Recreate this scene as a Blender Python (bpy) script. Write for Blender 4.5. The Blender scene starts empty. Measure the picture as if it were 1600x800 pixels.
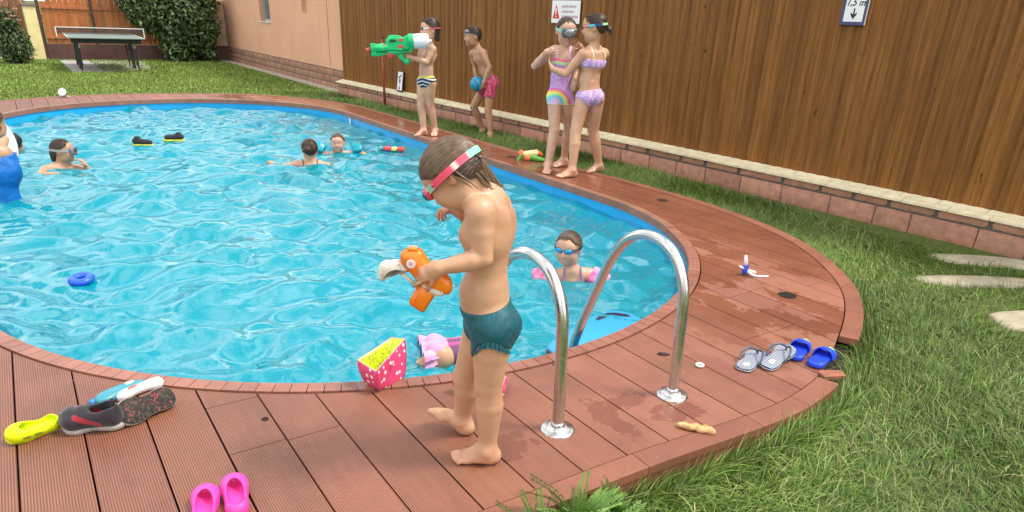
import bpy, math, random
import numpy as np
from mathutils import Vector, Matrix
random.seed(7); rng = np.random.default_rng(7)
S = bpy.context.scene; C = S.collection
# ---------------------------------------------------------------- camera
cd = bpy.data.cameras.new("camera"); cam = bpy.data.objects.new("camera", cd); C.objects.link(cam); S.camera = cam
cam.matrix_world = Matrix(((0.8284788, 0.2060315, -0.5207437, 0), (-0.5586563, 0.3689209, -0.7428328, 0), (0.0390663, 0.9063379, 0.4207439, 1.35), (0, 0, 0, 1)))
cd.sensor_width = 36; cd.lens = 36 * 1077 / 1600; cd.shift_y = 130 / 1600; cd.clip_start = .05; cd.clip_end = 2000
# ---------------------------------------------------------------- light
W = bpy.data.worlds.new("World"); S.world = W; W.use_nodes = True
wt = W.node_tree; wn = wt.nodes; wn.clear()
sky = wn.new('ShaderNodeTexSky'); sky.sky_type = 'NISHITA'; sky.sun_disc = False
SUN_EL, SUN_AZ = math.radians(58), math.radians(125)      # azimuth clockwise from +Y
sky.sun_elevation = SUN_EL; sky.sun_rotation = SUN_AZ; sky.air_density = 1.3; sky.dust_density = 3.0
tc = wn.new('ShaderNodeTexCoord'); nz = wn.new('ShaderNodeTexNoise'); nz.inputs['Scale'].default_value = 2.4; nz.inputs['Detail'].default_value = 5
cr = wn.new('ShaderNodeValToRGB'); cr.color_ramp.elements[0].position = .44; cr.color_ramp.elements[1].position = .55
cr.color_ramp.elements[0].color = (.06, .06, .06, 1); cr.color_ramp.elements[1].color = (1, 1, 1, 1)
cl = wn.new('ShaderNodeRGB'); cl.outputs[0].default_value = (17, 17, 17, 1)       # bright thin cloud
mx = wn.new('ShaderNodeMix'); mx.data_type = 'RGBA'
bg = wn.new('ShaderNodeBackground'); bg.inputs[1].default_value = .10
out = wn.new('ShaderNodeOutputWorld'); L = wt.links.new
L(tc.outputs['Generated'], nz.inputs['Vector']); L(nz.outputs['Fac'], cr.inputs[0]); L(cr.outputs[0], mx.inputs[0])
L(sky.outputs[0], mx.inputs[6]); L(cl.outputs[0], mx.inputs[7]); L(mx.outputs[2], bg.inputs[0]); L(bg.outputs[0], out.inputs[0])
sl = bpy.data.lights.new("sun", 'SUN'); sl.energy = 2.5; sl.angle = math.radians(12); sl.color = (1, .95, .86)
so = bpy.data.objects.new("sun", sl); C.objects.link(so)
sd = Vector((math.sin(SUN_AZ) * math.cos(SUN_EL), math.cos(SUN_AZ) * math.cos(SUN_EL), math.sin(SUN_EL)))
so.rotation_euler = sd.to_track_quat('Z', 'Y').to_euler(); so.location = (0, 0, 30)
S.view_settings.view_transform = 'Standard'; S.view_settings.look = 'None'; S.view_settings.gamma = 1
S.view_settings.use_curve_mapping = False; S.view_settings.exposure = 0.46
S.render.engine = 'CYCLES'; S.cycles.sample_clamp_direct = 12; S.cycles.sample_clamp_indirect = 3; S.cycles.max_bounces = 8; S.cycles.transparent_max_bounces = 8
# ---------------------------------------------------------------- helpers
V = lambda *a: np.array(a, float)
def nrm(v): v = np.asarray(v, float); return v / (np.linalg.norm(v) + 1e-12)
def mesh(verts, faces, smooth=False, col=None, matidx=None):
    """verts Nx3; faces = array (n,3|4) or list of tuples"""
    me = bpy.data.meshes.new("m"); verts = np.asarray(verts, np.float32).reshape(-1, 3)
    if isinstance(faces, np.ndarray):
        k = faces.shape[1]; n = len(faces)
        me.vertices.add(len(verts)); me.vertices.foreach_set('co', verts.ravel())
        me.loops.add(n * k); me.loops.foreach_set('vertex_index', faces.astype(np.int32).ravel())
        me.polygons.add(n); me.polygons.foreach_set('loop_start', np.arange(0, n * k, k, dtype=np.int32))
        me.update(calc_edges=True); me.validate()
    else:
        me.from_pydata(verts.tolist(), [], [tuple(f) for f in faces])
    if smooth: me.polygons.foreach_set('use_smooth', np.ones(len(me.polygons), bool))
    if matidx is not None: me.polygons.foreach_set('material_index', np.asarray(matidx, np.int32))
    if col is not None:
        a = me.color_attributes.new('Col', 'FLOAT_COLOR', 'POINT'); c = np.ones((len(verts), 4), np.float32); c[:, :3] = col
        a.data.foreach_set('color', c.ravel())
    me.update(); return me
ORG = {}
def thing(name, label, cat, loc=(0, 0, 0), rot=(0, 0, 0), group=None, world=False):
    o = bpy.data.objects.new(name, None); C.objects.link(o); o.empty_display_size = .1
    o.location = loc; o.rotation_euler = rot; ORG[o.name] = np.array(loc, float) if world else np.zeros(3)
    tag(o, label, cat, group); return o
def tag(o, label=None, cat=None, group=None, kind=None):
    if label: o['label'] = label
    if cat: o['category'] = cat
    if group: o['group'] = group
    if kind: o['kind'] = kind
    return o
def mk(name, vf, mat, parent=None, smooth=False, col=None, loc=None, rot=None, matidx=None, label=None, auto=None):
    v, f = vf; v = np.asarray(v, float).reshape(-1, 3)
    if parent is not None: v = v - ORG[parent.name]
    elif loc is None:
        org = V((v[:, 0].min() + v[:, 0].max()) / 2, (v[:, 1].min() + v[:, 1].max()) / 2, v[:, 2].min()); v = v - org
    me = mesh(v, f, smooth, col, matidx); me.name = name
    for m in (mat if isinstance(mat, (list, tuple)) else [mat]): me.materials.append(m)
    o = bpy.data.objects.new(name, me); C.objects.link(o)
    if parent is not None: o.parent = parent; ORG[o.name] = ORG[parent.name]
    elif loc is None: o.location = org; ORG[o.name] = org
    else: o.location = loc; ORG[o.name] = np.zeros(3)
    if rot: o.rotation_euler = rot
    if label: o['label'] = label
    if auto:
        for p in me.polygons: p.use_smooth = True
        me.set_sharp_from_angle(angle=math.radians(auto))
    return o
def join(*vfs):
    vs, fs, n = [], [], 0
    for v, f in vfs:
        v = np.asarray(v, float).reshape(-1, 3); vs.append(v); fs += [tuple(int(i) + n for i in q) for q in f]; n += len(v)
    return np.vstack(vs), fs
def box(x0, x1, y0, y1, z0, z1):
    v = [(x, y, z) for z in (z0, z1) for y in (y0, y1) for x in (x0, x1)]
    return np.array(v, float), [(0, 2, 3, 1), (4, 5, 7, 6), (0, 1, 5, 4), (2, 6, 7, 3), (0, 4, 6, 2), (1, 3, 7, 5)]
def bbox(x0, x1, y0, y1, z0, z1, b=.004):
    """bevelled box (chamfered on all edges)"""
    c = V((x0 + x1) / 2, (y0 + y1) / 2, (z0 + z1) / 2); h = V(x1 - x0, y1 - y0, z1 - z0) / 2; b = min(b, h.min() * .9)
    return rbox(c, h, b, 1)
def rbox(c, h, r, n=2):
    """rounded box via projected subdivided cube"""
    m = n + 1; pts = {}; vs = []; fs = []
    t = [-1 + 0j] ; seq = []
    for s in (-1, 1):
        for i in range(m): seq.append((s, i))
    def coord(q, hh):
        s, i = q; a = (i / n) * math.pi / 2 if n else 0
        return s, i
    # per axis samples: corner offsets
    vals = [(-1, -math.cos(math.pi / 2 * i / n)) for i in range(n + 1)][::1]
    A = [(-1, -math.tan(math.pi / 4 * (n - i) / n)) for i in range(n + 1)] + [(1, math.tan(math.pi / 4 * i / n)) for i in range(n + 1)]
    K = len(A)
    def vid(u):
        if u not in pts:
            d = V(*[A[i][1] for i in u]); s = V(*[A[i][0] for i in u])
            d = d / np.linalg.norm(d); pts[u] = len(vs); vs.append(np.asarray(c) + s * (np.asarray(h) - r) + d * r)
        return pts[u]
    e0, e1 = 0, K - 1
    for ax in range(3):
        for e in (e0, e1):
            for i in range(K - 1):
                for j in range(K - 1):
                    def U(a, b):
                        u = [0, 0, 0]; u[ax] = e; u[(ax + 1) % 3] = a; u[(ax + 2) % 3] = b; return tuple(u)
                    q = [vid(U(i, j)), vid(U(i + 1, j)), vid(U(i + 1, j + 1)), vid(U(i, j + 1))]
                    fs.append(tuple(q if e == e1 else q[::-1]))
    return np.array(vs), fs
def mks(name, vfs, mat, parent, **k):
    """each piece its own object"""
    return [mk(name, vf, mat, parent, **k) for vf in vfs]
def xf(vf, M):
    v, f = vf; M = np.array(M); v = np.asarray(v, float); return v @ M[:3, :3].T + M[:3, 3], f
def rotm(ax, deg): return Matrix.Rotation(math.radians(deg), 4, ax)
def trm(x, y, z): return Matrix.Translation((x, y, z))
def frames(P):
    P = np.asarray(P, float); T = np.gradient(P, axis=0); T /= np.linalg.norm(T, axis=1)[:, None] + 1e-12
    up = V(0, 0, 1) if abs(T[0][2]) < .9 else V(1, 0, 0); N = []; n = nrm(np.cross(T[0], up))
    for t in T:
        n = nrm(n - t * n.dot(t)); N.append(n)
    N = np.array(N); return P, T, N, np.cross(T, N)
def tube(P, r, n=8, cap=True, flat=1.0):
    P, T, N, B = frames(P); r = np.broadcast_to(np.asarray(r, float), (len(P),)); a = np.linspace(0, 2 * np.pi, n, endpoint=False)
    v = (P[:, None] + r[:, None, None] * (np.cos(a)[None, :, None] * N[:, None] + flat * np.sin(a)[None, :, None] * B[:, None])).reshape(-1, 3)
    f = []
    for i in range(len(P) - 1):
        for j in range(n): k = (j + 1) % n; f.append((i * n + j, i * n + k, (i + 1) * n + k, (i + 1) * n + j))
    if cap: f.append(tuple(range(n))[::-1]); f.append(tuple((len(P) - 1) * n + j for j in range(n)))
    return v, f
def lathe(prof, n=24, c=(0, 0, 0)):
    v = []; f = []; m = len(prof)
    for r, z in prof:
        for j in range(n): a = 2 * math.pi * j / n; v.append((c[0] + r * math.cos(a), c[1] + r * math.sin(a), c[2] + z))
    for i in range(m - 1):
        for j in range(n): k = (j + 1) % n; f.append((i * n + j, i * n + k, (i + 1) * n + k, (i + 1) * n + j))
    return np.array(v), f
def sphere(c, r, n=16, sc=(1, 1, 1)):
    prof = [(max(r * math.sin(math.pi * i / n), 1e-5), -r * math.cos(math.pi * i / n)) for i in range(n + 1)]
    v, f = lathe(prof, n * 2); return v * np.array(sc) + np.array(c), f
def spline(pts, n=8, closed=False):
    P = np.array(pts, float); m = len(P); out = []
    rngi = range(m if closed else m - 1)
    for i in rngi:
        if closed: a, b, c_, d = P[(i - 1) % m], P[i], P[(i + 1) % m], P[(i + 2) % m]
        else: a, b, c_, d = P[max(i - 1, 0)], P[i], P[i + 1], P[min(i + 2, m - 1)]
        for t in np.linspace(0, 1, n, endpoint=False):
            out.append(.5 * ((2 * b) + (-a + c_) * t + (2 * a - 5 * b + 4 * c_ - d) * t * t + (-a + 3 * b - 3 * c_ + d) * t ** 3))
    if not closed: out.append(P[-1])
    return np.array(out)
def prism(poly, z0, z1):
    n = len(poly); v = [(p[0], p[1], z0) for p in poly] + [(p[0], p[1], z1) for p in poly]
    f = [tuple(range(n))[::-1], tuple(range(n, 2 * n))] + [(i, (i + 1) % n, n + (i + 1) % n, n + i) for i in range(n)]
    return np.array(v, float), f
# ---------------------------------------------------------------- materials
def M(name, col, rough=.5, metal=0, spec=.5, sss=0, coat=0, trans=0, ior=1.45, attr=False, noise=None, bump=None, emit=None, tint2=None, stretch=(1, 1, 1), sheen=0):
    """noise=(scale, amount, detail): multiply colour by noise. bump=(scale,strength,dist[,detail]). tint2 = second colour mixed by noise"""
    m = bpy.data.materials.new(name); m.use_nodes = True; nt = m.node_tree; b = nt.nodes['Principled BSDF']; Lk = nt.links.new
    b.inputs['Base Color'].default_value = (*col, 1); b.inputs['Roughness'].default_value = rough; b.inputs['Metallic'].default_value = metal
    b.inputs['Specular IOR Level'].default_value = spec; b.inputs['IOR'].default_value = ior
    if sss: b.inputs['Subsurface Weight'].default_value = sss; b.inputs['Subsurface Radius'].default_value = (.012, .004, .002); b.inputs['Subsurface Scale'].default_value = 1
    if coat: b.inputs['Coat Weight'].default_value = coat; b.inputs['Coat Roughness'].default_value = .1
    if trans: b.inputs['Transmission Weight'].default_value = trans
    if sheen: b.inputs['Sheen Weight'].default_value = sheen
    if emit: b.inputs['Emission Color'].default_value = (*emit, 1); b.inputs['Emission Strength'].default_value = 1
    t = nt.nodes.new('ShaderNodeTexCoord'); mp = nt.nodes.new('ShaderNodeMapping'); Lk(t.outputs['Object'], mp.inputs[0]); mp.inputs['Scale'].default_value = stretch
    src = None
    if attr:
        a = nt.nodes.new('ShaderNodeAttribute'); a.attribute_name = 'Col'; src = a.outputs['Color']; Lk(src, b.inputs['Base Color'])
    if noise:
        n = nt.nodes.new('ShaderNodeTexNoise'); n.inputs['Scale'].default_value = noise[0]; n.inputs['Detail'].default_value = noise[2] if len(noise) > 2 else 4
        Lk(mp.outputs[0], n.inputs['Vector'])
        r = nt.nodes.new('ShaderNodeValToRGB'); r.color_ramp.elements[0].position = .3; r.color_ramp.elements[1].position = .7
        Lk(n.outputs['Fac'], r.inputs[0])
        x = nt.nodes.new('ShaderNodeMix'); x.data_type = 'RGBA'
        if tint2: r.color_ramp.elements[0].color = (*col, 1); r.color_ramp.elements[1].color = (*tint2, 1); Lk(r.outputs[0], b.inputs['Base Color'])
        else:
            lo = 1 - noise[1]; hi = 1 + noise[1] * .6
            r.color_ramp.elements[0].color = (lo, lo, lo, 1); r.color_ramp.elements[1].color = (hi, hi, hi, 1)
            x.blend_type = 'MULTIPLY'; x.inputs[0].default_value = 1
            if src: Lk(src, x.inputs[6])
            else: x.inputs[6].default_value = (*col, 1)
            Lk(r.outputs[0], x.inputs[7]); Lk(x.outputs[2], b.inputs['Base Color'])
    if bump:
        n = nt.nodes.new('ShaderNodeTexNoise'); n.inputs['Scale'].default_value = bump[0]; n.inputs['Detail'].default_value = bump[3] if len(bump) > 3 else 4
        Lk(mp.outputs[0], n.inputs['Vector']); bp = nt.nodes.new('ShaderNodeBump'); bp.inputs['Strength'].default_value = bump[1]; bp.inputs['Distance'].default_value = bump[2]
        Lk(n.outputs['Fac'], bp.inputs['Height']); Lk(bp.outputs[0], b.inputs['Normal'])
    return m
class NT:
    """small node-graph builder"""
    def __init__(s, name):
        s.m = bpy.data.materials.new(name); s.m.use_nodes = True; s.t = s.m.node_tree; s.b = s.t.nodes['Principled BSDF']
        tcn = s.t.nodes.new('ShaderNodeTexCoord'); s.obj = tcn.outputs['Object']
    def n(s, typ, **k):
        x = s.t.nodes.new(typ)
        for a, b in k.items(): setattr(x, a, b)
        return x
    def l(s, a, b): s.t.links.new(a, b)
    def set(s, inp, v):
        if isinstance(v, (int, float)): inp.default_value = v
        elif isinstance(v, tuple): inp.default_value = v if len(v) != 3 or inp.type == 'VECTOR' else (*v, 1)
        else: s.l(v, inp)
    def map(s, scale=(1, 1, 1), loc=(0, 0, 0), rot=(0, 0, 0), src=None):
        x = s.n('ShaderNodeMapping'); x.inputs['Scale'].default_value = scale; x.inputs['Location'].default_value = loc; x.inputs['Rotation'].default_value = rot
        s.l(src or s.obj, x.inputs[0]); return x.outputs[0]
    def noise(s, vec, scale, detail=4, rough=.5, dist=0):
        x = s.n('ShaderNodeTexNoise'); s.l(vec, x.inputs['Vector']); x.inputs['Scale'].default_value = scale; x.inputs['Detail'].default_value = detail
        x.inputs['Roughness'].default_value = rough; x.inputs['Distortion'].default_value = dist; return x.outputs['Fac']
    def ramp(s, f, stops):
        x = s.n('ShaderNodeValToRGB'); e = x.color_ramp.elements
        while len(e) < len(stops): e.new(.5)
        for q, (p, c_) in zip(e, stops): q.position = p; q.color = (*c_, 1) if isinstance(c_, tuple) else (c_, c_, c_, 1)
        s.l(f, x.inputs[0]); return x.outputs[0]
    def math(s, op, a, b=0., c_=None, clamp=False):
        x = s.n('ShaderNodeMath', operation=op); x.use_clamp = clamp; s.set(x.inputs[0], a); s.set(x.inputs[1], b)
        if c_ is not None: s.set(x.inputs[2], c_)
        return x.outputs[0]
    def mix(s, f, a, b, mode='MIX'):
        x = s.n('ShaderNodeMix', data_type='RGBA', blend_type=mode); s.set(x.inputs[0], f); s.set(x.inputs[6], a); s.set(x.inputs[7], b); return x.outputs[2]
    def xyz(s, vec=None):
        x = s.n('ShaderNodeSeparateXYZ'); s.l(vec or s.obj, x.inputs[0]); return x.outputs
    def attr(s, nm='Col'):
        x = s.n('ShaderNodeAttribute', attribute_name=nm); return x.outputs['Color']
    def bump(s, h, strength=.5, dist=.01):
        x = s.n('ShaderNodeBump'); x.inputs['Strength'].default_value = strength; x.inputs['Distance'].default_value = dist; s.l(h, x.inputs['Height']); s.l(x.outputs[0], s.b.inputs['Normal']); return x
    def out(s, col=None, rough=None, **k):
        if col is not None: s.set(s.b.inputs['Base Color'], col)
        if rough is not None: s.set(s.b.inputs['Roughness'], rough)
        for a, b in k.items(): s.set(s.b.inputs[a.replace('_', ' ')], b)
        return s.m
# ================================================================ SETTING
GZ = -.12; WZ = -.13
PCX, PR, PY0, PY1 = 1.76, 2.2, 4.35, 10.15
def stadium(off=0, n=48, segs=12):
    r = PR + off; p = []
    for i in range(n + 1): a = math.pi + math.pi * i / n; p.append((PCX + r * math.cos(a), PY0 + r * math.sin(a)))
    for i in range(1, segs): p.append((PCX + r, PY0 + (PY1 - PY0) * i / segs))
    for i in range(n + 1): a = math.pi * i / n; p.append((PCX + r * math.cos(a), PY1 + r * math.sin(a)))
    for i in range(1, segs): p.append((PCX - r, PY1 + (PY0 - PY1) * i / segs))
    return np.array(p)
near_out = [(-1.0, 2.3), (-.55, 1.62), (.2, 1.33), (.88, 1.315), (1.5, 1.305), (2.06, 1.27), (2.36, 1.275), (2.69, 1.345), (3.07, 1.51), (3.49, 1.73), (3.83, 1.98), (4.15, 2.34), (4.40, 2.75), (4.57, 3.26), (4.66, 3.9),
            (4.65, 4.7), (4.57, 5.6), (4.54, 6.6), (4.53, 8.1), (4.51, 9.6), (4.42, 11.2), (3.98, 12.2), (3.4, 12.85), (2.44, 13.25), (1.49, 13.33), (.59, 13.2), (-.3, 12.65), (-.95, 11.7), (-1.25, 10.2), (-1.3, 7), (-1.3, 4.2), (-1.2, 3.1)]
OUT = spline(near_out, 6, closed=True)
def crossings(poly, x):
    ys = []
    n = len(poly)
    for i in range(n):
        a, b = poly[i], poly[(i + 1) % n]
        if (a[0] - x) * (b[0] - x) < 0: ys.append(a[1] + (b[1] - a[1]) * (x - a[0]) / (b[0] - a[0]))
    return sorted(ys)
def inside(poly, x, y):
    x = np.asarray(x); y = np.asarray(y); c_ = np.zeros(x.shape, bool); n = len(poly)
    for i in range(n):
        a, b = poly[i], poly[(i + 1) % n]
        if a[1] == b[1]: continue
        t = ((a[1] > y) != (b[1] > y)) & (x < (b[0] - a[0]) * (y - a[1]) / (b[1] - a[1]) + a[0]); c_ ^= t
    return c_
# ---- ground
g = NT('lawn_soil'); n1 = g.noise(g.map(), 1.3, 5); n2 = g.noise(g.map(), 22, 6, .7); n3 = g.noise(g.map(), 160, 3, .7)
c1 = g.ramp(n1, [(.35, (.085, .125, .025)), (.65, (.19, .18, .07))]); c2 = g.ramp(n2, [(.32, (.035, .060, .014)), (.6, (.105, .155, .032)), (.78, (.17, .17, .07))])
g.bump(n2, .8, .03); m_lawn = g.out(g.mix(.6, c1, c2), .9, Specular_IOR_Level=.15)
def grid_sheet(x0, x1, y0, y1, z, step):
    nx = max(2, int((x1 - x0) / step)); ny = max(2, int((y1 - y0) / step)); X, Yg = np.meshgrid(np.linspace(x0, x1, nx), np.linspace(y0, y1, ny))
    v = np.stack([X.ravel(), Yg.ravel(), np.full(X.size, z)], 1); i = np.arange(nx * ny).reshape(ny, nx)
    return v, np.stack([i[:-1, :-1].ravel(), i[:-1, 1:].ravel(), i[1:, 1:].ravel(), i[1:, :-1].ravel()], 1)
# ground has a hole where the pool basin and deck are
hole = [(float(a), float(b)) for a, b in stadium(.25, 24, 4)]
def ring_sheet(inner, R, z):
    inner = np.array(inner); c_ = V(1.76, 7.2); n = len(inner); outp = []
    for p in inner: d = nrm(p - c_); outp.append(c_ + d * R)
    mids = [inner + (np.array(outp) - inner) * t for t in (0, .004, .02, .1, 1)]
    v = np.vstack([np.c_[m_, np.full(n, z)] for m_ in mids]); f = []
    for k in range(len(mids) - 1):
        for i in range(n): j = (i + 1) % n; f.append((k * n + i, (k + 1) * n + i, (k + 1) * n + j, k * n + j)[::-1])
    return v, f
tag(mk('ground', ring_sheet(hole, 700, GZ), m_lawn), kind='structure')
# ---- pool basin
b = NT('pool_liner'); nb = b.noise(b.map(), 2.5, 3)
zz = b.xyz()[2]
wall_c = b.ramp(nb, [(.3, (.010, .33, .70)), (.7, (.018, .40, .78))]); m_liner = b.out(b.mix(b.math('GREATER_THAN', zz, .08), (.008, .52, .60), wall_c), .35)
st = stadium(0, 48, 12); n = len(st); bot = []
v = np.vstack([np.c_[st, np.full(n, -.02)], np.c_[st, np.full(n, -1.25)], np.c_[stadium(-.12, 48, 12), np.full(n, -1.35)]])
f = [(k * n + i, k * n + (i + 1) % n, (k + 1) * n + (i + 1) % n, (k + 1) * n + i) for k in range(2) for i in range(n)]
f.append(tuple(range(2 * n, 3 * n)))
bo = mk('pool_basin', (v, f), m_liner, smooth=False); tag(bo, kind='structure')
# ---- water surface
w = NT('pool_water'); wv = w.map((1, 1, 1)); h1 = w.noise(wv, 7, 3, .5, .8)
w.bump(h1, .5, .014)
wm = w.out((.012, .55, .67), .015, Transmission_Weight=.66, IOR=1.5)
w.b.inputs['Specular IOR Level'].default_value = 1.0
step = .026; X, Yg = np.meshgrid(np.arange(PCX - PR - .05, PCX + PR + .05, step), np.arange(PY0 - PR - .05, PY1 + PR + .05, step))
def wave_height(X, Y):
    r = np.random.default_rng(3); Hh = np.zeros_like(X)
    Xw = X + .10 * np.sin(2.1 * Y + .7) + .06 * np.sin(4.3 * X + 3.1 * Y); Yw = Y + .10 * np.sin(2.6 * X + 1.1) + .05 * np.sin(5.7 * X - 2.7 * Y)
    for i in range(90):
        lam = .26 * (4.2 ** r.random()); th = r.normal(1.08, .45); k = 2 * np.pi / lam; a = .0036 * (lam / .4) ** (1.1 if lam < .4 else .5)
        ph = r.random() * 6.28; q = np.sin(k * (math.cos(th) * Xw + math.sin(th) * Yw) + ph); Hh += a * ((1 - 2 * np.abs(q) ** 1.4) * .8 if i % 2 == 0 else q)
    return Hh
Hh = wave_height(X, Yg)
edge = np.minimum(1, np.maximum(0, (PCX + PR - X) / .9)); Hh = Hh * (.22 + .66 * edge)
Hh -= Hh.mean()
for sx_, sy_ in ((.24, 8.04), (2.41, 7.28), (2.94, 7.88), (2.63, 3.15), (-.25, 6.9), (1.5, 2.65)):       # ripples round the swimmers
    rr_ = np.hypot(X - sx_, Yg - sy_); Hh += .006 * np.sin(rr_ * 2 * np.pi / .17 + .6 * np.sin(5 * np.arctan2(Yg - sy_, X - sx_))) * np.exp(-((rr_ - .28) / .22) ** 2)
ny, nx = X.shape; idx = np.arange(nx * ny).reshape(ny, nx)
cx_ = X[:-1, :-1] + step / 2; cy_ = Yg[:-1, :-1] + step / 2
dy = np.where(cy_ < PY0, cy_ - PY0, np.where(cy_ > PY1, cy_ - PY1, 0)); keep = (np.hypot(cx_ - PCX, dy) < PR + .02).ravel()
q = np.stack([idx[:-1, :-1].ravel(), idx[:-1, 1:].ravel(), idx[1:, 1:].ravel(), idx[1:, :-1].ravel()], 1)[keep]
used = np.unique(q); rm = -np.ones(nx * ny, int); rm[used] = np.arange(len(used))
wo = mk('water', (np.stack([X.ravel(), Yg.ravel(), WZ + Hh.ravel()], 1)[used], rm[q]), wm, smooth=True); tag(wo, kind='structure')
def wz(x, y): return WZ
# ---- deck boards
d = NT('composite_deck'); xs = d.xyz()
px_ = d.math('SINE', d.math('MULTIPLY', xs[0], 2 * math.pi / .0078)); groove = d.math('MULTIPLY_ADD', px_, .5, .5)
fadex = d.math('SUBTRACT', 1.25, d.math('MULTIPLY', d.math('ABSOLUTE', d.math('ADD', xs[0], .45)), .44), clamp=True)   # grooved boards on the left, smooth ones on the right
fady = d.math('SUBTRACT', 1.0, d.math('MULTIPLY', d.math('MAXIMUM', d.math('ADD', xs[1], 5.0 - .0), 0.), .9), clamp=True)
gm = d.math('MULTIPLY', groove, fadex)
n1 = d.noise(d.map(), 3.2, 6, .6); n2 = d.noise(d.map((14, 1.2, 1)), 3, 5, .6); n3 = d.noise(d.map(), 240, 2)
bc = d.mix(1, d.attr(), d.ramp(n1, [(.28, .80), (.5, .98), (.75, 1.15)]), 'MULTIPLY')
bc = d.mix(1, bc, d.ramp(n2, [(.3, .90), (.7, 1.08)]), 'MULTIPLY')
bc = d.mix(d.math('MULTIPLY', gm, .95), bc, d.mix(1, bc, (.42, .34, .32), 'MULTIPLY'))  # groove shade painted into the board colour as dark stripes
wet = d.ramp(d.noise(d.map((1, .6, 1), (.3, .4, 0)), 3.2, 7, .68), [(.475, 0.), (.50, 1.)])
wetx = d.math('MULTIPLY', d.math('SUBTRACT', xs[0], 2.1, clamp=True), 1.2, clamp=True)
wet = d.math('MULTIPLY', wet, wetx)
dn = d.noise(d.map((1, 1, 1), (5, 5, 0)), 16, 5, .7)
for cx0, cy0, rx_, ry_ in ((1.60, 1.62, .055, .16), (1.86, 1.52, .12, .08), (1.74, 1.68, .10, .05), (1.12, 1.66, .16, .09), (2.9, 1.98, .22, .12)):      # splashes and drips by the ladder
    ex = d.math('DIVIDE', d.math('SUBTRACT', xs[0], cx0), rx_); ey = d.math('DIVIDE', d.math('SUBTRACT', xs[1], cy0), ry_)
    rr_ = d.math('ADD', d.math('ADD', d.math('MULTIPLY', ex, ex), d.math('MULTIPLY', ey, ey)), d.math('MULTIPLY', d.math('SUBTRACT', dn, .5), 5.5))
    wet = d.math('MAXIMUM', wet, d.math('LESS_THAN', rr_, .8))
far = d.math('MULTIPLY', d.math('SUBTRACT', xs[0], 3.63), 3.0, clamp=True)       # fence side walkway is wet all over
wet = d.math('MAXIMUM', wet, d.math('MULTIPLY', far, .85))
bc = d.mix(d.math('MULTIPLY', wet, .55), bc, d.mix(1, bc, (.62, .52, .48), 'MULTIPLY'))
sc_ = d.ramp(d.noise(d.map((1, 1, 1), (3, 1, 0)), 26, 5, .75), [(.70, 0.), (.75, .35)]); bc = d.mix(sc_, bc, (.50, .33, .26)); st2_ = d.ramp(d.noise(d.map((1, 1, 1), (7, 2, 0)), 4.5, 5, .7), [(.60, 0.), (.70, .30)]); bc = d.mix(st2_, bc, (.13, .06, .045))
d.bump(d.math('ADD', d.math('MULTIPLY', gm, -1.), d.math('MULTIPLY', n3, .3)), .55, .0022)
m_deck = d.out(bc, d.math('SUBTRACT', .50, d.math('MULTIPLY', wet, .33)), Specular_IOR_Level=.5)
BX0, BP, GAP = -.0515, .1925, .0062
RIM = stadium(.062, 96, 40)
cuts = {2: [2.43, 2.085], 3: [2.41, 2.075], 14: [1.83], 15: [1.825], 16: [2.25], 17: [2.26], 21: [5.2, 8.1], 20: [6.6, 9.7], 10: [], 1: [], 5: [], 19: [2.15], 22: [3.6, 6.9]}
V_, F_, COL = [], [], []
def add_poly_prism(lo, hi, xa, xb, col, z0=-.026, z1=0., ncol=7):
    """board slice between curves lo(x) and hi(x)"""
    xsn = np.linspace(xa, xb, ncol); base = len(V_)
    for x in xsn:
        for yy in (lo(x), hi(x)):
            V_.append((x, yy, z1)); V_.append((x, yy, z0))
            COL.append(col); COL.append(col)
    def I(i, j, k): return base + i * 4 + j * 2 + k
    for i in range(ncol - 1):
        F_.append((I(i, 0, 0), I(i + 1, 0, 0), I(i + 1, 1, 0), I(i, 1, 0)))
        F_.append((I(i, 0, 1), I(i + 1, 0, 1), I(i + 1, 0, 0), I(i, 0, 0)))
        F_.append((I(i, 1, 0), I(i + 1, 1, 0), I(i + 1, 1, 1), I(i, 1, 1)))
    F_.append((I(0, 0, 0), I(0, 1, 0), I(0, 1, 1), I(0, 0, 1))); F_.append((I(ncol - 1, 0, 1), I(ncol - 1, 1, 1), I(ncol - 1, 1, 0), I(ncol - 1, 0, 0)))
def offset_poly(P, dist):
    n = len(P); o = []
    for i in range(n):
        t = nrm(P[(i + 1) % n] - P[i - 1]); nn = V(-t[1], t[0]); o.append(P[i] + nn * dist)      # OUT runs anticlockwise
    return np.array(o)
INN = offset_poly(OUT, .095)
def yat(poly, x, which, default):
    ys = crossings(poly, x); return ys[which] if len(ys) >= 2 else default
BREAK = V(2.95, 1.36)
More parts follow.
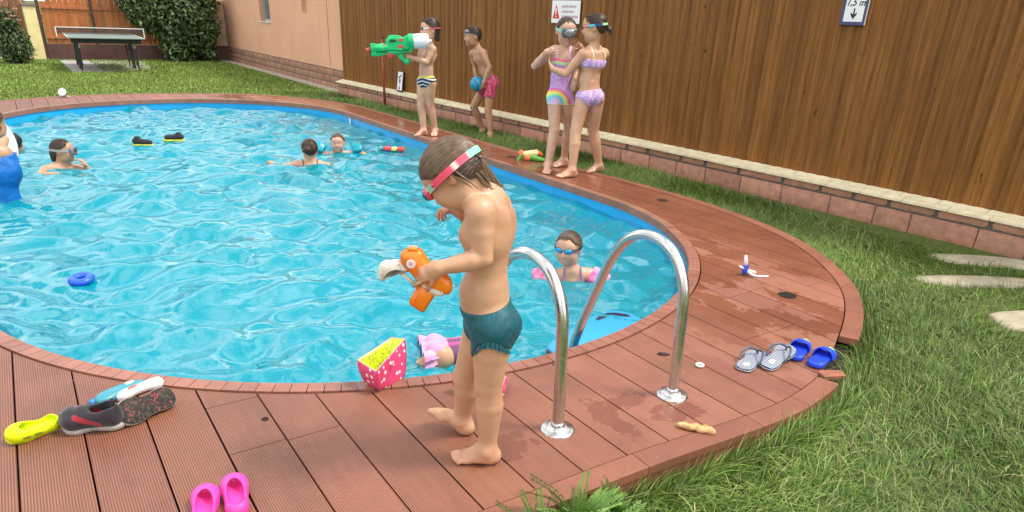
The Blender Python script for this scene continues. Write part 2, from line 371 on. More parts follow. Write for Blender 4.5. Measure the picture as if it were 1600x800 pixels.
for k in range(-7, 25):
    xa = BX0 + BP * k + GAP / 2; xb = xa + BP - GAP; xm = (xa + xb) / 2
    yo = crossings(INN, xm)
    if len(yo) < 2: continue
    tone = rng.normal(1, .055); base = V(.275, .108, .064) * tone * V(1, rng.normal(1, .02), rng.normal(1, .03))
    yp = crossings(RIM, xm); segs = []
    def clampx(poly, x, w_):
        ys = crossings(poly, x); 
        if len(ys) >= 2: return ys[w_]
        return None
    lo_o = lambda x: (clampx(INN, x, 0) if clampx(INN, x, 0) is not None else (PY0 + PY1) / 2)
    hi_o = lambda x: (clampx(INN, x, -1) if clampx(INN, x, -1) is not None else (PY0 + PY1) / 2)
    inside_pool = abs(xm - PCX) < PR + .062
    if inside_pool:
        r = PR + .062
        def arc(x, r=r): return math.sqrt(max(r * r - (x - PCX) ** 2, 0))
        segs = [(lo_o, lambda x: PY0 - arc(x)), (lambda x: PY1 + arc(x), hi_o)]
    else: segs = [(lo_o, hi_o)]
    for si, (lo, hi) in enumerate(segs):
        cl_ = [c_ for c_ in cuts.get(k, []) if lo(xm) + .05 < c_ < hi(xm) - .05]
        if not inside_pool: cl_ += [c_ for c_ in np.arange(2.9 + .9 * (k % 3), 13, 2.9) if lo(xm) + .3 < c_ < hi(xm) - .3]
        cl_ = sorted(cl_); edges = [lo] + [ (lambda x, c_=c_: c_) for c_ in cl_] + [hi]
        for e in range(len(edges) - 1):
            a = edges[e]; bb = edges[e + 1]; g0 = .002 if e > 0 else 0; g1 = .002 if e < len(edges) - 2 else 0
            cc = base * rng.normal(1, .03)
            add_poly_prism(lambda x, a=a, g0=g0: a(x) + g0, lambda x, bb=bb, g1=g1: bb(x) - g1, xa, xb, cc)
dk = mk('deck', (np.array(V_), F_), m_deck, col=np.array(COL), loc=(0, 0, 0)); tag(dk, kind='structure')
# earth under the deck, coloured near-black to put shade in the gaps
m_dark = M('gap_shade_earth', (.018, .010, .007), .9)
sub = [(float(a), float(b_)) for a, b_ in offset_poly(OUT, .03)]
n = len(sub); st2 = stadium(.05, 48, 12)
def annulus(outer, inner, z):
    """match inner ring to outer ring by angle around centre line"""
    m_ = 160; c_ = V(1.76, 7.2); vs = []
    def ray_hit(poly, a):
        dd = V(math.cos(a), math.sin(a)); best = None
        for i in range(len(poly)):
            p, q_ = np.array(poly[i]), np.array(poly[(i + 1) % len(poly)]); e = q_ - p; den = dd[0] * e[1] - dd[1] * e[0]
            if abs(den) < 1e-12: continue
            t = ((p - c_)[0] * e[1] - (p - c_)[1] * e[0]) / den; u = ((p - c_)[0] * dd[1] - (p - c_)[1] * dd[0]) / den
            if t > 0 and -1e-9 <= u <= 1 + 1e-9 and (best is None or t > best): best = t
        return c_ + dd * best
    A = np.linspace(0, 2 * np.pi, m_, endpoint=False)
    o = np.array([ray_hit(outer, a) for a in A]); i_ = np.array([ray_hit(inner, a) for a in A])
    vs = np.vstack([np.c_[o, np.full(m_, z)], np.c_[i_, np.full(m_, z)]])
    return vs, [(i, (i + 1) % m_, m_ + (i + 1) % m_, m_ + i) for i in range(m_)]
tag(mk('gap_shade_sheet', annulus(sub, [tuple(p) for p in st2], -.055), m_dark), kind='structure')
# ---- outer trim boards (flat ring plus fascia), with joints, a corner piece is missing
tv, tf, tcol = [], [], []
INN2 = offset_poly(OUT, .089); n = len(OUT)
s_acc = 0
for i in range(n):
    a, b_ = OUT[i], OUT[(i + 1) % n]; ia, ib = INN2[i], INN2[(i + 1) % n]
    mid = (a + b_) / 2
    if np.linalg.norm(mid - V(2.88, 1.42)) < .25: continue            # broken away
    t = nrm(b_ - a); gapj = .003 if i % 6 == 0 else 0
    a2, ia2 = a + t * gapj, ia + t * gapj; bs = len(tv)
    for p in (a2, b_, ib, ia2): tv.append((*p, .003))
    for p in (a2, b_, ib, ia2): tv.append((*p, -.030))
    nout = V(t[1], -t[0]); 
    for p in (a2 - nout * .004, b_ - nout * .004): tv.append((*p, -.030))
    for p in (a2 - nout * .004, b_ - nout * .004): tv.append((*p, GZ - .02))
    cc = V(.25, .092, .054) * (1 + .06 * math.sin(i // 6 * 2.7)); tcol += [cc] * 12
    tf += [(bs, bs + 1, bs + 2, bs + 3), (bs + 4, bs + 5, bs + 1, bs), (bs + 3, bs + 2, bs + 6, bs + 7), (bs + 10, bs + 11, bs + 9, bs + 8), (bs + 8, bs + 9, bs + 5, bs + 4), (bs, bs + 3, bs + 7, bs + 4), (bs + 1, bs + 5, bs + 6, bs + 2)]
tr = NT('trim_board'); nn = tr.noise(tr.map(), 5, 6, .6); flk = tr.noise(tr.map(), 38, 4, .7)
tb = tr.mix(1, tr.attr(), tr.ramp(nn, [(.3, .8), (.7, 1.12)]), 'MULTIPLY'); tb = tr.mix(tr.ramp(flk, [(.70, 0.), (.74, .7)]), tb, (.62, .42, .33))
tr.bump(nn, .3, .004); m_trim = tr.out(tb, .5)
tag(mk('deck_edge_trim', (np.array(tv), tf), m_trim, col=np.array(tcol)), kind='structure')
# ---- pool coping: little cross-cut blocks round the near end, long smooth strips elsewhere
cv, cf, cc_ = [], [], []
def coping_piece(p0, p1, q0, q1, z0, z1, col):
    bs = len(cv)
    for p in (p0, p1, q0, q1): cv.append((*p, z1))
    for p in (p0, p1, q0, q1): cv.append((*p, z0))
    cc_.extend([col] * 8); cf.extend([(bs, bs + 1, bs + 2, bs + 3)[::-1], (bs, bs + 4, bs + 5, bs + 1)[::-1], (bs + 1, bs + 5, bs + 6, bs + 2)[::-1], (bs + 2, bs + 6, bs + 7, bs + 3)[::-1], (bs + 3, bs + 7, bs + 4, bs)[::-1]])
def sp(s_, off):
    """point on the stadium at arc length s from the leftmost near point, anticlockwise"""
    L1 = math.pi * PR; L2 = PY1 - PY0; s_ = s_ % (2 * L1 + 2 * L2); r = PR + off
    if s_ < L1: a = math.pi + s_ / PR; return V(PCX + r * math.cos(a), PY0 + r * math.sin(a))
    s_ -= L1
    if s_ < L2: return V(PCX + r, PY0 + s_)
    s_ -= L2
    if s_ < L1: a = s_ / PR; return V(PCX + r * math.cos(a), PY1 + r * math.sin(a))
    s_ -= L1; return V(PCX - r, PY1 - s_)
TOT = 2 * math.pi * PR + 2 * (PY1 - PY0); s_ = 0
while s_ < TOT - .01:
    small = s_ < math.pi * PR * .86; ln = .064 if small else .60; nxt = min(s_ + ln, TOT); g_ = .0035 if small else .002
    parts = 1 if small else 6
    col = V(.29, .118, .078) * rng.normal(1, .07) if small else V(.27, .125, .085) * rng.normal(1, .05)
    for j in range(parts):
        a = s_ + (nxt - s_) * j / parts + (g_ if j == 0 else 0); b_ = s_ + (nxt - s_) * (j + 1) / parts
        coping_piece(sp(a, -.014), sp(b_, -.014), sp(b_, .055), sp(a, .055), -.045, .006 if small else .012, col)
    s_ = nxt
cp = NT('coping'); n_ = cp.noise(cp.map(), 9, 5); cp.bump(n_, .2, .003)
m_cop = cp.out(cp.mix(1, cp.attr(), cp.ramp(n_, [(.3, .8), (.7, 1.15)]), 'MULTIPLY'), .42)
tag(mk('pool_coping', (np.array(cv), cf), m_cop, col=np.array(cc_)), kind='structure')
# ---- fence line (right), footing wall with split-face blocks and pale coping tiles
FA, FB = V(5.29, 13.65), V(6.03, 1.93); fd = nrm(FB - FA); fn = V(fd[1], -fd[0]); fn = fn if fn[0] < 0 else -fn   # towards the pool
FL = 17.0
ang = math.atan2(fd[1], fd[0])
def fw(s_, o, z): p = FA + fd * s_ + fn * o; return (p[0], p[1], z)
fr = thing('boundary_fence', 'tall brown wood-look sheet fence standing on a low pink block footing along the pool', 'fence', (FA[0], FA[1], GZ), world=True)
bv, bf, bcol = [], [], []
def face_block(s0, s1, z0, z1, out_, col, seed, amp):
    nx_, nz_ = max(3, int((s1 - s0) / .04)), max(3, int((z1 - z0) / .03)); bs = len(bv); r = np.random.default_rng(seed)
    ph = r.random(6) * 6.28
    for i in range(nx_ + 1):
        for j in range(nz_ + 1):
            u, w_ = i / nx_, j / nz_; s_ = s0 + (s1 - s0) * u; z = z0 + (z1 - z0) * w_
            e = min(1, 6 * min(u, 1 - u) * (s1 - s0) / .25, 4 * min(w_, 1 - w_)) 
            hgt = e * (.006 + amp * (1 + math.sin(s_ * 31 + ph[0] + 2 * math.sin(z * 50 + ph[1])) * .5 + math.sin(z * 80 + ph[2] + s_ * 20) * .5))
            bv.append(fw(s_, out_ + hgt, z)); bcol.append(col)
    m_ = nz_ + 1
    for i in range(nx_):
        for j in range(nz_): a = bs + i * m_ + j; bf.append((a, a + 1, a + m_ + 1, a + m_))
r = np.random.default_rng(5); s_ = 0.0; mo = .004
for row, (z0, z1) in enumerate([(GZ - .03, .035), (.043, .118)]):
    s_ = -.0 if row == 0 else -.12
    while s_ < FL:
        ln = r.uniform(.30, .52); col = V(.45, .235, .155) * r.normal(1, .10) * V(1, r.normal(1, .04), 1)
        face_block(max(s_, 0) + mo, min(s_ + ln, FL) - mo, z0, z1, .115 if row == 0 else .105, col, int(r.integers(1e6)), .007 if row == 0 else .003); s_ += ln
m_blk = NT('split_block'); n_ = m_blk.noise(m_blk.map(), 14, 6, .65); n2 = m_blk.noise(m_blk.map((1, 1, 3)), 40, 5, .7); m_blk.bump(n2, .8, .006)
m_blk = m_blk.out(m_blk.mix(1, m_blk.attr(), m_blk.ramp(n_, [(.3, (.72, .72, .72)), (.7, (1.25, 1.18, 1.1))]), 'MULTIPLY'), .85)
m_mort = M('mortar', (.13, .10, .085), .9, noise=(30, .3))
core = [fw(0, .108, GZ - .05), fw(FL, .108, GZ - .05), fw(FL, -.06, GZ - .05), fw(0, -.06, GZ - .05), fw(0, .108, .12), fw(FL, .108, .12), fw(FL, -.06, .12), fw(0, -.06, .12)]
ft = mk('footing_wall', (np.array(core), [(0, 1, 5, 4), (4, 5, 6, 7), (3, 0, 4, 7), (1, 2, 6, 5)]), m_mort, fr)
mk('block_face', (np.array(bv), bf), m_blk, ft, smooth=True, col=np.array(bcol))
tl, tlf, tc_ = [], [], []
for row, (o0, o1, za, zb) in enumerate([(.068, .150, .148, .132), (-.012, .064, .166, .149)]):
    s_ = -.15 * row
    while s_ < FL:
        ln = r.uniform(.30, .36); bs = len(tl); a, b_ = max(s_, -.01) + .003, min(s_ + ln, FL) - .003
        for o, z in ((o0, za), (o1, zb)):
            for ss in (a, b_): tl.append(fw(ss, o, z))
        # o0 is the back edge (higher), o1 the front
        for o, z in ((o0, za - .022), (o1, zb - .018)):
            for ss in (a, b_): tl.append(fw(ss, o, z))
        tlf += [(bs, bs + 1, bs + 3, bs + 2), (bs + 2, bs + 3, bs + 7, bs + 6), (bs, bs + 2, bs + 6, bs + 4), (bs + 1, bs + 5, bs + 7, bs + 3), (bs + 4, bs + 6, bs + 7, bs + 5)]
        tc_ += [V(.82, .73, .48) * r.normal(1, .04)] * 8; s_ += ln
m_tile = NT('coping_tile'); n_ = m_tile.noise(m_tile.map(), 12, 5); m_tile = m_tile.out(m_tile.mix(1, m_tile.attr(), m_tile.ramp(n_, [(.3, .82), (.7, 1.05)]), 'MULTIPLY'), .6)
mk('coping_tiles', (np.array(tl), tlf), m_tile, ft, col=np.array(tc_))
# fence sheet: shallow ribs, wood-grain print
prof = []; s_ = 0; pit = .118
sv = []
while s_ < FL:
    for du, dz in ((0, -.003), (.003, 0), (.042, .001), (.049, .008), (.054, .012), (.097, .014), (.106, .008), (.113, 0)): sv.append((s_ + du, dz))
    s_ += pit
zs = [.152, .8, 1.5, 2.3]
v = [fw(a, -.018 + dz, z) for z in zs for a, dz in sv]; m_ = len(sv)
f = [(j * m_ + i, (j + 1) * m_ + i, (j + 1) * m_ + i + 1, j * m_ + i + 1) for j in range(len(zs) - 1) for i in range(m_ - 1)]
fs = NT('wood_print_sheet'); rot = fs.map((1, 1, 1), (0, 0, 0), (0, 0, -ang)); 
comb = fs.n('ShaderNodeSeparateXYZ'); fs.l(rot, comb.inputs[0]); sx, sy, sz = comb.outputs
bid = fs.math('FLOOR', fs.math('DIVIDE', sx, pit / 2)); wn_ = fs.n('ShaderNodeTexWhiteNoise', noise_dimensions='1D'); fs.l(bid, wn_.inputs['W'])
cmb = fs.n('ShaderNodeCombineXYZ'); fs.l(fs.math('MULTIPLY', sx, 26.), cmb.inputs[0]); fs.l(fs.math('MULTIPLY', wn_.outputs['Value'], 30.), cmb.inputs[1]); fs.l(fs.math('MULTIPLY', sz, 1.1), cmb.inputs[2])
g1 = fs.noise(cmb.outputs[0], 1.6, 7, .62, .35)
cm2 = fs.n('ShaderNodeCombineXYZ'); fs.l(fs.math('MULTIPLY', sx, 60.), cm2.inputs[0]); fs.l(wn_.outputs['Value'], cm2.inputs[1]); fs.l(fs.math('MULTIPLY', sz, 2.5), cm2.inputs[2]); g2 = fs.noise(cm2.outputs[0], 2.2, 5, .7)
kn = fs.noise(fs.map((1, 1, .45)), 13, 3, .5)
col = fs.ramp(g1, [(.22, (.13, .048, .010)), (.5, (.225, .092, .021)), (.8, (.32, .148, .042))])
col = fs.mix(1, col, fs.ramp(g2, [(.3, .78), (.7, 1.12)]), 'MULTIPLY')
col = fs.mix(1, col, fs.ramp(wn_.outputs['Value'], [(0., .80), (1., 1.18)]), 'MULTIPLY')
col = fs.mix(fs.ramp(kn, [(.69, 0.), (.73, .75)]), col, (.055, .02, .004))
m_fence = fs.out(col, .55, Specular_IOR_Level=.18)
sh = mk('fence_sheet', (np.array(v), f), m_fence, fr)
scr = [sphere(fw(a, .0, z), .006, 4) for a in np.arange(.095, FL, pit * 2) for z in (.235,)]
scr += [sphere(fw(a, .0, z), .006, 4) for a in np.arange(.095, FL, pit * 5) for z in (1.2,)]
mks('screw', scr, M('screw_paint', (.10, .035, .01), .4), sh, smooth=True)
# ---- house (left of fence)
m_st = NT('peach_render'); n_ = m_st.noise(m_st.map(), 1.2, 4); n2 = m_st.noise(m_st.map(), 150, 3); m_st.bump(n2, .35, .004)
m_st = m_st.out(m_st.ramp(n_, [(.3, (.70, .375, .225)), (.7, (.77, .43, .265))]), .85)
HX, HY0, HY1 = 5.60, 14.0, 25.6
hs = thing('house', 'peach rendered house wall with brick plinth and two small windows, beside the lawn', 'house', (HX, HY0, GZ), world=True)
def wall_with_holes(y0, y1, z0, z1, holes, x, depth):
    ys = sorted({y0, y1, *[h[0] for h in holes], *[h[1] for h in holes]}); zs_ = sorted({z0, z1, *[h[2] for h in holes], *[h[3] for h in holes]}); vs = []; fs_ = []
    def quad(*p): b0 = len(vs); vs.extend(p); fs_.append((b0, b0 + 1, b0 + 2, b0 + 3))
    for a, b_ in zip(ys, ys[1:]):
        for c_, d_ in zip(zs_, zs_[1:]):
            if any(h[0] <= a and b_ <= h[1] and h[2] <= c_ and d_ <= h[3] for h in holes): continue
            quad((x, b_, c_), (x, a, c_), (x, a, d_), (x, b_, d_))
    for h in holes:
        a, b_, c_, d_ = h; quad((x, a, c_), (x, b_, c_), (x + depth, b_, c_), (x + depth, a, c_)); quad((x, a, d_), (x + depth, a, d_), (x + depth, b_, d_), (x, b_, d_))
        quad((x, a, c_), (x + depth, a, c_), (x + depth, a, d_), (x, a, d_)); quad((x, b_, c_), (x, b_, d_), (x + depth, b_, d_), (x + depth, b_, c_))
    return np.array(vs, float), fs_
wins = [(19.06, 19.95, 1.06, 2.1), (16.30, 16.64, 1.30, 2.1)]
hw = mk('wall', join(wall_with_holes(HY0, HY1, .26, 3.2, wins, HX, .22), box(HX + .23, HX + 5, HY0, HY1, GZ, 3.2), ([(HX, HY0, .26), (HX + .23, HY0, .26), (HX + .23, HY0, 3.2), (HX, HY0, 3.2)], [(0, 1, 2, 3)])), m_st, hs)
mk('expansion_joint', box(HX - .004, HX + .001, 15.08, 15.10, .3, 3.1), M('joint', (.30, .14, .08), .9), hw)
m_wf = M('window_frame_paint', (.75, .74, .70), .4); m_gl = M('window_glass', (.02, .025, .03), .08)
for i, h in enumerate(wins):
    a, b_, c_, d_ = h; x = HX + .12
    fr_ = join(box(x, x + .05, a, a + .05, c_, d_), box(x, x + .05, b_ - .05, b_, c_, d_), box(x, x + .05, a + .05, b_ - .05, c_, c_ + .05), box(x, x + .05, a + .05, b_ - .05, d_ - .05, d_))
    wf = mk('window', fr_, m_wf, hs); mk('pane', box(x + .02, x + .026, a + .05, b_ - .05, c_ + .05, d_ - .05), m_gl, wf)
    if i == 0:
        bars = [tube([(x - .03, yy, c_ + .04), (x - .03, yy, d_)], .008, 6) for yy in np.arange(a + .08, b_ - .04, .085)]
        mk('window_grille', join(*bars), M('grille', (.35, .36, .37), .4, .6), wf)
        mk('sill', bbox(HX - .03, HX + .12, a - .03, b_ + .03, c_ - .03, c_, .005), m_wf, wf)
# plinth bricks
bv, bf, bcol = [], [], []
HA = V(HX, HY1); hdir = V(0, -1); hn = V(-1, 0)
_fw = fw
def fw(s_, o, z): p = HA + hdir * s_ + hn * o; return (p[0], p[1], z)
r = np.random.default_rng(11)
for row in range(3):
    z0 = GZ - .02 + row * .133; s_ = -.15 * (row % 2); s_end = HY1 - HY0
    while s_ < s_end:
        ln = r.uniform(.38, .55); col = V(.36, .195, .13) * r.normal(1, .09)
        if min(s_ + ln, s_end) - max(s_, 0) > .05: face_block(max(s_, 0) + mo, min(s_ + ln, s_end) - mo, z0, z0 + .127, .028, col, int(r.integers(1e6)), .005)
        s_ += ln
pl = mk('plinth', box(HX - .03, HX + .228, HY0, HY1, GZ - .05, .262), m_mort, hs); mk('plinth_brick_face', (np.array(bv), bf), m_blk, pl, smooth=True, col=np.array(bcol))
fw = _fw
m_pave = M('concrete_path', (.42, .36, .28), .85, noise=(6, .25), bump=(40, .4, .004))
tag(mk('path', (np.array([(5.22, 25.5, -.112), (HX - .03, 25.5, -.112), (HX - .03, 14.0, -.112), (5.26, 14.0, -.112), (5.27, 17.0, -.112), (5.25, 21, -.112)]), [(0, 5, 4, 3, 2, 1)]), m_pave), kind='structure')
tag(mk('concrete_pad', prism([(1.12, 19.25), (1.75, 19.2), (1.78, 19.0), (2.9, 20.2), (3.05, 22.9), (1.1, 23.1)], -.118, -.108), M('pad_concrete', (.38, .36, .33), .85, noise=(5, .3))), kind='structure')
# ---- gate, pillar, back fence
GY = 23.5
gt = thing('garden_gate', 'orange-brown stained wooden double gate with arched top behind the ping-pong table', 'gate', (2.2, GY, GZ), world=True)
m_wood = NT('stained_wood'); v1 = m_wood.map((5, 5, .5)); n_ = m_wood.noise(v1, 3, 6, .6, .8); n2 = m_wood.noise(m_wood.map((6, 1, .2)), 2.0, 2)
m_wood = m_wood.out(m_wood.mix(1, m_wood.mix(1, m_wood.attr(), m_wood.ramp(n_, [(.3, .72), (.7, 1.25)]), 'MULTIPLY'), m_wood.ramp(n2, [(.3, .85), (.7, 1.1)]), 'MULTIPLY'), .55)
m_gfr = M('gate_frame_dark', (.075, .035, .022), .6, noise=(8, .2))
def planks(x0, x1, z0, ztop, y, w_=.135, col0=(.42, .125, .03), seed=0):
    r = np.random.default_rng(seed); vfs = []; cols = []; x = x0
    while x < x1 - .02:
        xe = min(x + w_, x1); b_ = bbox(x + .003, xe - .003, y, y + .022, z0, ztop((x + xe) / 2), .003); vfs.append(b_)
        cc = V(*col0) * r.normal(1, .10) * V(1, r.normal(1, .10), r.normal(1, .15)); cols += [cc] * len(b_[0]); x = xe
    return join(*vfs), np.array(cols)
top = lambda x: 1.26 + .42 * math.sin(max(0, min(1, (x - .95) / 2.6)) * math.pi)
pv, pc = planks(.95, 2.07, .28, top, GY, seed=1); lf = mk('gate_leaf', pv, m_wood, gt, col=pc)
for z_ in (.40, 1.13): rv = bbox(.95, 2.07, GY - .04, GY - .003, z_, z_ + .07); mk('rail', rv, m_wood, lf, col=np.tile(V(.40, .13, .045), (len(rv[0]), 1)))
pv, pc = planks(2.15, 3.75, .28, top, GY, seed=2); lf = mk('gate_leaf', pv, m_wood, gt, col=pc)
for z_ in (.40, 1.13): rv = bbox(2.15, 3.75, GY - .04, GY - .003, z_, z_ + .07); mk('rail', rv, m_wood, lf, col=np.tile(V(.36, .11, .04), (len(rv[0]), 1)))
mks('gate_post', [bbox(.85, .93, GY - .03, GY + .05, GZ, 1.35), bbox(2.075, 2.145, GY - .035, GY + .05, .28, 1.7), bbox(3.76, 3.84, GY - .03, GY + .05, GZ, 1.4)], m_gfr, gt)
mk('base_panel', bbox(.93, 3.76, GY - .01, GY + .03, GZ, .275), M('gate_base_brown', (.12, .055, .045), .6, noise=(4, .25)), gt)
pl = thing('gate_pillar', 'pale yellow rendered gate pillar with grey cap behind the rose bush', 'pillar', (.68, GY, GZ), world=True)
mk('shaft', bbox(.56, .835, GY - .06, GY + .2, GZ, 1.17, .008), M('yellow_render', (.78, .66, .33), .85, noise=(5, .12)), pl)
mk('cap', bbox(.53, .86, GY - .09, GY + .23, 1.172, 1.25, .01), M('pillar_cap', (.20, .17, .15), .8), pl)
sf = thing('side_fence', 'brown plank fence on a cream wall at the far left behind the roses', 'fence', (-.6, GY + .1, GZ), world=True)
pv, pc = planks(-2.4, .54, .3, lambda x: 1.25 + .1 * math.sin(x * 3), GY + .08, .14, (.26, .10, .045), seed=3); mk('planks', pv, m_wood, sf, col=pc)
mk('low_wall', bbox(-2.4, .55, GY + .02, GY + .2, GZ, .27, .005), M('cream_render', (.70, .58, .42), .85, noise=(4, .15)), sf)
bw = thing('back_wall', 'low pale boundary wall with brown base behind the big bush', 'wall', (4.7, GY + .3, GZ), world=True)
mk('wall', bbox(3.85, 5.58, GY + .1, GY + .3, .28, 1.5, .005), M('back_render', (.62, .45, .30), .85, noise=(4, .2)), bw)
mk('base_course', bbox(3.85, 5.58, GY + .07, GY + .3, GZ, .277, .005), M('back_base', (.13, .08, .07), .85), bw)
# ---- table tennis table
tt = thing('table_tennis_table', 'weathered grey-green table tennis table on the lawn in front of the wooden gate', 'table', (1.93, 20.2, GZ), (0, 0, math.radians(-1.5)))
m_tt = M('table_top', (.17, .22, .20), .5, noise=(3, .15)); m_tm = M('table_metal', (.03, .04, .04), .5, .3); m_tw = M('table_white', (.75, .75, .72), .5)
for y0, y1 in ((-1.37, -.004), (.004, 1.37)):
    tp = mk('table_top', bbox(-.76, .76, y0, y1, .72, .745, .003), m_tt, tt); mk('edge_line', join(box(-.758, -.74, y0 + .002, y1 - .002, .7452, .7465), box(.74, .758, y0 + .002, y1 - .002, .7452, .7465), box(-.74, .74, y0 + .002 if y0 < 0 else y1 - .02, y0 + .02 if y0 < 0 else y1 - .002, .7452, .7465)), m_tw, tp)
mks('apron', [box(-.70, .70, -1.2, -1.17, .62, .718), box(-.70, .70, 1.17, 1.2, .62, .718)], m_tm, tt)
m_netm = M('net_mesh', (.06, .05, .045), .8); m_netm.node_tree.nodes['Principled BSDF'].inputs['Alpha'].default_value = .5
nt_ = mk('net', box(-.90, .90, -.003, .003, .765, .895), m_netm, tt); mk('net_tape', box(-.91, .91, -.006, .006, .896, .912), m_tw, nt_); mks('net_post', [tube([(-.91, 0, .70), (-.91, 0, .91)], .012), tube([(.91, 0, .70), (.91, 0, .91)], .012)], m_tw, nt_)
for x in (-.55, .55):
    for y in (-.95, -.2, .2, .95):
        lg = mk('leg', tube([(x, y, .72), (x + (.03 if x > 0 else -.03), y, .03)], .018, 8), m_tm, tt)
    mks('stretcher', [tube([(x, -.95, .15), (x, -.2, .55)], .012, 6), tube([(x, .95, .15), (x, .2, .55)], .012, 6)], m_tm, tt)
    mk('bracket', prism([(x - .012, -1.1), (x + .012, -1.1), (x + .012, -.7), (x - .012, -.7)], .52, .718), M('bracket_grey', (.42, .45, .44), .5), tt)
for x in (-.58, .58):
    for y in (-.2, .2): mk('wheel', xf(lathe([(.001, -.015), (.05, -.015), (.06, 0), (.05, .015), (.001, .015)], 16), trm(x, y, .06) @ rotm('Y', 90)), m_tm, tt)
# ---- stepping stones
m_stone = M('stone', (.40, .35, .245), .85, noise=(9, .25), bump=(18, .6, .01))
for lab, cx0, cy0, L_, w_, a_ in (('long flat pale stepping stone nearest the fence footing', 5.62, 1.98, .42, .115, -42), ('long flat grey stepping stone in the middle of the three in the grass', 5.10, 1.78, .46, .105, -32), ('bright cream stepping stone nearest the camera at the right edge', 4.62, 1.30, .30, .14, -25)):
    r = np.random.default_rng(int(cx0 * 100)); A = np.linspace(0, 2 * np.pi, 28, endpoint=False); rad = 1 + .09 * np.sin(2 * A + r.random() * 6) + .05 * np.sin(5 * A + r.random() * 6)
    se = lambda t: np.sign(t) * np.abs(t) ** .7
    P = np.c_[L_ * se(np.cos(A)) * rad, w_ * se(np.sin(A)) * rad]; n = len(P); rings = [(1, 0), (1.0, .035), (.93, .047), (.5, .052), (.01, .052)]
    v = np.vstack([np.c_[P * s1, np.full(n, z)] for s1, z in rings]); f = [(k * n + i, k * n + (i + 1) % n, (k + 1) * n + (i + 1) % n, (k + 1) * n + i) for k in range(len(rings) - 1) for i in range(n)]
    o = mk('stepping_stone', (v, f), m_stone, smooth=True, loc=(cx0, cy0, GZ - .030), rot=(0, 0, math.radians(a_ + 90 if False else a_))); tag(o, lab, 'stepping stone', 'stepping stones in the grass')
# ================================================================ GRASS AND PLANTS
def blades(n, sampler, hmin, hmax, wd, lean, seed, segs=3, zbase=GZ):
    r = np.random.default_rng(seed); P = sampler(n, r); n = len(P)
    h = r.uniform(hmin, hmax, n) * (.6 + .8 * r.random(n)); a = r.uniform(0, 2 * np.pi, n); ln = np.abs(r.normal(0, lean, n)) * h + .1 * h
    # clumping: common lean direction by place
    a = a * (.5 if seed < 5 or seed == 9 else 1) + (.5 if seed < 5 or seed == 9 else 0) * (np.sin(P[:, 0] * 2.3 + 1) + np.cos(P[:, 1] * 2.9)) * 3
    dx, dy = np.cos(a), np.sin(a); w = wd * r.uniform(.6, 1.3, n); b = a + np.pi / 2 + r.normal(0, .5, n); bx, by = np.cos(b) * w, np.sin(b) * w
    vs = []
    T = np.linspace(0, 1, segs + 1)
    for t in T:
        cx = P[:, 0] + dx * ln * t ** 1.7; cy = P[:, 1] + dy * ln * t ** 1.7; cz = zbase - .005 + h * (t - .45 * t ** 2.4 * np.minimum(ln / h, 1.6)); ww = (1 - t) ** .6 if t < 1 else .05
        vs.append(np.stack([cx - bx * ww, cy - by * ww, cz], 1)); vs.append(np.stack([cx + bx * ww, cy + by * ww, cz], 1))
    Vv = np.stack(vs, 1); k = Vv.shape[1]; base = np.arange(n)[:, None] * k; F = []
    for s_ in range(segs): F.append(base + np.array([[2 * s_, 2 * s_ + 1, 2 * s_ + 3, 2 * s_ + 2]]))
    F = np.stack(F, 1).reshape(-1, 4)
    pal = np.array([(.08, .155, .022), (.13, .22, .035), (.22, .30, .09), (.045, .09, .014), (.26, .28, .11), (.36, .31, .16)])
    ci = r.choice(6, n, p=[.27, .28, .17, .15, .09, .04]); c = pal[ci] * r.uniform(.6, 1.35, (n, 1)); c *= (1 + (.22 if seed < 5 or seed == 9 else .06) * np.sin(P[:, :1] * 1.7 + 2 * np.cos(P[:, 1:2] * 1.9)))
    return Vv.reshape(-1, 3), F, np.repeat(c, k, axis=0)
stones_xy = [(5.62, 1.98, .40, .10, -42), (5.10, 1.78, .44, .09, -32), (4.62, 1.30, .28, .12, -25)]
def free(P):
    ok = ~inside(OUT, P[:, 0], P[:, 1])
    s_ = (P - FA) @ fd; o = (P - FA) @ fn; ok &= (o > .14) | (s_ < 0)
    ok &= P[:, 0] < HX - .03
    ok &= ~((P[:, 0] > 5.24) & (P[:, 1] > 14))
    ok &= ~((P[:, 0] > 1.12) & (P[:, 0] < 1.75) & (P[:, 1] > 19.2) & (P[:, 1] < 23.1))
    for x, y, a, b, t in stones_xy:
        t = math.radians(t); u = (P[:, 0] - x) * math.cos(t) + (P[:, 1] - y) * math.sin(t); v = -(P[:, 0] - x) * math.sin(t) + (P[:, 1] - y) * math.cos(t); ok &= (u / a) ** 4 + (v / b) ** 4 > .8
    return ok
def samp(x0, x1, y0, y1, dens=None):
    def f(n, r):
        P = np.c_[r.uniform(x0, x1, n), r.uniform(y0, y1, n)]
        if dens: P = P[r.random(n) < dens(P)]
        return P[free(P)]
    return f
parts = []
def edge_samp(n, r):
    i = r.integers(0, len(OUT), n); t = r.random(n)[:, None]; P = OUT[i] * (1 - t) + OUT[(i + 1) % len(OUT)] * t; P = P + r.uniform(-1, 1, (n, 2)) * .07
    P = P[(P[:, 0] > .5) & (P[:, 1] < 12.5)]; return P[free(P)]
parts.append(blades(42000, edge_samp, .10, .155, .0023, .55, 9))
patch = lambda P: np.clip(.55 + .6 * np.sin(P[:, 0] * 3.1 + 1.7 * np.sin(P[:, 1] * 2.2)) * np.sin(P[:, 1] * 2.7), .25, 1)
parts.append(blades(120000, samp(.7, 3.4, .2, 2.6, patch), .045, .10, .0022, 1.2, 1))
parts.append(blades(135000, samp(2.6, 6.2, -.2, 4.5, patch), .04, .088, .0025, 1.15, 2))
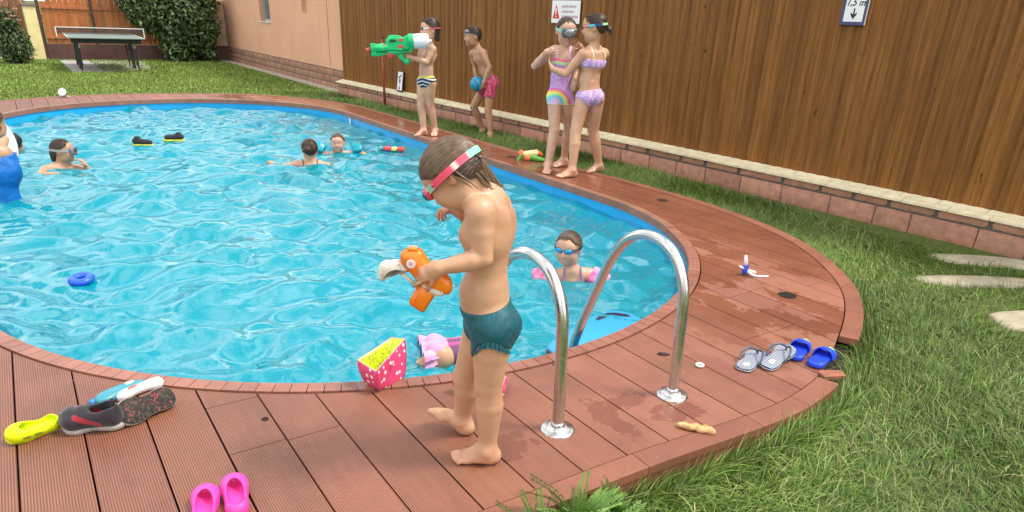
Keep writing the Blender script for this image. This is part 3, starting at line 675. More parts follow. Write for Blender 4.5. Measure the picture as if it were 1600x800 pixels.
parts.append(blades(90000, samp(4.4, 6.0, 3.6, 9), .045, .09, .003, .8, 3))
parts.append(blades(50000, samp(4.2, 5.8, 8, 14), .05, .09, .004, .7, 4, 2))
parts.append(blades(120000, samp(-3, 5.6, 12.4, 19), .03, .055, .006, .7, 5, 2))
parts.append(blades(60000, samp(-3, 5.6, 18, 23.5), .03, .05, .009, .7, 6, 2))
parts.append(blades(26000, samp(-4, 9, -6, 1.0), .04, .08, .006, .9, 7, 2))
clov = lambda P: np.clip(3 * np.sin(P[:, 0] * 4.7 + 2 * np.sin(P[:, 1] * 3.3)) * np.sin(P[:, 1] * 5.1 + P[:, 0]) - 1.2, 0, 1)
parts.append(blades(60000, samp(.9, 6.0, .3, 5, clov), .025, .05, .0052, .9, 10, 2))
vv, ff, ccs, n0 = [], [], [], 0
for pi_, (a, b_, c_) in enumerate(parts):
    c_ = c_ * np.array((1.28, 1.26, 1.0) if pi_ in (5, 6) else (1., 1., 1.)); vv.append(a); ff.append(b_ + n0); ccs.append(c_); n0 += len(a)
gm_ = NT('grass_blade'); ga = gm_.attr(); m_grass = gm_.out(gm_.mix(1, ga, (1.05, 1.05, 1.0), 'MULTIPLY'), .6, Specular_IOR_Level=.3)
tag(mk('grass', (np.vstack(vv), np.vstack(ff)), m_grass, col=np.vstack(ccs), loc=(0, 0, 0)), 'long loose summer grass of the lawn round the pool deck', 'grass', kind='stuff')
# leaf masses
def leaves(n, blobs, size, seed, pal, flat=.5, asp=.45):
    """leaf quads (folded) in the shell and volume of overlapping blobs [(c, r3)]"""
    r = np.random.default_rng(seed); P = []; Nn = []
    wts = np.array([b[1][0] * b[1][1] + b[1][0] * b[1][2] for b in blobs]); wts /= wts.sum()
    for bi in r.choice(len(blobs), n, p=wts):
        c_, rr = blobs[bi]; d_ = nrm(r.normal(size=3)); rad = 1 - .42 * r.random() ** 1.6; rad *= 1 + .10 * math.sin(7 * d_[0] + 5 * d_[2] + bi)
        P.append(V(*c_) + d_ * V(*rr) * rad); Nn.append(d_)
    P = np.array(P); Nn = np.array(Nn); ax = r.normal(size=(n, 3)); ax[:, 2] -= .5; ax /= np.linalg.norm(ax, axis=1)[:, None]
    nn_ = Nn + r.normal(0, .55, (n, 3)) + V(0, 0, .5); sd_ = np.cross(ax, nn_); sd_ /= np.linalg.norm(sd_, axis=1)[:, None] + 1e-9
    up = np.cross(sd_, ax); s_ = size * r.uniform(.6, 1.3, (n, 1))
    v = np.stack([P, P + ax * s_ * .5 + sd_ * s_ * asp * .5 + up * s_ * .08, P + ax * s_, P + ax * s_ * .5 - sd_ * s_ * asp * .5 + up * s_ * .08], 1)
    F = np.arange(n)[:, None] * 4 + np.array([[0, 1, 2, 3]]); c_ = np.array(pal)[r.integers(0, len(pal), n)] * r.uniform(.75, 1.25, (n, 1))
    return v.reshape(-1, 3), F, np.repeat(c_, 4, axis=0)
m_leaf = NT('leaf'); m_leaf = m_leaf.out(m_leaf.attr(), .5, Specular_IOR_Level=.4)
def shrub(name, label, cat, base, blobs, n, size, pal, seed, stems=6, flowers=None):
    t = thing(name, label, cat, (base[0], base[1], GZ), world=True); v, F, c_ = leaves(n, blobs, size, seed, pal); mk('foliage', (v, F), m_leaf, t, col=c_)
    r = np.random.default_rng(seed + 1); tb = []
    for i in range(stems):
        c_, rr = blobs[i % len(blobs)]; e = V(*c_) + r.normal(0, .25, 3) * V(*rr); b0 = V(base[0] + r.normal(0, .06), base[1] + r.normal(0, .06), GZ)
        P = spline([b0, b0 * .5 + e * .5 + r.normal(0, .05, 3), e], 5); tb.append(tube(P, np.linspace(.02, .006, len(P)), 6))
        for q_ in range(3):
            st_ = P[len(P) // 2 + q_]; tb.append(tube([st_, st_ + r.normal(0, .12, 3) + V(0, 0, .12)], [.006, .002], 4))
    mk('stems', join(*tb), M('stem_bark', (.09, .06, .035), .8), t)
    if flowers:
        fl = []
        for p in flowers:
            for k in range(7):
                a = k * .9; fl.append(sphere(V(*p) + V(math.cos(a) * .03, math.sin(a) * .03, .01 * math.sin(k)), .032, 5, (1, 1, .55)))
        # spheres scaled about origin break placement, so rebuild from petals
        fl = [(np.asarray(s_[0]), s_[1]) for s_ in [petal(p, k, r) for p in flowers for k in range(8)]]
        mk('flowers', join(*fl), M('rose_petal', (.80, .50, .42), .6, noise=(9, .2)), t, smooth=True)
    return t
def petal(p, k, r):
    a = k * 2.4; tilt = .3 + .1 * k; c_ = V(*p) + V(math.cos(a), math.sin(a), 0) * .035; u = V(-math.sin(a), math.cos(a), 0) * .035; w_ = V(math.cos(a) * .035, math.sin(a) * .035, .03 * tilt)
    v = [c_ - u * .5 - w_ * .5, c_ + u * .5 - w_ * .5, c_ + u + w_ * .3, c_ + w_ * 1.1 + V(0, 0, .01), c_ - u + w_ * .3]; return np.array(v), [(0, 1, 2, 3, 4)]
pal_d = [(.022, .055, .014), (.04, .085, .02), (.06, .12, .03), (.10, .16, .05), (.03, .06, .02)]
shrub('rose_bush', 'rose bush with pale pink blooms on top beside the yellow pillar', 'bush', (.12, 21.9), [((.10, 21.9, .35), (.42, .4, .48)), ((-.12, 21.9, .7), (.38, .35, .42)), ((.15, 21.9, .9), (.22, .25, .28)), ((.25, 21.9, .25), (.32, .3, .35))], 5200, .075, pal_d, 21, 9,
      flowers=[(x, 21.7 + r_ * .1, z) for x, z, r_ in ((-.05, 1.18, 0), (.05, 1.05, -1), (.2, 1.02, 0), (-.15, 1.12, 1), (.28, .95, -1), (.1, 1.26, 0), (.36, 1.1, 0), (.02, 1.32, 0), (.16, .88, -2), (-.2, .9, -2), (.38, .86, 0))])
shrub('big_bush', 'large dense dark green climbing bush in the corner between the gate and the house', 'bush', (4.3, 23.0), [((3.55, 23.1, 1.35), (.85, .5, .75)), ((4.3, 22.9, 1.2), (.75, .5, .9)), ((4.75, 23.0, .9), (.48, .45, .8)), ((4.1, 22.9, .45), (.5, .4, .55)), ((3.5, 23.1, 1.95), (1.0, .5, .5)), ((4.95, 23.2, 1.6), (.4, .4, .6)), ((3.95, 22.8, .15), (.34, .3, .3)), ((4.85, 23.0, .25), (.22, .3, .4))], 15000, .135, pal_d + [(.12, .18, .07), (.16, .23, .10)], 31, 16)
shrub('garden_tree', 'dark leafy tree crown hanging over the gate at the top left', 'tree', (1.9, 25.2), [((1.2, 25.0, 2.15), (.9, .6, .60)), ((-.2, 25.2, 2.1), (1.1, .6, .66)), ((2.4, 25.0, 2.5), (1, .6, .7))], 7000, .12, pal_d, 41, 8)
# feathery weed at the near edge of the deck
def weed(x, y, h, seed, lab, n=22):
    r = np.random.default_rng(seed); vs = []; cs = []
    t = thing('weed_plant', lab, 'plant', (x, y, GZ), group='feathery weeds against the deck edge', world=True)
    lv = []; st_ = []
    for i in range(n):
        a = r.uniform(0, 6.28); L_ = h * r.uniform(.6, 1.1); ln = r.uniform(.25, .8)
        P = spline([V(x, y, GZ), V(x + math.cos(a) * L_ * ln * .35, y + math.sin(a) * L_ * ln * .35, GZ + L_ * .6), V(x + math.cos(a) * L_ * ln, y + math.sin(a) * L_ * ln, GZ + L_ * (.95 - .35 * ln))], 7)
        st_.append(tube(P, np.linspace(.0016, .0008, len(P)), 4, cap=False))
        P_, T_, N_, B_ = frames(P)
        for k in range(3, len(P)):
            for sgn in (-1, 1):
                ll = .034 * (1 - .45 * k / len(P)) * r.uniform(.7, 1.2); dd = nrm(N_[k] * sgn + T_[k] * .8 + V(0, 0, .1)); p0 = P[k]
                for m2 in range(3):
                    d2 = nrm(dd + (m2 - 1) * .65 * T_[k]); w2 = np.cross(d2, B_[k]) * .0034; q0 = p0 + dd * ll * .25 * m2; lv.append((np.array([q0, q0 + d2 * ll * .5 + w2, q0 + d2 * ll * .85, q0 + d2 * ll * .5 - w2]), [(0, 1, 2, 3)]))
    mk('stems', join(*st_), M('weed_stem', (.12, .20, .05), .6), t); v, f = join(*lv)
    mk('leaves', (v, f), M('weed_leaf', (.15, .28, .05), .55, noise=(30, .35)), t)
weed(.97, 1.20, .27, 1, 'tall feathery green weed at the bottom edge of the photo, leftmost'); weed(1.13, 1.225, .24, 2, 'bushy feathery weed overlapping the deck edge, second from left', 38); weed(1.27, 1.235, .16, 3, 'short feathery weed under the deck edge, third from left', 20); weed(1.10, 1.08, .27, 4, 'feathery weed nearest the camera at the bottom edge', 26); weed(.86, 1.17, .16, 5, 'small feathery weed at the bottom edge left of the others', 16)
# ================================================================ FIGURES: signed-distance bodies meshed with surface nets
class SDF:
    def __init__(s): s.p = []
    def cone(s, a, b, ra, rb, k=.02, lat=None, ratio=1.0, sub=False, tag=''):
        s.p.append(('c', V(*a), V(*b), ra, rb, k, None if lat is None else nrm(lat), ratio, sub, tag)); return s
    def ell(s, c, r, k=.02, R=None, sub=False, tag=''):
        s.p.append(('e', V(*c), V(*r), R, k, sub, tag)); return s
    def only(s, *tags):
        o = SDF(); o.p = [q for q in s.p if q[-1] in tags]; return o
    def bounds(s, pad):
        lo = V(9e9, 9e9, 9e9); hi = -lo
        for q in s.p:
            if q[0] == 'c': 
                if q[8]: continue
                r = max(q[3], q[4]) * max(1, q[7]); pts = [q[1] - r, q[2] - r, q[1] + r, q[2] + r]
            else:
                if q[5]: continue
                r = q[2].max(); pts = [q[1] - r, q[1] + r]
            for x in pts: lo = np.minimum(lo, x); hi = np.maximum(hi, x)
        return lo - pad, hi + pad
    def grid(s, cell, pad=.02, lo=None, hi=None):
        l, h = s.bounds(pad)
        if lo is not None: l = np.maximum(l, lo)
        if hi is not None: h = np.minimum(h, hi)
        n = np.ceil((h - l) / cell).astype(int) + 1; ax = [l[i] + cell * np.arange(n[i]) for i in range(3)]
        D = np.full(n, .25, np.float32)
        for q in s.p:
            if q[0] == 'c':
                _, a, b, ra, rb, k, lat, ratio, sub, _t = q; r = max(ra, rb) * max(1, ratio) + k + 2.5 * cell + .012; x0 = np.minimum(a, b) - r; x1 = np.maximum(a, b) + r
            else:
                _, c_, rr, R, k, sub, _t = q; r = rr.max() + k + 2.5 * cell + .012; x0 = c_ - r; x1 = c_ + r
            i0 = np.clip(((x0 - l) / cell).astype(int), 0, n); i1 = np.clip(((x1 - l) / cell).astype(int) + 2, 0, n)
            if (i1 <= i0).any(): continue
            sl_ = tuple(slice(i0[i], i1[i]) for i in range(3)); Xs, Ys, Zs = [ax[i][sl_[i]] for i in range(3)]
            X = Xs[:, None, None]; Yq = Ys[None, :, None]; Z = Zs[None, None, :]
            if q[0] == 'c':
                px, py, pz = X - a[0], Yq - a[1], Z - a[2]; ba = b - a
                if lat is not None and ratio != 1:
                    t = (px * lat[0] + py * lat[1] + pz * lat[2]) * (1 / ratio - 1); px, py, pz = px + lat[0] * t, py + lat[1] * t, pz + lat[2] * t
                    ba = ba + lat * (ba.dot(lat) * (1 / ratio - 1))
                bb = ba.dot(ba) + 1e-12; h_ = np.clip((px * ba[0] + py * ba[1] + pz * ba[2]) / bb, 0, 1)
                d_ = np.sqrt((px - ba[0] * h_) ** 2 + (py - ba[1] * h_) ** 2 + (pz - ba[2] * h_) ** 2) - (ra + (rb - ra) * h_)
            else:
                px, py, pz = X - c_[0], Yq - c_[1], Z - c_[2]
                if R is not None: px, py, pz = [px * R[0][i] + py * R[1][i] + pz * R[2][i] for i in range(3)]
                u = np.sqrt((px / rr[0]) ** 2 + (py / rr[1]) ** 2 + (pz / rr[2]) ** 2); g_ = np.sqrt((px / rr[0] ** 2) ** 2 + (py / rr[1] ** 2) ** 2 + (pz / rr[2] ** 2) ** 2) + 1e-9
                d_ = u * (u - 1) / g_
            A = D[sl_]
            if sub:
                h_ = np.maximum(k - np.abs(A + d_), 0) / max(k, 1e-6); D[sl_] = np.maximum(A, -d_) + h_ * h_ * k * .25
            else:
                h_ = np.maximum(k - np.abs(A - d_), 0) / max(k, 1e-6); D[sl_] = np.minimum(A, d_) - h_ * h_ * k * .25
        return D, l, ax
def nets(D, l, cell):
    s_ = D < 0; n = D.shape; c8 = [(i, j, k) for i in (0, 1) for j in (0, 1) for k in (0, 1)]
    cnt = np.zeros([m - 1 for m in n], np.int8)
    for i, j, k in c8: cnt += s_[i:n[0] - 1 + i, j:n[1] - 1 + j, k:n[2] - 1 + k]
    act = (cnt > 0) & (cnt < 8); I = np.argwhere(act); idx = -np.ones(act.shape, np.int64); idx[act] = np.arange(len(I))
    P = np.zeros((len(I), 3)); w_ = np.zeros(len(I))
    for a in c8:
        for ax in range(3):
            if a[ax]: continue
            b = list(a); b[ax] = 1; da = D[I[:, 0] + a[0], I[:, 1] + a[1], I[:, 2] + a[2]]; db = D[I[:, 0] + b[0], I[:, 1] + b[1], I[:, 2] + b[2]]
            cr_ = (da < 0) != (db < 0); t = np.where(cr_, da / np.where(cr_, da - db, 1), 0); p = np.tile(V(*a), (len(I), 1)); p[:, ax] = t
            P += p * cr_[:, None]; w_ += cr_
    P = (P / w_[:, None] + I) * cell + l; F = []
    for ax in range(3):
        u, v = (ax + 1) % 3, (ax + 2) % 3; sa = [slice(None)] * 3; sb = [slice(None)] * 3; sa[ax] = slice(0, -1); sb[ax] = slice(1, None)
        A, B = s_[tuple(sa)], s_[tuple(sb)]; E_ = np.argwhere(A != B); E_ = E_[(E_[:, u] > 0) & (E_[:, v] > 0) & (E_[:, u] < n[u] - 1) & (E_[:, v] < n[v] - 1)]
        def at(du, dv): q = E_.copy(); q[:, u] += du; q[:, v] += dv; return idx[q[:, 0], q[:, 1], q[:, 2]]
        q = np.stack([at(-1, -1), at(0, -1), at(0, 0), at(-1, 0)], 1); fl = ~A[E_[:, 0], E_[:, 1], E_[:, 2]]; q[fl] = q[fl][:, ::-1]; F.append(q)
    F = np.vstack(F); return P, F[(F >= 0).all(1)]
def basis(F, U):
    F = nrm(F); U = nrm(np.asarray(U) - F * np.dot(U, F)); R_ = np.cross(F, U); return np.array([R_, F, U])      # rows: right(x), forward(y), up(z)
class Head:
    def __init__(s, c, F, U, hs): s.c = V(*c); s.B = basis(F, U); s.s = hs
    def w(s, *p): return s.c + (V(*p) * s.s) @ s.B
    def ws(s, P): return s.c + (np.asarray(P, float) * s.s) @ s.B
    def loc(s, P): return ((P - s.c) @ s.B.T) / s.s
def head_sdf(S_, H, smile=False, nose=True):
    s = H.s; R = H.B.T; e = lambda c_, r, k=.012, sub=False: S_.ell(H.w(*c_), V(*r) * s, k * s, R, sub, 'head')
    e((0, 0, 0), (.073, .088, .082)); e((0, .028, -.052), (.055, .060, .060), .03); e((0, .062, -.098), (.022, .020, .018), .028)
    e((0, .060, .015), (.058, .030, .045), .03)
    for q in (-1, 1):
        e((q * .034, .060, -.046), (.026, .024, .026), .03); e((q * .030, .0935, -.012), (.017, .012, .012), .012, True)
        e((q * .040, .020, -.080), (.020, .034, .022), .03)
        # ear
        a = H.w(q * .073, -.008, -.018); Rr = (np.array(Matrix.Rotation(math.radians(-q * 22), 3, 'Z')) @ H.B).T
        S_.ell(a, V(.008, .018, .030) * s, .005, Rr, False, 'head'); S_.ell(H.w(q * .080, -.004, -.016), V(.005, .010, .017) * s, .004, Rr, True, 'head')
    S_.cone(H.w(0, .086, -.008), H.w(0, .1015, -.040), .0065 * s, .0095 * s, .010 * s, tag='head')
    for q in (-1, 1): e((q * .0095, .094, -.043), (.0065, .008, .006), .006)
    e((0, .0835, -.069), (.020, .010, .0048), .005); e((0, .0815, -.079), (.017, .010, .0055), .005)
    e((0, .094, -.0738), (.021 if smile else .016, .006, .0030 if smile else .0010), .002, True)
def hand_sdf(S_, W_, d_, n_, L, side, curl=(.5, .5, .55, .6), spread=.06, thumb=.5, tag='arm', thumb_curl=.3):
    """W_ wrist, d_ finger direction, n_ palm-facing normal, side=+1 thumb lies on cross(d,n)*side"""
    d_ = nrm(d_); n_ = nrm(np.asarray(n_) - d_ * np.dot(n_, d_)); l_ = np.cross(d_, n_) * side
    k0 = V(*W_) + d_ * L * .50; S_.cone(V(*W_) + d_ * L * .06, V(*W_) + d_ * L * .42, L * .085, L * .098, .010, l_, 2.05, tag=tag)
    for i, (o, fl, ro) in enumerate(((.165, .42, .055), (.055, .47, .057), (-.055, .44, .054), (-.16, .34, .048))):
        p = k0 + l_ * L * o - d_ * L * (.02 if i in (0, 2) else .05 if i == 3 else 0); a = 0; dd = nrm(d_ + l_ * (1.5 - i) * spread); r = L * ro
        S_.cone(p - dd * L * .14, p, r * 1.05, r * 1.05, .004, tag=tag)
        for j, seg in enumerate((.46, .31, .23)):
            a += curl[i] * (1.0, 1.15, .8)[j]; q = p + (dd * math.cos(a) + n_ * math.sin(a)) * fl * L * seg; S_.cone(p, q, r * (1 - .07 * j), r * (.95 - .09 * j), .0015, tag=tag); p = q
    p = V(*W_) + d_ * L * .16 + l_ * L * .14 + n_ * L * .03; dd = nrm(d_ * .75 + l_ * thumb + n_ * .25)
    q = p + dd * L * .24; S_.cone(p, q, L * .078, L * .062, .008, tag=tag); dd2 = nrm(dd + n_ * thumb_curl + d_ * .35); q2 = q + dd2 * L * .17; S_.cone(q, q2, L * .06, L * .052, .002, tag=tag)
    S_.cone(q2, q2 + nrm(dd2 + n_ * thumb_curl * .6) * L * .12, L * .053, L * .044, .002, tag=tag)
def foot_sdf(S_, A, Fp, L, side, toes_up=0., gz=0.):
    """A ankle, Fp toe point, side=+1 big toe on left of the walking direction"""
    d_ = nrm(V(Fp[0] - A[0], Fp[1] - A[1], 0)); l_ = V(-d_[1], d_[0], 0) * side; A = V(*A); g_ = V(A[0], A[1], gz); up = V(0, 0, 1)
    T = lambda t, l, z: g_ + d_ * L * t + l_ * L * l + up * (L * z + max(0, t) * toes_up)
    S_.cone(A, T(-.12, 0, .20), L * .155, L * .14, .02, tag='leg'); S_.cone(T(-.16, 0, .14), T(-.14, 0, .14), L * .135, L * .13, .02, tag='leg')
    S_.cone(A + d_ * L * .02, T(.38, .02, .16), L * .15, L * .115, .03, l_, 1.2, tag='leg'); S_.cone(T(-.05, -.02, .13), T(.42, -.06, .09), L * .12, L * .085, .02, l_, 1.35, tag='leg')
    S_.cone(T(.40, .05, .11), T(.46, .05, .10), L * .10, L * .09, .015, l_, 1.95, tag='leg')
    for i, (l, t0, t1, r) in enumerate(((.150, .50, .70, .064), (.055, .52, .700, .045), (-.025, .50, .670, .043), (-.098, .47, .625, .041), (-.165, .43, .570, .040))):
        S_.cone(T(t0 - .06, l * .95, .09), T((t0 + t1) / 2, l, .085), L * r * 1.1, L * r, .006, tag='leg'); S_.cone(T((t0 + t1) / 2, l, .085), T(t1, l * .98, r * .95), L * r, L * r * .98, .0015, tag='leg')
    for q in (-1, 1): S_.ell(A + l_ * L * .16 * q + up * -.002, V(.013, .013, .015) * L / .16, .012, tag='leg')
def body_sdf(J, s, chub=1.0, sex='b', hands=None, feet=True, gz=0., head=True, Hd=None, smile=False, legs=True, toes_up=(0, 0), belly=0., foot_len=.17, neck_r=.036, limb=1.0):
    J = {k: V(*v) for k, v in J.items()}; S_ = SDF(); c_ = chub * s; cl_ = c_ * limb
    Ls = J['LS'] - J['RS']; lat = nrm(Ls); C_, N_ = J['C'], J['N']; P_ = J.get('P', C_ - V(0, 0, .25 * s)); W_ = J.get('W', (C_ + P_) / 2); up = nrm(N_ - W_); fwd = nrm(np.cross(lat, up))
    lath = nrm(J['LH'] - J['RH']) if 'LH' in J else lat; fwdh = nrm(np.cross(lath, nrm(W_ - P_)))
    uc = C_ + (N_ - C_) * .45
    S_.cone(C_ - fwd * .004, uc - fwd * .010, .072 * c_, .060 * c_, .03, lat, 1.42, tag='torso')
    S_.cone(W_, C_, .066 * c_, .074 * c_, .03, nrm(lat + lath), 1.32, tag='torso')
    S_.cone(P_ + (W_ - P_) * .12, W_, .076 * c_, .066 * c_, .03, lath, 1.30, tag='torso')
    S_.cone(J['RS'] * .72 + J['LS'] * .28, J['LS'] * .72 + J['RS'] * .28, .044 * c_, .044 * c_, .04, tag='torso')
    if belly: S_.ell(W_ * .75 + P_ * .25 + fwdh * .035, V(.075, .055, .075) * s * belly, .05, np.array([lath, fwdh, nrm(np.cross(fwdh, lath)) * -1]).T, tag='torso')
    for q, Sh in ((-1, J['RS']), (1, J['LS'])):
        S_.cone(N_ + (uc - N_) * .1, Sh * .75 + N_ * .25, .030 * s, .034 * s, .03, tag='torso')
        S_.ell(uc + lat * q * .058 * s - fwd * .052 * s - up * .012, V(.036, .012, .048) * s, .035, tag='torso')           # shoulder blade
        S_.ell(C_ + lat * q * .050 * s + fwd * .048 * s + up * .02, V(.046, .016, .040) * s, .04, tag='torso')           # chest
        if 'P' in J:
            S_.ell(P_ + lath * q * .050 * s - fwdh * .044 * s - nrm(W_ - P_) * .026 * s, V(.054, .052, .056) * c_, .025, tag='torso')
    # spine groove and navel
    S_.cone(C_ - fwd * .088 * c_ + up * .06, W_ - fwdh * .082 * c_, .006 * s, .006 * s, .03, sub=True, tag='torso')
    if 'P' in J: S_.ell(W_ * .6 + P_ * .4 + fwdh * (.086 * c_ + (.028 if belly else 0)), V(.006, .010, .008) * s, .01, sub=True, tag='torso')
    if head:
        S_.cone(N_ - up * .01, Hd.w(0, -.018, -.055), neck_r * s * 1.2, neck_r * s * 1.08, .022, tag='neck'); head_sdf(S_, Hd, smile)
    for q, a in ((1, 'L'), (-1, 'R')):
        if a + 'E' in J:
            Sh, E_, Wr = J[a + 'S'], J[a + 'E'], J[a + 'W']; S_.ell(Sh, V(.037, .037, .038) * (c_ + cl_) / 2, .03, tag='arm')
            m_ = Sh + (E_ - Sh) * .45; S_.cone(Sh, m_, .039 * cl_, .0365 * cl_, .02, tag='arm'); S_.cone(m_, E_, .0365 * cl_, .0285 * cl_, .004, tag='arm'); m2 = E_ + (Wr - E_) * .28
            S_.cone(E_, m2, .0285 * cl_, .0300 * cl_, .004, tag='arm'); S_.cone(m2, Wr, .0300 * cl_, .0195 * cl_, .004, tag='arm')
            if hands and hands.get(a):
                h_ = dict(hands[a]); n_ = h_.pop('n'); Lh = h_.pop('L', .135 * s); sd_ = h_.pop('side', q); S_.cone(Wr, Wr + nrm(J[a + 'T'] - Wr) * Lh * .15, .0175 * cl_, .0165 * cl_, .01, nrm(np.cross(J[a + 'T'] - Wr, n_)), 1.3, tag='arm'); hand_sdf(S_, Wr, J[a + 'T'] - Wr, n_, Lh, sd_, **h_)
        if legs and a + 'K' in J:
            Hp, K_, An = J[a + 'H'], J[a + 'K'], J[a + 'A']; m_ = Hp + (K_ - Hp) * .4; shin = nrm(An - K_); lf = nrm(An - Hp); f2 = nrm(np.cross(lath, -lf)); 
            S_.cone(Hp, m_, .072 * c_, .063 * c_, .03, tag='leg'); S_.cone(m_, K_, .063 * c_, .0455 * cl_, .005, tag='leg'); S_.ell(K_ + f2 * .012 * s, V(.034, .034, .042) * cl_, .012, tag='leg')
            cm = K_ + (An - K_) * .30 - f2 * .007 * s; S_.cone(K_, cm, .0445 * cl_, .0450 * cl_, .006, tag='leg'); S_.cone(cm, An - f2 * .002, .0450 * cl_, .0285 * cl_, .005, tag='leg')
            if feet: foot_sdf(S_, An, J[a + 'F'], foot_len * s, -q, toes_up[0 if a == 'L' else 1], gz)
    S_.fr = dict(lat=lat, fwd=fwd, up=up, lath=lath, fwdh=fwdh, uph=nrm(W_ - P_), P=P_, W=W_, C=C_, N=N_, uc=uc, J=J, s=s)
    return S_
def skin_col(Vx, base, spots):
    c_ = np.tile(V(*base), (len(Vx), 1)); r = np.random.default_rng(2)
    n_ = np.sin(Vx[:, 0] * 41) * np.sin(Vx[:, 1] * 37 + 1) * np.sin(Vx[:, 2] * 29); c_ *= (1 + .035 * n_)[:, None]
    for p, rad, col, a in spots:
        w_ = np.exp(-((Vx - p) ** 2).sum(1) / rad ** 2) * a; c_ = c_ * (1 - w_[:, None]) + V(*col) * w_[:, None]
    return c_
m_skin = NT('skin'); _n = m_skin.noise(m_skin.map(), 60, 4); _n2 = m_skin.noise(m_skin.map(), 9, 4); m_skin.bump(_n, .25, .003)
m_skin.b.inputs['Subsurface Weight'].default_value = .10; m_skin.b.inputs['Subsurface Radius'].default_value = (.010, .0035, .002); m_skin.b.inputs['Subsurface Scale'].default_value = 1
m_skin = m_skin.out(m_skin.mix(1, m_skin.attr(), m_skin.ramp(_n2, [(.3, (.88, .83, .81)), (.7, (1.07, 1.05, 1.05))]), 'MULTIPLY'), .42, Specular_IOR_Level=.45)
def hair_mat(col): 
    h = NT('hair'); n_ = h.noise(h.map((1, 1, 1)), 35, 5, .7); return h.out(h.mix(1, (*col, 1), h.ramp(n_, [(.3, .65), (.7, 1.45)]), 'MULTIPLY'), .36, Specular_IOR_Level=.5)
m_hair_d = hair_mat((.045, .026, .016)); m_hair_b = hair_mat((.11, .062, .034)); m_hair_bl = hair_mat((.30, .20, .11))
m_white = M('eye_white', (.75, .72, .68), .2); m_iris = M('iris', (.05, .03, .02), .15)
def finish_body(S_, root, cell, base, spots, clip=None):
    D, l, ax = S_.grid(cell, .012)
    P, F = nets(D, l, cell); return mk('body', (P, F), m_skin, root, smooth=True, col=skin_col(P, base, spots))
def face_spots(H, lip=(.45, .12, .10)):
    return [(H.w(0, .090, -.070), .010 * H.s, lip, .55), (H.w(.010, .088, -.0745), .009 * H.s, lip, .55), (H.w(-.010, .088, -.0745), .009 * H.s, lip, .55), (H.w(0, .088, -.080), .009 * H.s, lip, .5),
            (H.w(.038, .078, -.045), .022, (.62, .26, .18), .4), (H.w(-.038, .078, -.045), .022, (.62, .26, .18), .4), (H.w(0, .105, -.04), .014, (.62, .27, .19), .35), (H.w(.08, -.01, -.018), .02, (.60, .22, .15), .4), (H.w(-.08, -.01, -.018), .02, (.60, .22, .15), .4)]
def eyes(H, root, brow=True, hm=None):
    for q in (-1, 1):
        e = mk('eye', sphere(H.w(q * .030, .0765, -.010), .0118 * H.s, 10), m_white, root, smooth=True)
        mk('iris', sphere(H.w(q * .030, .0835, -.010), .0066 * H.s, 8), m_iris, e, smooth=True)
    if brow:
        for q in (-1, 1): mk('eyebrow', tube(H.ws([(q * .016, .0905, .010), (q * .030, .0895, .0145), (q * .044, .080, .011)]), [.0018, .0024, .001], 6, flat=.6), hm or m_hair_d, root, smooth=True)
def hairline(y, lift=0): return np.where(y > -.01, .048 + lift - (.075 - y) * .56, .0 + lift * .5 + (y + .01) * 1.25)
def hair_cap(H, root, mat, cell, thick=.008, low=0., lift=0., extra=None, strands=0, seed=1, strand_r=(.0009, .0022), th_end=(165, 195), name='hair', wav=.0015, smat=None):
    S_ = SDF(); s = H.s; R = H.B.T; S_.ell(H.w(0, -.002, .002), V(.073 + thick, .088 + thick * .8, .082 + thick) * s, .01, R)
    D, l, ax = S_.grid(cell, .03); G = np.stack(np.meshgrid(*ax, indexing='ij'), -1); Q = H.loc(G); x, y, z = Q[..., 0], Q[..., 1], Q[..., 2]
    phi = np.arctan2(x, z + .02); D = D + wav * np.sin(phi * 34 + 3 * np.sin(y * 40)) + wav * .6 * np.sin(phi * 71 + 9 * y * 8)
    edge = (hairline(y, lift) - low * np.clip((-y) / .08, 0, 1) - z) * s * .8; edge = edge + .004 * np.sin(x * 160) * s
    k = .006; D = np.maximum(D, edge) + np.maximum(k - np.abs(D - edge), 0) ** 2 / (4 * k)
    if extra:
        E_ = SDF(); E_.p = extra; De, le, axe = E_.grid(cell, .03, )
        P2, F2 = nets(De, le, cell); 
    P, F = nets(D.astype(np.float32), l, cell)
    if extra: F = np.vstack([F, F2 + len(P)]); P = np.vstack([P, P2])
    o = mk(name, (P, F), mat, root, smooth=True)
    if strands:
        r = np.random.default_rng(seed); tb = []
        for i in range(strands):
            f0 = r.uniform(-88, 88); t0 = r.uniform(34, 60); t1 = r.uniform(*th_end); th = np.radians(np.linspace(t0, t1, 15)); fz = np.radians(f0 + 7 * np.sin(np.linspace(0, 3, 15) + r.uniform(0, 6)))
            off = thick + .0012 + .0025 * r.random(); d_ = np.stack([np.sin(fz) * np.sin(th), np.cos(th), np.cos(fz) * np.sin(th)], 1); P_ = d_ * V(.073 + off, .088 + off, .082 + off)
            ok = P_[:, 2] > hairline(P_[:, 1], lift) - low * np.clip(-P_[:, 1] / .08, 0, 1) - .006
            if ok.sum() < 5: continue
            P_ = P_[ok]; tb.append(tube(H.ws(P_), np.linspace(1, .5, len(P_)) * r.uniform(*strand_r) * s, 5))
        mk('strands', join(*tb), smat or mat, o, smooth=True)
    return o
def locks(H, root_hair, paths, mat, r0=.004, r1=.001, name='lock'):
    tb = [tube(H.ws(spline(p, 6)), np.linspace(r0, r1, len(spline(p, 6))) * H.s, 6) for p in paths]; return mk(name, join(*tb), mat, root_hair, smooth=True)
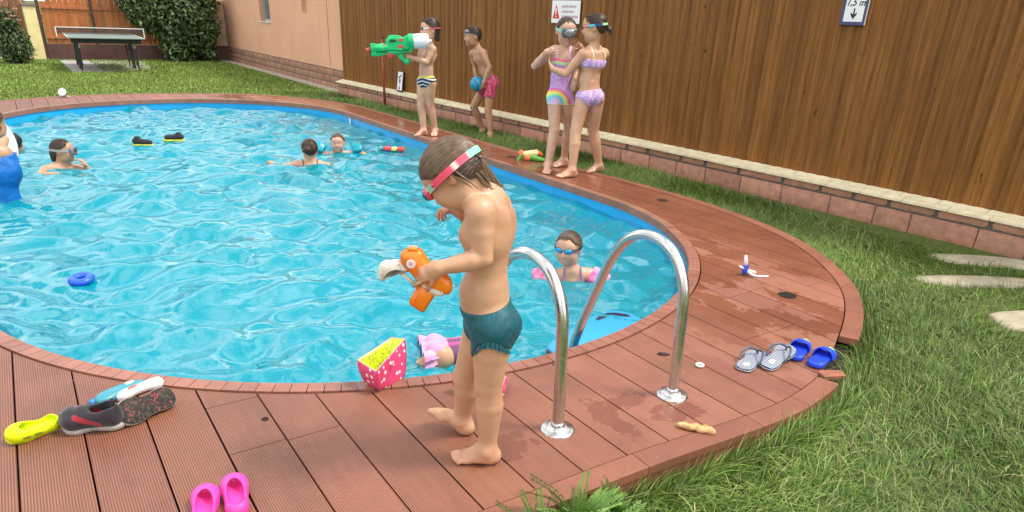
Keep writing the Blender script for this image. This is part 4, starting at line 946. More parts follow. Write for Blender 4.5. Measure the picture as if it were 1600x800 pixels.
def band(H, zf, zb, w_, off, colf, n=64, a0=28, a1=332, thick=.0022, yoff=0.):
    """strap round the head: loops from one temple over the back to the other"""
    A = np.radians(np.linspace(a0, a1, n)); vs = []; cs = []
    for a in A:
        z = zf + (zb - zf) * (1 - math.cos(a)) / 2
        for dz, do in ((-w_ / 2, 0), (w_ / 2, 0), (w_ / 2, thick), (-w_ / 2, thick)):
            zz_ = z + dz; k = math.sqrt(max(.05, 1 - (zz_ / (.082 + off)) ** 2)); vs.append((math.sin(a) * ((.073 + off) * k + do), math.cos(a) * ((.088 + off) * k + do) + yoff, zz_)); cs.append(colf(math.degrees(a)))
    f = [(i * 4 + j, i * 4 + (j + 1) % 4, (i + 1) * 4 + (j + 1) % 4, (i + 1) * 4 + j) for i in range(n - 1) for j in range(4)] + [(0, 1, 2, 3), (n * 4 - 1, n * 4 - 2, n * 4 - 3, n * 4 - 4)]
    return (H.ws(vs), f), np.array(cs)
m_vc = NT('printed_fabric'); m_vc_n = m_vc.noise(m_vc.map(), 220, 2); m_vc.bump(m_vc_n, .15, .001); m_vc = m_vc.out(m_vc.attr(), .6, Sheen_Weight=.2)
m_pl = NT('coloured_plastic'); m_pl = m_pl.out(m_pl.attr(), .3)
def goggles(H, root, zf, zb, strap, frame_col, lens_col, off=.012, w_=.014, lens_y=.086, lens_r=(.025, .014, .018), lens_rough=.08, metal=.3, sz=1.0, lens_z=None):
    t = thing('goggles', None, None, H.w(0, .08, zf), world=True); t.parent = root; t.location = V(*H.w(0, .08, zf)) - ORG[root.name]
    lens_z = zf if lens_z is None else lens_z
    (v, f), c_ = band(H, zf, zb, w_, off, strap, yoff=.0); mk('strap', (v, f), m_pl, t, col=c_)
    mf = M('goggle_frame', frame_col, .35); ml = M('goggle_lens', lens_col, lens_rough, metal)
    for q in (-1, 1):
        R = np.array(Matrix.Rotation(math.radians(-q * 18), 3, 'Z')); 
        v, f = sphere((0, 0, 0), 1, 12, lens_r); v = v * sz * np.where(v[:, 1:2] < 0, V(1, .9, 1), V(1, .55, 1)); v = v @ R.T + V(q * .031, lens_y, lens_z); fo = mk('frame', (H.ws(v), f), mf, t, smooth=True)
        v, f = sphere((0, 0, 0), 1, 12, V(*lens_r) * V(.84, .66, .84)); v = v * sz @ R.T + V(q * .0325, lens_y + .0045, lens_z); mk('lens', (H.ws(v), f), ml, t, smooth=True)
        mk('strap_arm', tube(H.ws(spline([(q * .052, lens_y - .003, lens_z), (q * .070, .058, lens_z), (q * (.073 + off) * .98, .038, zf)], 4)), .0045 * H.s, 6), mf, t, smooth=True)
    mk('nose_bridge', tube(H.ws([(-.012, lens_y + .006, lens_z), (0, lens_y + .010, lens_z + .002), (.012, lens_y + .006, lens_z)]), .0028 * H.s, 6), mf, t, smooth=True)
    return t
def mask(H, root, strapc, framec, lensc, zb=.01, off=.012, w_=.016):
    t = thing('diving_mask', None, None, H.w(0, .08, 0), world=True); t.parent = root; t.location = V(*H.w(0, .08, 0)) - ORG[root.name]
    (v, f), c_ = band(H, -.008, zb, w_, off, lambda a: strapc, a0=40, a1=320); mk('strap', (v, f), m_pl, t, col=c_)
    v, f = rbox((0, .096, -.014), (.066, .024, .036), .0235, 4); k = 1 - .18 * (v[:, 0] / .07) ** 2; v[:, 1] = .075 + (v[:, 1] - .075) * k; mk('frame', (H.ws(v), f), M('mask_frame', framec, .35), t, smooth=True)
    v, f = sphere((0, 0, 0), 1, 12, (.056, .016, .029)); v = v + V(0, .108, -.013); mk('lens', (H.ws(v), f), M('mask_lens', lensc, .05, .4), t, smooth=True)
    v, f = sphere((0, .112, -.040), 1, 10, (.014, .016, .018)); v = sphere((0, 0, 0), 1, 10, (.014, .016, .018))[0] + V(0, .112, -.040); mk('nose_pocket', (H.ws(v), f), M('mask_nose', framec, .35), t, smooth=True)
    return t
def garment(name, S_, root, tags, off, cell, region, colf, mat=None, k=.004, wrinkle=0.):
    """closed thin shell: body surface pushed out by off, kept where region(world pts)<0"""
    T = S_.only(*tags); D, l, ax = T.grid(cell, .03); G = np.stack(np.meshgrid(*ax, indexing='ij'), -1); reg = region(G)
    D = D - off
    if wrinkle: D = D + wrinkle * np.sin(G[..., 2] * 190 + 30 * np.sin(G[..., 0] * 22) + 20 * G[..., 1])
    D = np.maximum(D, reg) + np.maximum(k - np.abs(D - reg), 0) ** 2 / (4 * k); P, F = nets(D.astype(np.float32), l, cell)
    return mk(name, (P, F), mat or m_vc, root, smooth=True, col=colf(P))
def coords(fr, which='h'):
    o, a, b, c_ = (fr['P'], fr['lath'], fr['fwdh'], fr['uph']) if which == 'h' else (fr['C'], fr['lat'], fr['fwd'], fr['up'])
    return lambda G: ((G - o) @ a, (G - o) @ b, (G - o) @ c_)
# ================================================================ PEOPLE: joints in metres (world)
J_kid = dict(LA=(1.050, 1.617, 0.052), LF=(0.954, 1.684, 0.000), RA=(1.069, 1.815, 0.056), RF=(1.002, 1.911, 0.000), P=(1.080, 1.664, 0.494), W=(1.068, 1.671, 0.596), C=(1.068, 1.671, 0.758), N=(1.076, 1.666, 0.881), H=(0.967, 1.709, 0.962), LS=(0.994, 1.599, 0.861), LE=(0.991, 1.572, 0.736), LW=(0.870, 1.615, 0.713), LT=(0.821, 1.645, 0.688), RS=(1.146, 1.741, 0.830), RE=(1.142, 1.802, 0.701), RW=(1.033, 1.762, 0.816), RT=(0.990, 1.776, 0.829), LH=(1.057, 1.613, 0.492), RH=(1.095, 1.719, 0.451), LK=(1.050, 1.617, 0.289), RK=(1.064, 1.777, 0.246))
J_boy1 = dict(LA=(4.229, 7.903, 0.062), LF=(4.152, 7.790, 0.000), RA=(4.062, 7.887, 0.062), RF=(3.926, 7.880, 0.000), P=(4.102, 7.868, 0.635), W=(4.097, 7.870, 0.754), C=(4.108, 7.864, 0.900), N=(4.150, 7.842, 1.032), H=(4.148, 7.843, 1.221), LS=(4.126, 7.754, 0.993), LE=(4.039, 7.742, 0.854), LW=(3.863, 7.789, 0.903), LT=(3.796, 7.824, 0.923), RS=(4.096, 7.972, 0.995), RE=(4.089, 8.009, 0.872), RW=(3.976, 7.933, 0.876), RT=(3.906, 7.913, 0.854), LH=(4.125, 7.822, 0.613), RH=(4.077, 7.926, 0.609), LK=(4.146, 7.878, 0.361), RK=(4.047, 7.918, 0.359))
J_boy2 = dict(LA=(5.144, 8.047, -0.058), LF=(5.070, 7.941, -0.120), RA=(5.228, 8.381, -0.058), RF=(5.112, 8.323, -0.120), P=(5.170, 8.145, 0.601), W=(5.123, 8.175, 0.728), C=(5.078, 8.203, 0.865), N=(5.037, 8.229, 1.000), H=(4.982, 8.264, 1.149), LS=(5.039, 8.122, 0.949), LE=(5.092, 8.029, 0.781), LW=(5.022, 8.050, 0.595), LT=(5.011, 8.080, 0.478), RS=(5.029, 8.353, 0.923), RE=(5.079, 8.369, 0.757), RW=(5.054, 8.278, 0.601), RT=(5.055, 8.242, 0.528), LH=(5.158, 8.081, 0.563), RH=(5.170, 8.216, 0.562), LK=(5.122, 8.083, 0.245), RK=(5.074, 8.378, 0.257))
J_girl1 = dict(LA=(4.499, 5.629, 0.065), LF=(4.355, 5.625, 0.000), RA=(4.177, 5.468, 0.065), RF=(4.078, 5.363, 0.000), P=(4.290, 5.499, 0.731), W=(4.293, 5.497, 0.877), C=(4.299, 5.492, 1.016), N=(4.307, 5.487, 1.126), H=(4.306, 5.487, 1.288), RS=(4.220, 5.555, 1.092), RE=(4.077, 5.641, 0.959), RW=(4.087, 5.481, 1.089), RT=(4.149, 5.420, 1.132), LS=(4.378, 5.431, 1.100), LE=(4.435, 5.449, 0.952), LW=(4.361, 5.381, 0.865), LT=(4.334, 5.363, 0.795), RH=(4.251, 5.530, 0.687), LH=(4.348, 5.479, 0.694), RK=(4.237, 5.481, 0.393), LK=(4.453, 5.531, 0.410))
J_girl2 = dict(LA=(4.241, 5.170, 0.065), LF=(4.098, 5.193, 0.000), RA=(4.650, 5.255, 0.065), RF=(4.506, 5.264, 0.000), P=(4.411, 5.198, 0.742), W=(4.396, 5.211, 0.879), C=(4.414, 5.195, 1.019), N=(4.410, 5.199, 1.156), H=(4.406, 5.202, 1.328), LS=(4.299, 5.214, 1.086), LE=(4.199, 5.311, 0.916), LW=(4.115, 5.407, 0.949), LT=(4.111, 5.450, 0.992), RS=(4.530, 5.189, 1.095), RE=(4.547, 5.371, 1.024), RW=(4.409, 5.382, 1.137), RT=(4.300, 5.369, 1.189), LH=(4.352, 5.221, 0.700), RH=(4.486, 5.187, 0.704), LK=(4.279, 5.211, 0.404), RK=(4.530, 5.253, 0.411))
J_s_mask = dict(H=(0.239, 8.040, 0.045), N=(0.218, 8.040, -0.087), RS=(0.075, 7.984, -0.128), LS=(0.342, 8.097, -0.163), C=(0.193, 8.041, -0.209), LE=(0.433, 8.054, -0.187), LW=(0.411, 8.035, -0.119), LT=(0.386, 8.016, -0.070), RE=(0.002, 7.846, -0.156), RW=(0.154, 7.742, -0.131), RT=(0.261, 7.739, -0.115))
J_s_cap = dict(H=(-0.143, 9.150, -0.037), N=(-0.182, 9.149, -0.161), RS=(-0.276, 9.088, -0.204), LS=(-0.108, 9.210, -0.223), C=(-0.218, 9.149, -0.299), LE=(-0.048, 9.151, -0.203), LW=(-0.005, 9.152, -0.166), LT=(0.030, 9.153, -0.161))
J_s_adult = dict(H=(-0.226, 6.902, 0.466), N=(-0.277, 6.900, 0.314), RS=(-0.413, 6.894, 0.254), LS=(-0.190, 6.903, 0.219), C=(-0.304, 6.899, 0.087), W=(-0.341, 6.897, -0.074), LE=(-0.224, 7.102, 0.214), LW=(-0.165, 7.204, 0.282))
J_s_bun = dict(H=(2.411, 7.276, 0.048), N=(2.417, 7.274, -0.077), RS=(2.518, 7.241, -0.132), LS=(2.265, 7.324, -0.128), C=(2.393, 7.282, -0.224), LE=(2.132, 7.474, -0.172), LW=(2.128, 7.633, -0.160), LT=(2.106, 7.693, -0.142), RE=(2.728, 7.298, -0.185), RW=(2.890, 7.434, -0.222), RT=(2.938, 7.461, -0.230))
J_s_smile = dict(H=(2.946, 7.878, -0.007), N=(2.941, 7.880, -0.145), RS=(2.825, 7.923, -0.167), LS=(3.056, 7.837, -0.153), C=(2.933, 7.883, -0.277), RE=(2.741, 7.976, -0.119), RW=(2.653, 7.934, -0.179), LE=(3.174, 7.793, -0.131), LW=(3.209, 7.673, -0.150), LT=(3.235, 7.663, -0.172))
J_s_gog = dict(H=(2.614, 3.163, 0.106), N=(2.635, 3.146, -0.045), RS=(2.561, 3.207, -0.103), LS=(2.742, 3.083, -0.085), C=(2.645, 3.138, -0.215), RE=(2.457, 3.268, -0.122), RW=(2.334, 3.202, -0.159), RT=(2.276, 3.185, -0.172), LE=(2.783, 3.022, -0.115), LW=(2.675, 2.917, -0.178), LT=(2.615, 2.902, -0.212))
J_s_pink = dict(H=(1.611, 2.597, -0.073), N=(1.565, 2.623, -0.080), C=(1.522, 2.648, -0.101), P=(1.440, 2.694, -0.136), LK=(1.404, 2.576, -0.145), LA=(1.384, 2.553, -0.171))
def away(J, k='H'): p = V(*J[k]); return nrm(V(p[0], p[1], 0))
def leftof(J): a = away(J); return V(-a[1], a[0], 0)
def pitchF(F, deg): F = nrm(F); t = math.radians(deg); return F * math.cos(t) + V(0, 0, math.sin(t)), V(0, 0, math.cos(t)) - F * math.sin(t)
GRP = 'children in and around the pool'
def person(label, J, cat='child', z=0.):
    k = 'P' if 'P' in J else 'H'; return thing('person', label, cat, (J[k][0], J[k][1], z), world=True, group=GRP)
SK = (.52, .295, .175)       # lit fair tanned skin
# ---------------------------------------------------------------- foreground child with orange water blaster
J = J_kid; a_, l_ = away(J), leftof(J)
F, U = pitchF(l_ * .93 + a_ * .36, -46); Hk = Head(V(*J['H']) + V(0, 0, -.002), F, U, .945)
root = person('small child in ruffled teal swim brief and pink goggles, head bowed, holding the orange blaster', J)
S_ = body_sdf(J, .83, 1.10, Hd=Hk, limb=1.07, belly=1.0, foot_len=.195, neck_r=.042, toes_up=(0, .09),
              hands=dict(L=dict(n=a_ * .9 + V(0, 0, -.35), L=.108, curl=(.30, .75, .95, 1.0), thumb=.75, side=1, thumb_curl=.5), R=dict(n=V(0, 0, -1) - l_ * .3, L=.10, curl=(.55, .7, .8, .8), thumb=.5, side=-1)))
kid_pts = {k: V(*v) for k, v in J.items()}
red = (.62, .25, .17)
body = finish_body(S_, root, .0042, SK, face_spots(Hk) + [(kid_pts['LA'] + V(.0, 0, -.03), .045, red, .35), (kid_pts['LF'], .05, red, .35), (kid_pts['RF'], .05, red, .4), (kid_pts['LE'], .03, red, .3), (kid_pts['LT'], .06, red, .3), (kid_pts['LK'], .04, red, .18), (kid_pts['RT'], .05, red, .5), (kid_pts['N'] + V(.03, 0, -.05), .05, red, .22)])
eyes(Hk, root, hm=m_hair_b)
m_hk = hair_mat((.058, .035, .022)); hr = hair_cap(Hk, root, m_hk, .0036, .010, low=.034, lift=-.006, strands=620, seed=4, th_end=(150, 205), strand_r=(.0008, .0022), smat=hair_mat((.14, .088, .054)))
r = np.random.default_rng(9); tb = []
Nk = V(*J['N']); bk = -Hk.B[1]; rt_ = Hk.B[0]
for i in range(120):
    u_ = r.uniform(-1, 1); st0 = Hk.w(u_ * .066, -.070 - .022 * (1 - abs(u_)) + .02 * abs(u_), r.uniform(-.02, .035)); tt = r.uniform(.25, .85) * (1.0 if i % 9 else 1.5)
    e = Hk.w(u_ * .045, -.055, -.060) * (1 - tt) + (Nk + rt_ * u_ * .040 + V(.012, -.010, .030)) * tt; mid = (st0 + e) / 2 + nrm(mid0 if False else (bk * .6 + V(.35, -.3, .5))) * r.uniform(.002, .012)
    P_ = spline([st0, mid, e, e + (e - mid) * .25 + r.normal(0, .005, 3)], 5); tb.append(tube(P_, np.linspace(.0038, .0008, len(P_)) * r.uniform(.6, 1.2), 5))
fl0 = Hk.w(-.01, -.092, -.005)
for k_, (e1, e2) in enumerate(((V(.030, -.012, .002), V(.062, -.022, .014)), (V(.026, -.012, -.006), V(.052, -.020, .000)), (V(.030, -.014, -.003), V(.048, -.024, .006)))):
    o_ = V(.004, -.004, -.006) * k_; P_ = spline([fl0 + o_, fl0 + o_ + e1 * .5 + V(0, 0, -.004), fl0 + o_ + e1, fl0 + o_ + e2], 6); tb.append(tube(P_, np.linspace(.0036, .0006, len(P_)), 6))
for p in ([(-.073, -.01, .01), (-.080, -.022, -.02), (-.078, -.034, -.055), (-.070, -.040, -.085)], [(-.070, -.03, .0), (-.078, -.040, -.03), (-.072, -.048, -.07), (-.064, -.050, -.10)]): P_ = Hk.ws(spline(p, 7)); tb.append(tube(P_, np.linspace(.0042, .0010, len(P_)), 6))
mk('nape_locks', join(*tb), hair_mat((.14, .088, .054)), hr, smooth=True)
pk, mt, cr_ = V(.80, .085, .16), V(.22, .66, .50), V(.82, .62, .50)
def kstrap(a):
    a = min(a, 360 - a); return cr_ if a < 52 else mt if a < 66 else pk if a < 112 else cr_ if a < 124 else pk if a < 146 else mt
goggles(Hk, root, -.002, -.010, kstrap, (.72, .08, .15), (.01, .16, .26), off=.0165, w_=.021, lens_y=.097, lens_r=(.027, .022, .021), lens_z=-.006)
fr = S_.fr; hc = coords(fr)
def leg_edge(l, f_): return -.086 + np.clip(.62 + 6 * f_, .28, 1.15) * np.maximum(np.abs(l) - .026, 0)
def brief(G):
    l, f_, u = hc(G); leg = leg_edge(l, f_); return np.maximum(np.maximum(u - .064 + .10 * f_, leg - u), 0 * u - 1)
teal = V(.005, .085, .11)
tr_ = garment('swim_brief', S_, root, ('torso', 'leg'), .0045, .0042, brief, lambda P: np.tile(teal, (len(P), 1)), wrinkle=.0008, mat=M('teal_swim_fabric', tuple(teal), .55, noise=(40, .25), bump=(90, .3, .002)))
def ruffle(fr, lath, side, zt, rad, c0):
    pass
# ruffles follow the leg openings of the brief
tm = tr_.data.materials[0]; bp_ = np.array([v_.co[:] for v_ in tr_.data.vertices]) + ORG[tr_.name]; l_q, f_q, u_q = hc(bp_)
for q in (-1, 1):
    Hp = (kid_pts['LH'] if q > 0 else kid_pts['RH']); sel = bp_[(np.abs(u_q - leg_edge(l_q, f_q)) < .006) & (l_q * q > .012)]; ax_ = nrm(kid_pts[('L' if q > 0 else 'R') + 'K'] - Hp); cen = sel.mean(0)
    x_ = fr['fwdh'] - ax_ * ax_.dot(fr['fwdh']); x_ = nrm(x_); y_ = np.cross(ax_, x_); rel = sel - cen; an = np.arctan2(rel @ y_, rel @ x_); ra = np.hypot(rel @ y_, rel @ x_); hh = rel @ ax_; A = np.linspace(-np.pi, np.pi, 150); vs = []
    for a in A:
        w_ = np.exp(-(((an - a + np.pi) % (2 * np.pi) - np.pi) / .14) ** 2) * (ra > .03) + 1e-9; rr = (ra * w_).sum() / w_.sum(); h0 = (hh * w_).sum() / w_.sum(); dd = x_ * math.cos(a) + y_ * math.sin(a); ins = max(0, -dd.dot(fr['lath'] * q)); amp = 1 - .85 * ins
        for k_ in range(4): t = k_ / 3; vs.append(cen + dd * (rr + .0005 + .006 * t * amp + .0050 * amp * t * math.sin(a * 19 + .8 * math.sin(a * 3))) + ax_ * (h0 - .006 + .024 * t * amp))
    n = len(A); mk('ruffle', (np.array(vs), [(i * 4 + j_, i * 4 + j_ + 1, (i + 1) * 4 + j_ + 1, (i + 1) * 4 + j_) for i in range(n - 1) for j_ in range(3)]), tm, tr_, smooth=True)
# ---------------------------------------------------------------- boy with green blaster
J = J_boy1; a_, l_ = away(J), leftof(J)
F, U = pitchF(l_ * .96 - a_ * .22, -2); Hb = Head(J['H'], F, U, 1.17)
root = person('boy in navy striped swim briefs and goggles aiming the big green water gun', J)
S_ = body_sdf(J, .92, 1.08, limb=1.10, Hd=Hb, foot_len=.205, hands=dict(L=dict(n=a_, L=.125, curl=(.5, .6, .7, .7), thumb=.5, side=1), R=dict(n=-a_ * .2 + V(0, 0, 1), L=.12, curl=(.5, .55, .6, .6), thumb=.5, side=1)))
finish_body(S_, root, .0068, (.60, .36, .24), face_spots(Hb)); eyes(Hb, root)
nb = [('c', Hb.w(0, -.062, -.02), Hb.w(0, -.066, -.10), .040, .030, .02, None, 1.0, False, ''), ('c', Hb.w(-.04, -.04, -.03), Hb.w(-.035, -.05, -.11), .026, .014, .02, None, 1.0, False, ''), ('c', Hb.w(.04, -.04, -.03), Hb.w(.035, -.05, -.11), .026, .014, .02, None, 1.0, False, '')]
hair_cap(Hb, root, m_hair_d, .0062, .010, low=.03, extra=nb, strands=90, seed=5, strand_r=(.001, .0028), th_end=(170, 215))
goggles(Hb, root, -.004, .000, lambda a: V(.55, .10, .12) if 70 < a < 290 else V(.75, .72, .70), (.75, .72, .70), (.03, .03, .035), off=.013, w_=.012)
fr = S_.fr; hc1 = coords(fr)
def brief1(G, hc=hc1): l, f_, u = hc(G); return np.maximum(u - .062, -.070 + .75 * np.maximum(np.abs(l) - .03, 0) - u)
def col1(P, hc=hc1):
    l, f_, u = hc(P); c_ = np.tile(V(.012, .016, .05), (len(P), 1)); w_ = np.abs(((u * 1.0 + .25 * np.abs(l) + .05) % .040) - .020) < .0055; c_[w_] = V(.72, .72, .72); c_[u > .042] = V(.55, .55, .05); return c_
garment('swim_briefs', S_, root, ('torso', 'leg'), .006, .0050, brief1, col1)
# ---------------------------------------------------------------- boy with blue ball
J = J_boy2; a_, l_ = away(J), leftof(J)
F, U = pitchF(l_ * .95 - a_ * .3, -4); Hc = Head(J['H'], F, U, 1.15)
root = person('boy in pink patterned swim shorts leaning forward with a turquoise ball', J, z=GZ)
S_ = body_sdf(J, .93, 1.10, limb=1.06, Hd=Hc, foot_len=.205, gz=GZ, smile=True, hands=dict(L=dict(n=a_ * .8 + l_ * .5, L=.13, curl=(.35, .38, .4, .4), thumb=.7, spread=.12, side=1), R=dict(n=-a_ * .8 + l_ * .2, L=.12, curl=(.3, .3, .3, .3), side=1)))
finish_body(S_, root, .0068, (.52, .29, .17), face_spots(Hc)); eyes(Hc, root)
hair_cap(Hc, root, m_hair_d, .0062, .009, low=.022, strands=80, seed=6, strand_r=(.001, .0028), th_end=(160, 200))
goggles(Hc, root, .030, .012, lambda a: V(.01, .04, .035), (.02, .05, .12), (.05, .16, .35), off=.011, w_=.012, lens_y=.086)
fr = S_.fr; hc2 = coords(fr); JJ = fr['J']
def shorts(G, hc=hc2):
    l, f_, u = hc(G); reg = None
    for q, sd in ((1, 'L'), (-1, 'R')):
        Hp, K_ = JJ[sd + 'H'], JJ[sd + 'K']; ax_ = nrm(K_ - Hp); t = (G - Hp) @ ax_ - .155; t = np.where(l * q > -.005, t, 9); reg = t if reg is None else np.minimum(reg, t)
    return np.maximum(u - .055, np.where(u > -.02, -1, reg))
def col2(P, hc=hc2):
    l, f_, u = hc(P); c_ = np.tile(V(.66, .045, .14), (len(P), 1)); n_ = np.sin(P[:, 0] * 95 + 2 * np.sin(P[:, 2] * 60)) * np.sin(P[:, 2] * 75 + 1.5 * np.sin(P[:, 1] * 70)); c_[n_ > .55] = V(.20, .05, .16); c_[n_ < -.68] = V(.62, .30, .32); return c_
garment('swim_shorts', S_, root, ('torso', 'leg'), .013, .0058, shorts, col2, wrinkle=.002)
ballc = (V(*J['LT']) + V(*J['RT'])) / 2
# ---------------------------------------------------------------- girl in rainbow swimsuit
J = J_girl1; a_, l_ = away(J), leftof(J)
F, U = pitchF(-a_ * .93 - l_ * .30, -8); Hd1 = Head(J['H'], F, U, 1.12)
root = person('girl in a lilac rainbow swimsuit and dark diving mask, standing with a hand raised', J)
S_ = body_sdf(J, 1.0, 1.0, limb=1.12, Hd=Hd1, foot_len=.205, hands=dict(R=dict(n=a_ + V(0, 0, -.3), L=.135, curl=(.25, .25, .28, .3), side=-1, spread=.1), L=dict(n=a_, L=.13, curl=(.3, .3, .3, .3), side=1)))
finish_body(S_, root, .0064, (.60, .355, .24), face_spots(Hd1)); eyes(Hd1, root)
pt = [('c', Hd1.w(-.050, -.045, -.02), Hd1.w(-.072, -.055, -.10), .022, .016, .02, None, 1.0, False, ''), ('c', Hd1.w(-.072, -.055, -.09), Hd1.w(-.080, -.04, -.17), .018, .007, .02, None, 1.0, False, '')]
hair_cap(Hd1, root, m_hair_d, .0062, .008, low=.03, extra=pt, strands=90, seed=7, strand_r=(.001, .0026))
mask(Hd1, root, (.25, .72, .62), (.10, .10, .11), (.30, .30, .31))
fr = S_.fr; hc3 = coords(fr); tc3 = coords(fr, 't')
def suit(G, hc=hc3, tc=tc3):
    l, f_, u = hc(G); tl_, tf_, tu = tc(G); low = -.105 - u
    topz = np.where(np.abs(np.abs(tl_) - .062) < .014, .30, .035 - .25 * np.maximum(tf_, 0) + .5 * np.abs(tl_) * 0)
    return np.maximum(low, tu - topz)
def col3(P, hc=hc3, tc=tc3):
    l, f_, u = hc(P); tl_, tf_, tu = tc(P); c_ = np.tile(V(.58, .30, .60), (len(P), 1))
    rr = np.hypot((l + .055), (u + .10)); bands = [(.145, V(.80, .10, .35)), (.128, V(.85, .45, .10)), (.112, V(.80, .75, .15)), (.095, V(.25, .70, .40)), (.078, V(.20, .50, .75))]
    fr_ = (f_ > -.02) & (u < .08)
    for rad, cc in bands: c_[fr_ & (rr < rad)] = cc
    c_[fr_ & (rr < .060)] = V(.58, .42, .66)
    c_[(tu > -.005) & (tu < .022) & (tf_ > 0)] = V(.78, .12, .28); c_[(tu > -.035) & (tu < -.005) & (tf_ > 0)] = V(.55, .78, .35); c_[tu > .022] = V(.72, .45, .66)
    n_ = np.sin(P[:, 0] * 160) * np.sin(P[:, 2] * 150) * np.sin(P[:, 1] * 140); c_[(n_ > .5) & ~fr_] = V(.72, .60, .75); c_[u < -.095] = V(.75, .70, .35); return c_
garment('swimsuit', S_, root, ('torso', 'leg'), .005, .0050, suit, col3)
# ---------------------------------------------------------------- girl in lilac bikini
J = J_girl2; a_, l_ = away(J), leftof(J)
F, U = pitchF(l_ * .97 + a_ * .18, -6); Hd2 = Head(J['H'], F, U, 1.13)
root = person('girl in a lilac two-piece swimsuit seen from behind, reaching to the other mask', J)
S_ = body_sdf(J, 1.02, 1.02, limb=1.12, Hd=Hd2, foot_len=.205, hands=dict(L=dict(n=-a_ * .2 + l_ * -.9, L=.135, curl=(.3, .3, .32, .35), side=1), R=dict(n=-a_ + V(0, 0, .1), L=.14, curl=(.12, .1, .12, .15), spread=.14, side=-1)))
finish_body(S_, root, .0064, (.58, .33, .205), face_spots(Hd2)); eyes(Hd2, root)
pt = [('e', Hd2.w(0, -.112, -.035), V(.022, .026, .026), None, .015, False, ''), ('c', Hd2.w(0, -.112, -.035), Hd2.w(.0, -.130, -.085), .016, .006, .015, None, 1.0, False, ''), ('c', Hd2.w(.01, -.108, -.03), Hd2.w(.02, -.135, -.07), .012, .004, .015, None, 1.0, False, '')]
hair_cap(Hd2, root, m_hair_d, .0062, .008, low=.022, extra=pt, strands=110, seed=8, strand_r=(.001, .0026))
def gst(a):
    a = min(a, 360 - a); return V(.80, .20, .18) if a < 62 else V(.08, .55, .60) if a < 100 else V(.02, .05, .22) if a < 138 else V(.35, .75, .35)
goggles(Hd2, root, -.004, .006, gst, (.75, .25, .22), (.02, .04, .12), off=.012, w_=.017)
fr = S_.fr; hc4 = coords(fr); tc4 = coords(fr, 't')
def bot(G, hc=hc4): l, f_, u = hc(G); return np.maximum(u - .045, -.105 + .95 * np.maximum(np.abs(l) - .035, 0) - u)
lil = lambda P: np.where((np.sin(P[:, :1] * 120 + 3 * np.sin(P[:, 2:] * 80)) * np.sin(P[:, 2:] * 130) > .35), V(.66, .50, .74), V(.46, .28, .58))
garment('bikini_bottom', S_, root, ('torso', 'leg'), .0055, .0050, bot, lil)
def topb(G, tc=tc4): tl_, tf_, tu = tc(G); return np.maximum(np.abs(tu + .005) - .034, -1 + 0 * tu)
tb_ = garment('bikini_top', S_, root, ('torso',), .0055, .0050, topb, lil)
m_strap = M('cream_strap', (.80, .72, .45), .6)
for q in (-1, 1):
    C_, lt, fw_, up = fr['C'], fr['lat'], fr['fwd'], fr['up']; sh_ = (fr['J']['LS'] if q > 0 else fr['J']['RS'])
    mid = fr['N'] * .52 + sh_ * .48 + up * .030
    mk('shoulder_strap', tube(spline([C_ + lt * q * .062 - fw_ * .078 + up * .025, C_ + lt * q * .064 - fw_ * .080 + up * .07, mid - fw_ * .030 + up * .0, mid + fw_ * .02, C_ + lt * q * .06 + fw_ * .085 + up * .03], 6), .0042, 6), m_strap, tb_, smooth=True)
# ---------------------------------------------------------------- swimmers
def swim(J, label, s, F, hs=.98, chub=.95, skin=SK, cell=.0075, smile=False, hands=None, pitch=0, cat='child'):
    Fd, U = pitchF(F, pitch); H_ = Head(J['H'], Fd, U, hs); root = person(label, J, cat, z=WZ); S_ = body_sdf(J, s, chub, Hd=H_, hands=hands, smile=smile, legs=False)
    finish_body(S_, root, cell, skin, face_spots(H_)); return root, H_, S_
# masked swimmer, left
J = J_s_mask; a_, l_ = away(J), leftof(J)
root, H_, S_ = swim(J, 'swimmer with a grey-strapped diving mask and wet dark hair, facing right, hand at chin', 1.05, -l_ * .95 - a_ * .3, 1.04, hands=dict(L=dict(n=l_, L=.13, curl=(.5, .6, .7, .7), side=1)))
eyes(H_, root); pt = [('c', H_.w(0, -.075, -.03), H_.w(0, -.085, -.095), .035, .022, .02, None, 1.0, False, '')]
hair_cap(H_, root, m_hair_d, .007, .008, low=.03, extra=pt, strands=80, seed=11, strand_r=(.001, .0028)); mask(H_, root, (.36, .35, .33), (.16, .17, .18), (.05, .08, .11), zb=.004, w_=.022)
# swimmer with dark cap at left edge
J = J_s_cap; a_, l_ = away(J), leftof(J)
root, H_, S_ = swim(J, 'swimmer with wet black hair at the left edge, beside the white swim ring', 1.0, a_ * .9 - l_ * .3, 1.0, hands=dict(L=dict(n=V(0, 0, -1), L=.13, side=1)))
hair_cap(H_, root, M('wet_black_hair', (.012, .022, .016), .3), .007, .010, low=.06, strands=60, seed=12, strand_r=(.001, .003))
# grown-up in blue at the left edge
J = J_s_adult; a_, l_ = away(J), leftof(J)
root, H_, S_ = swim(J, 'grown-up in bright blue swim top, cut off by the left edge of the photo', 1.5, a_ * .8 - l_ * .5, 1.12, 1.0, cat='adult')
hair_cap(H_, root, m_hair_b, .009, .012, low=.04, strands=60, seed=13)
fr = S_.fr; tca = coords(fr, 't')
mb = M('blue_swim_fabric', (.0, .13, .46), .5, noise=(9, .25), bump=(9, .7, .03))
garment('swim_top', S_, root, ('torso',), .035, .010, lambda G: (tca(G)[2] - .105 - .35 * tca(G)[0]), lambda P: np.tile(V(0, .1, .4), (len(P), 1)), mat=mb, wrinkle=.0)
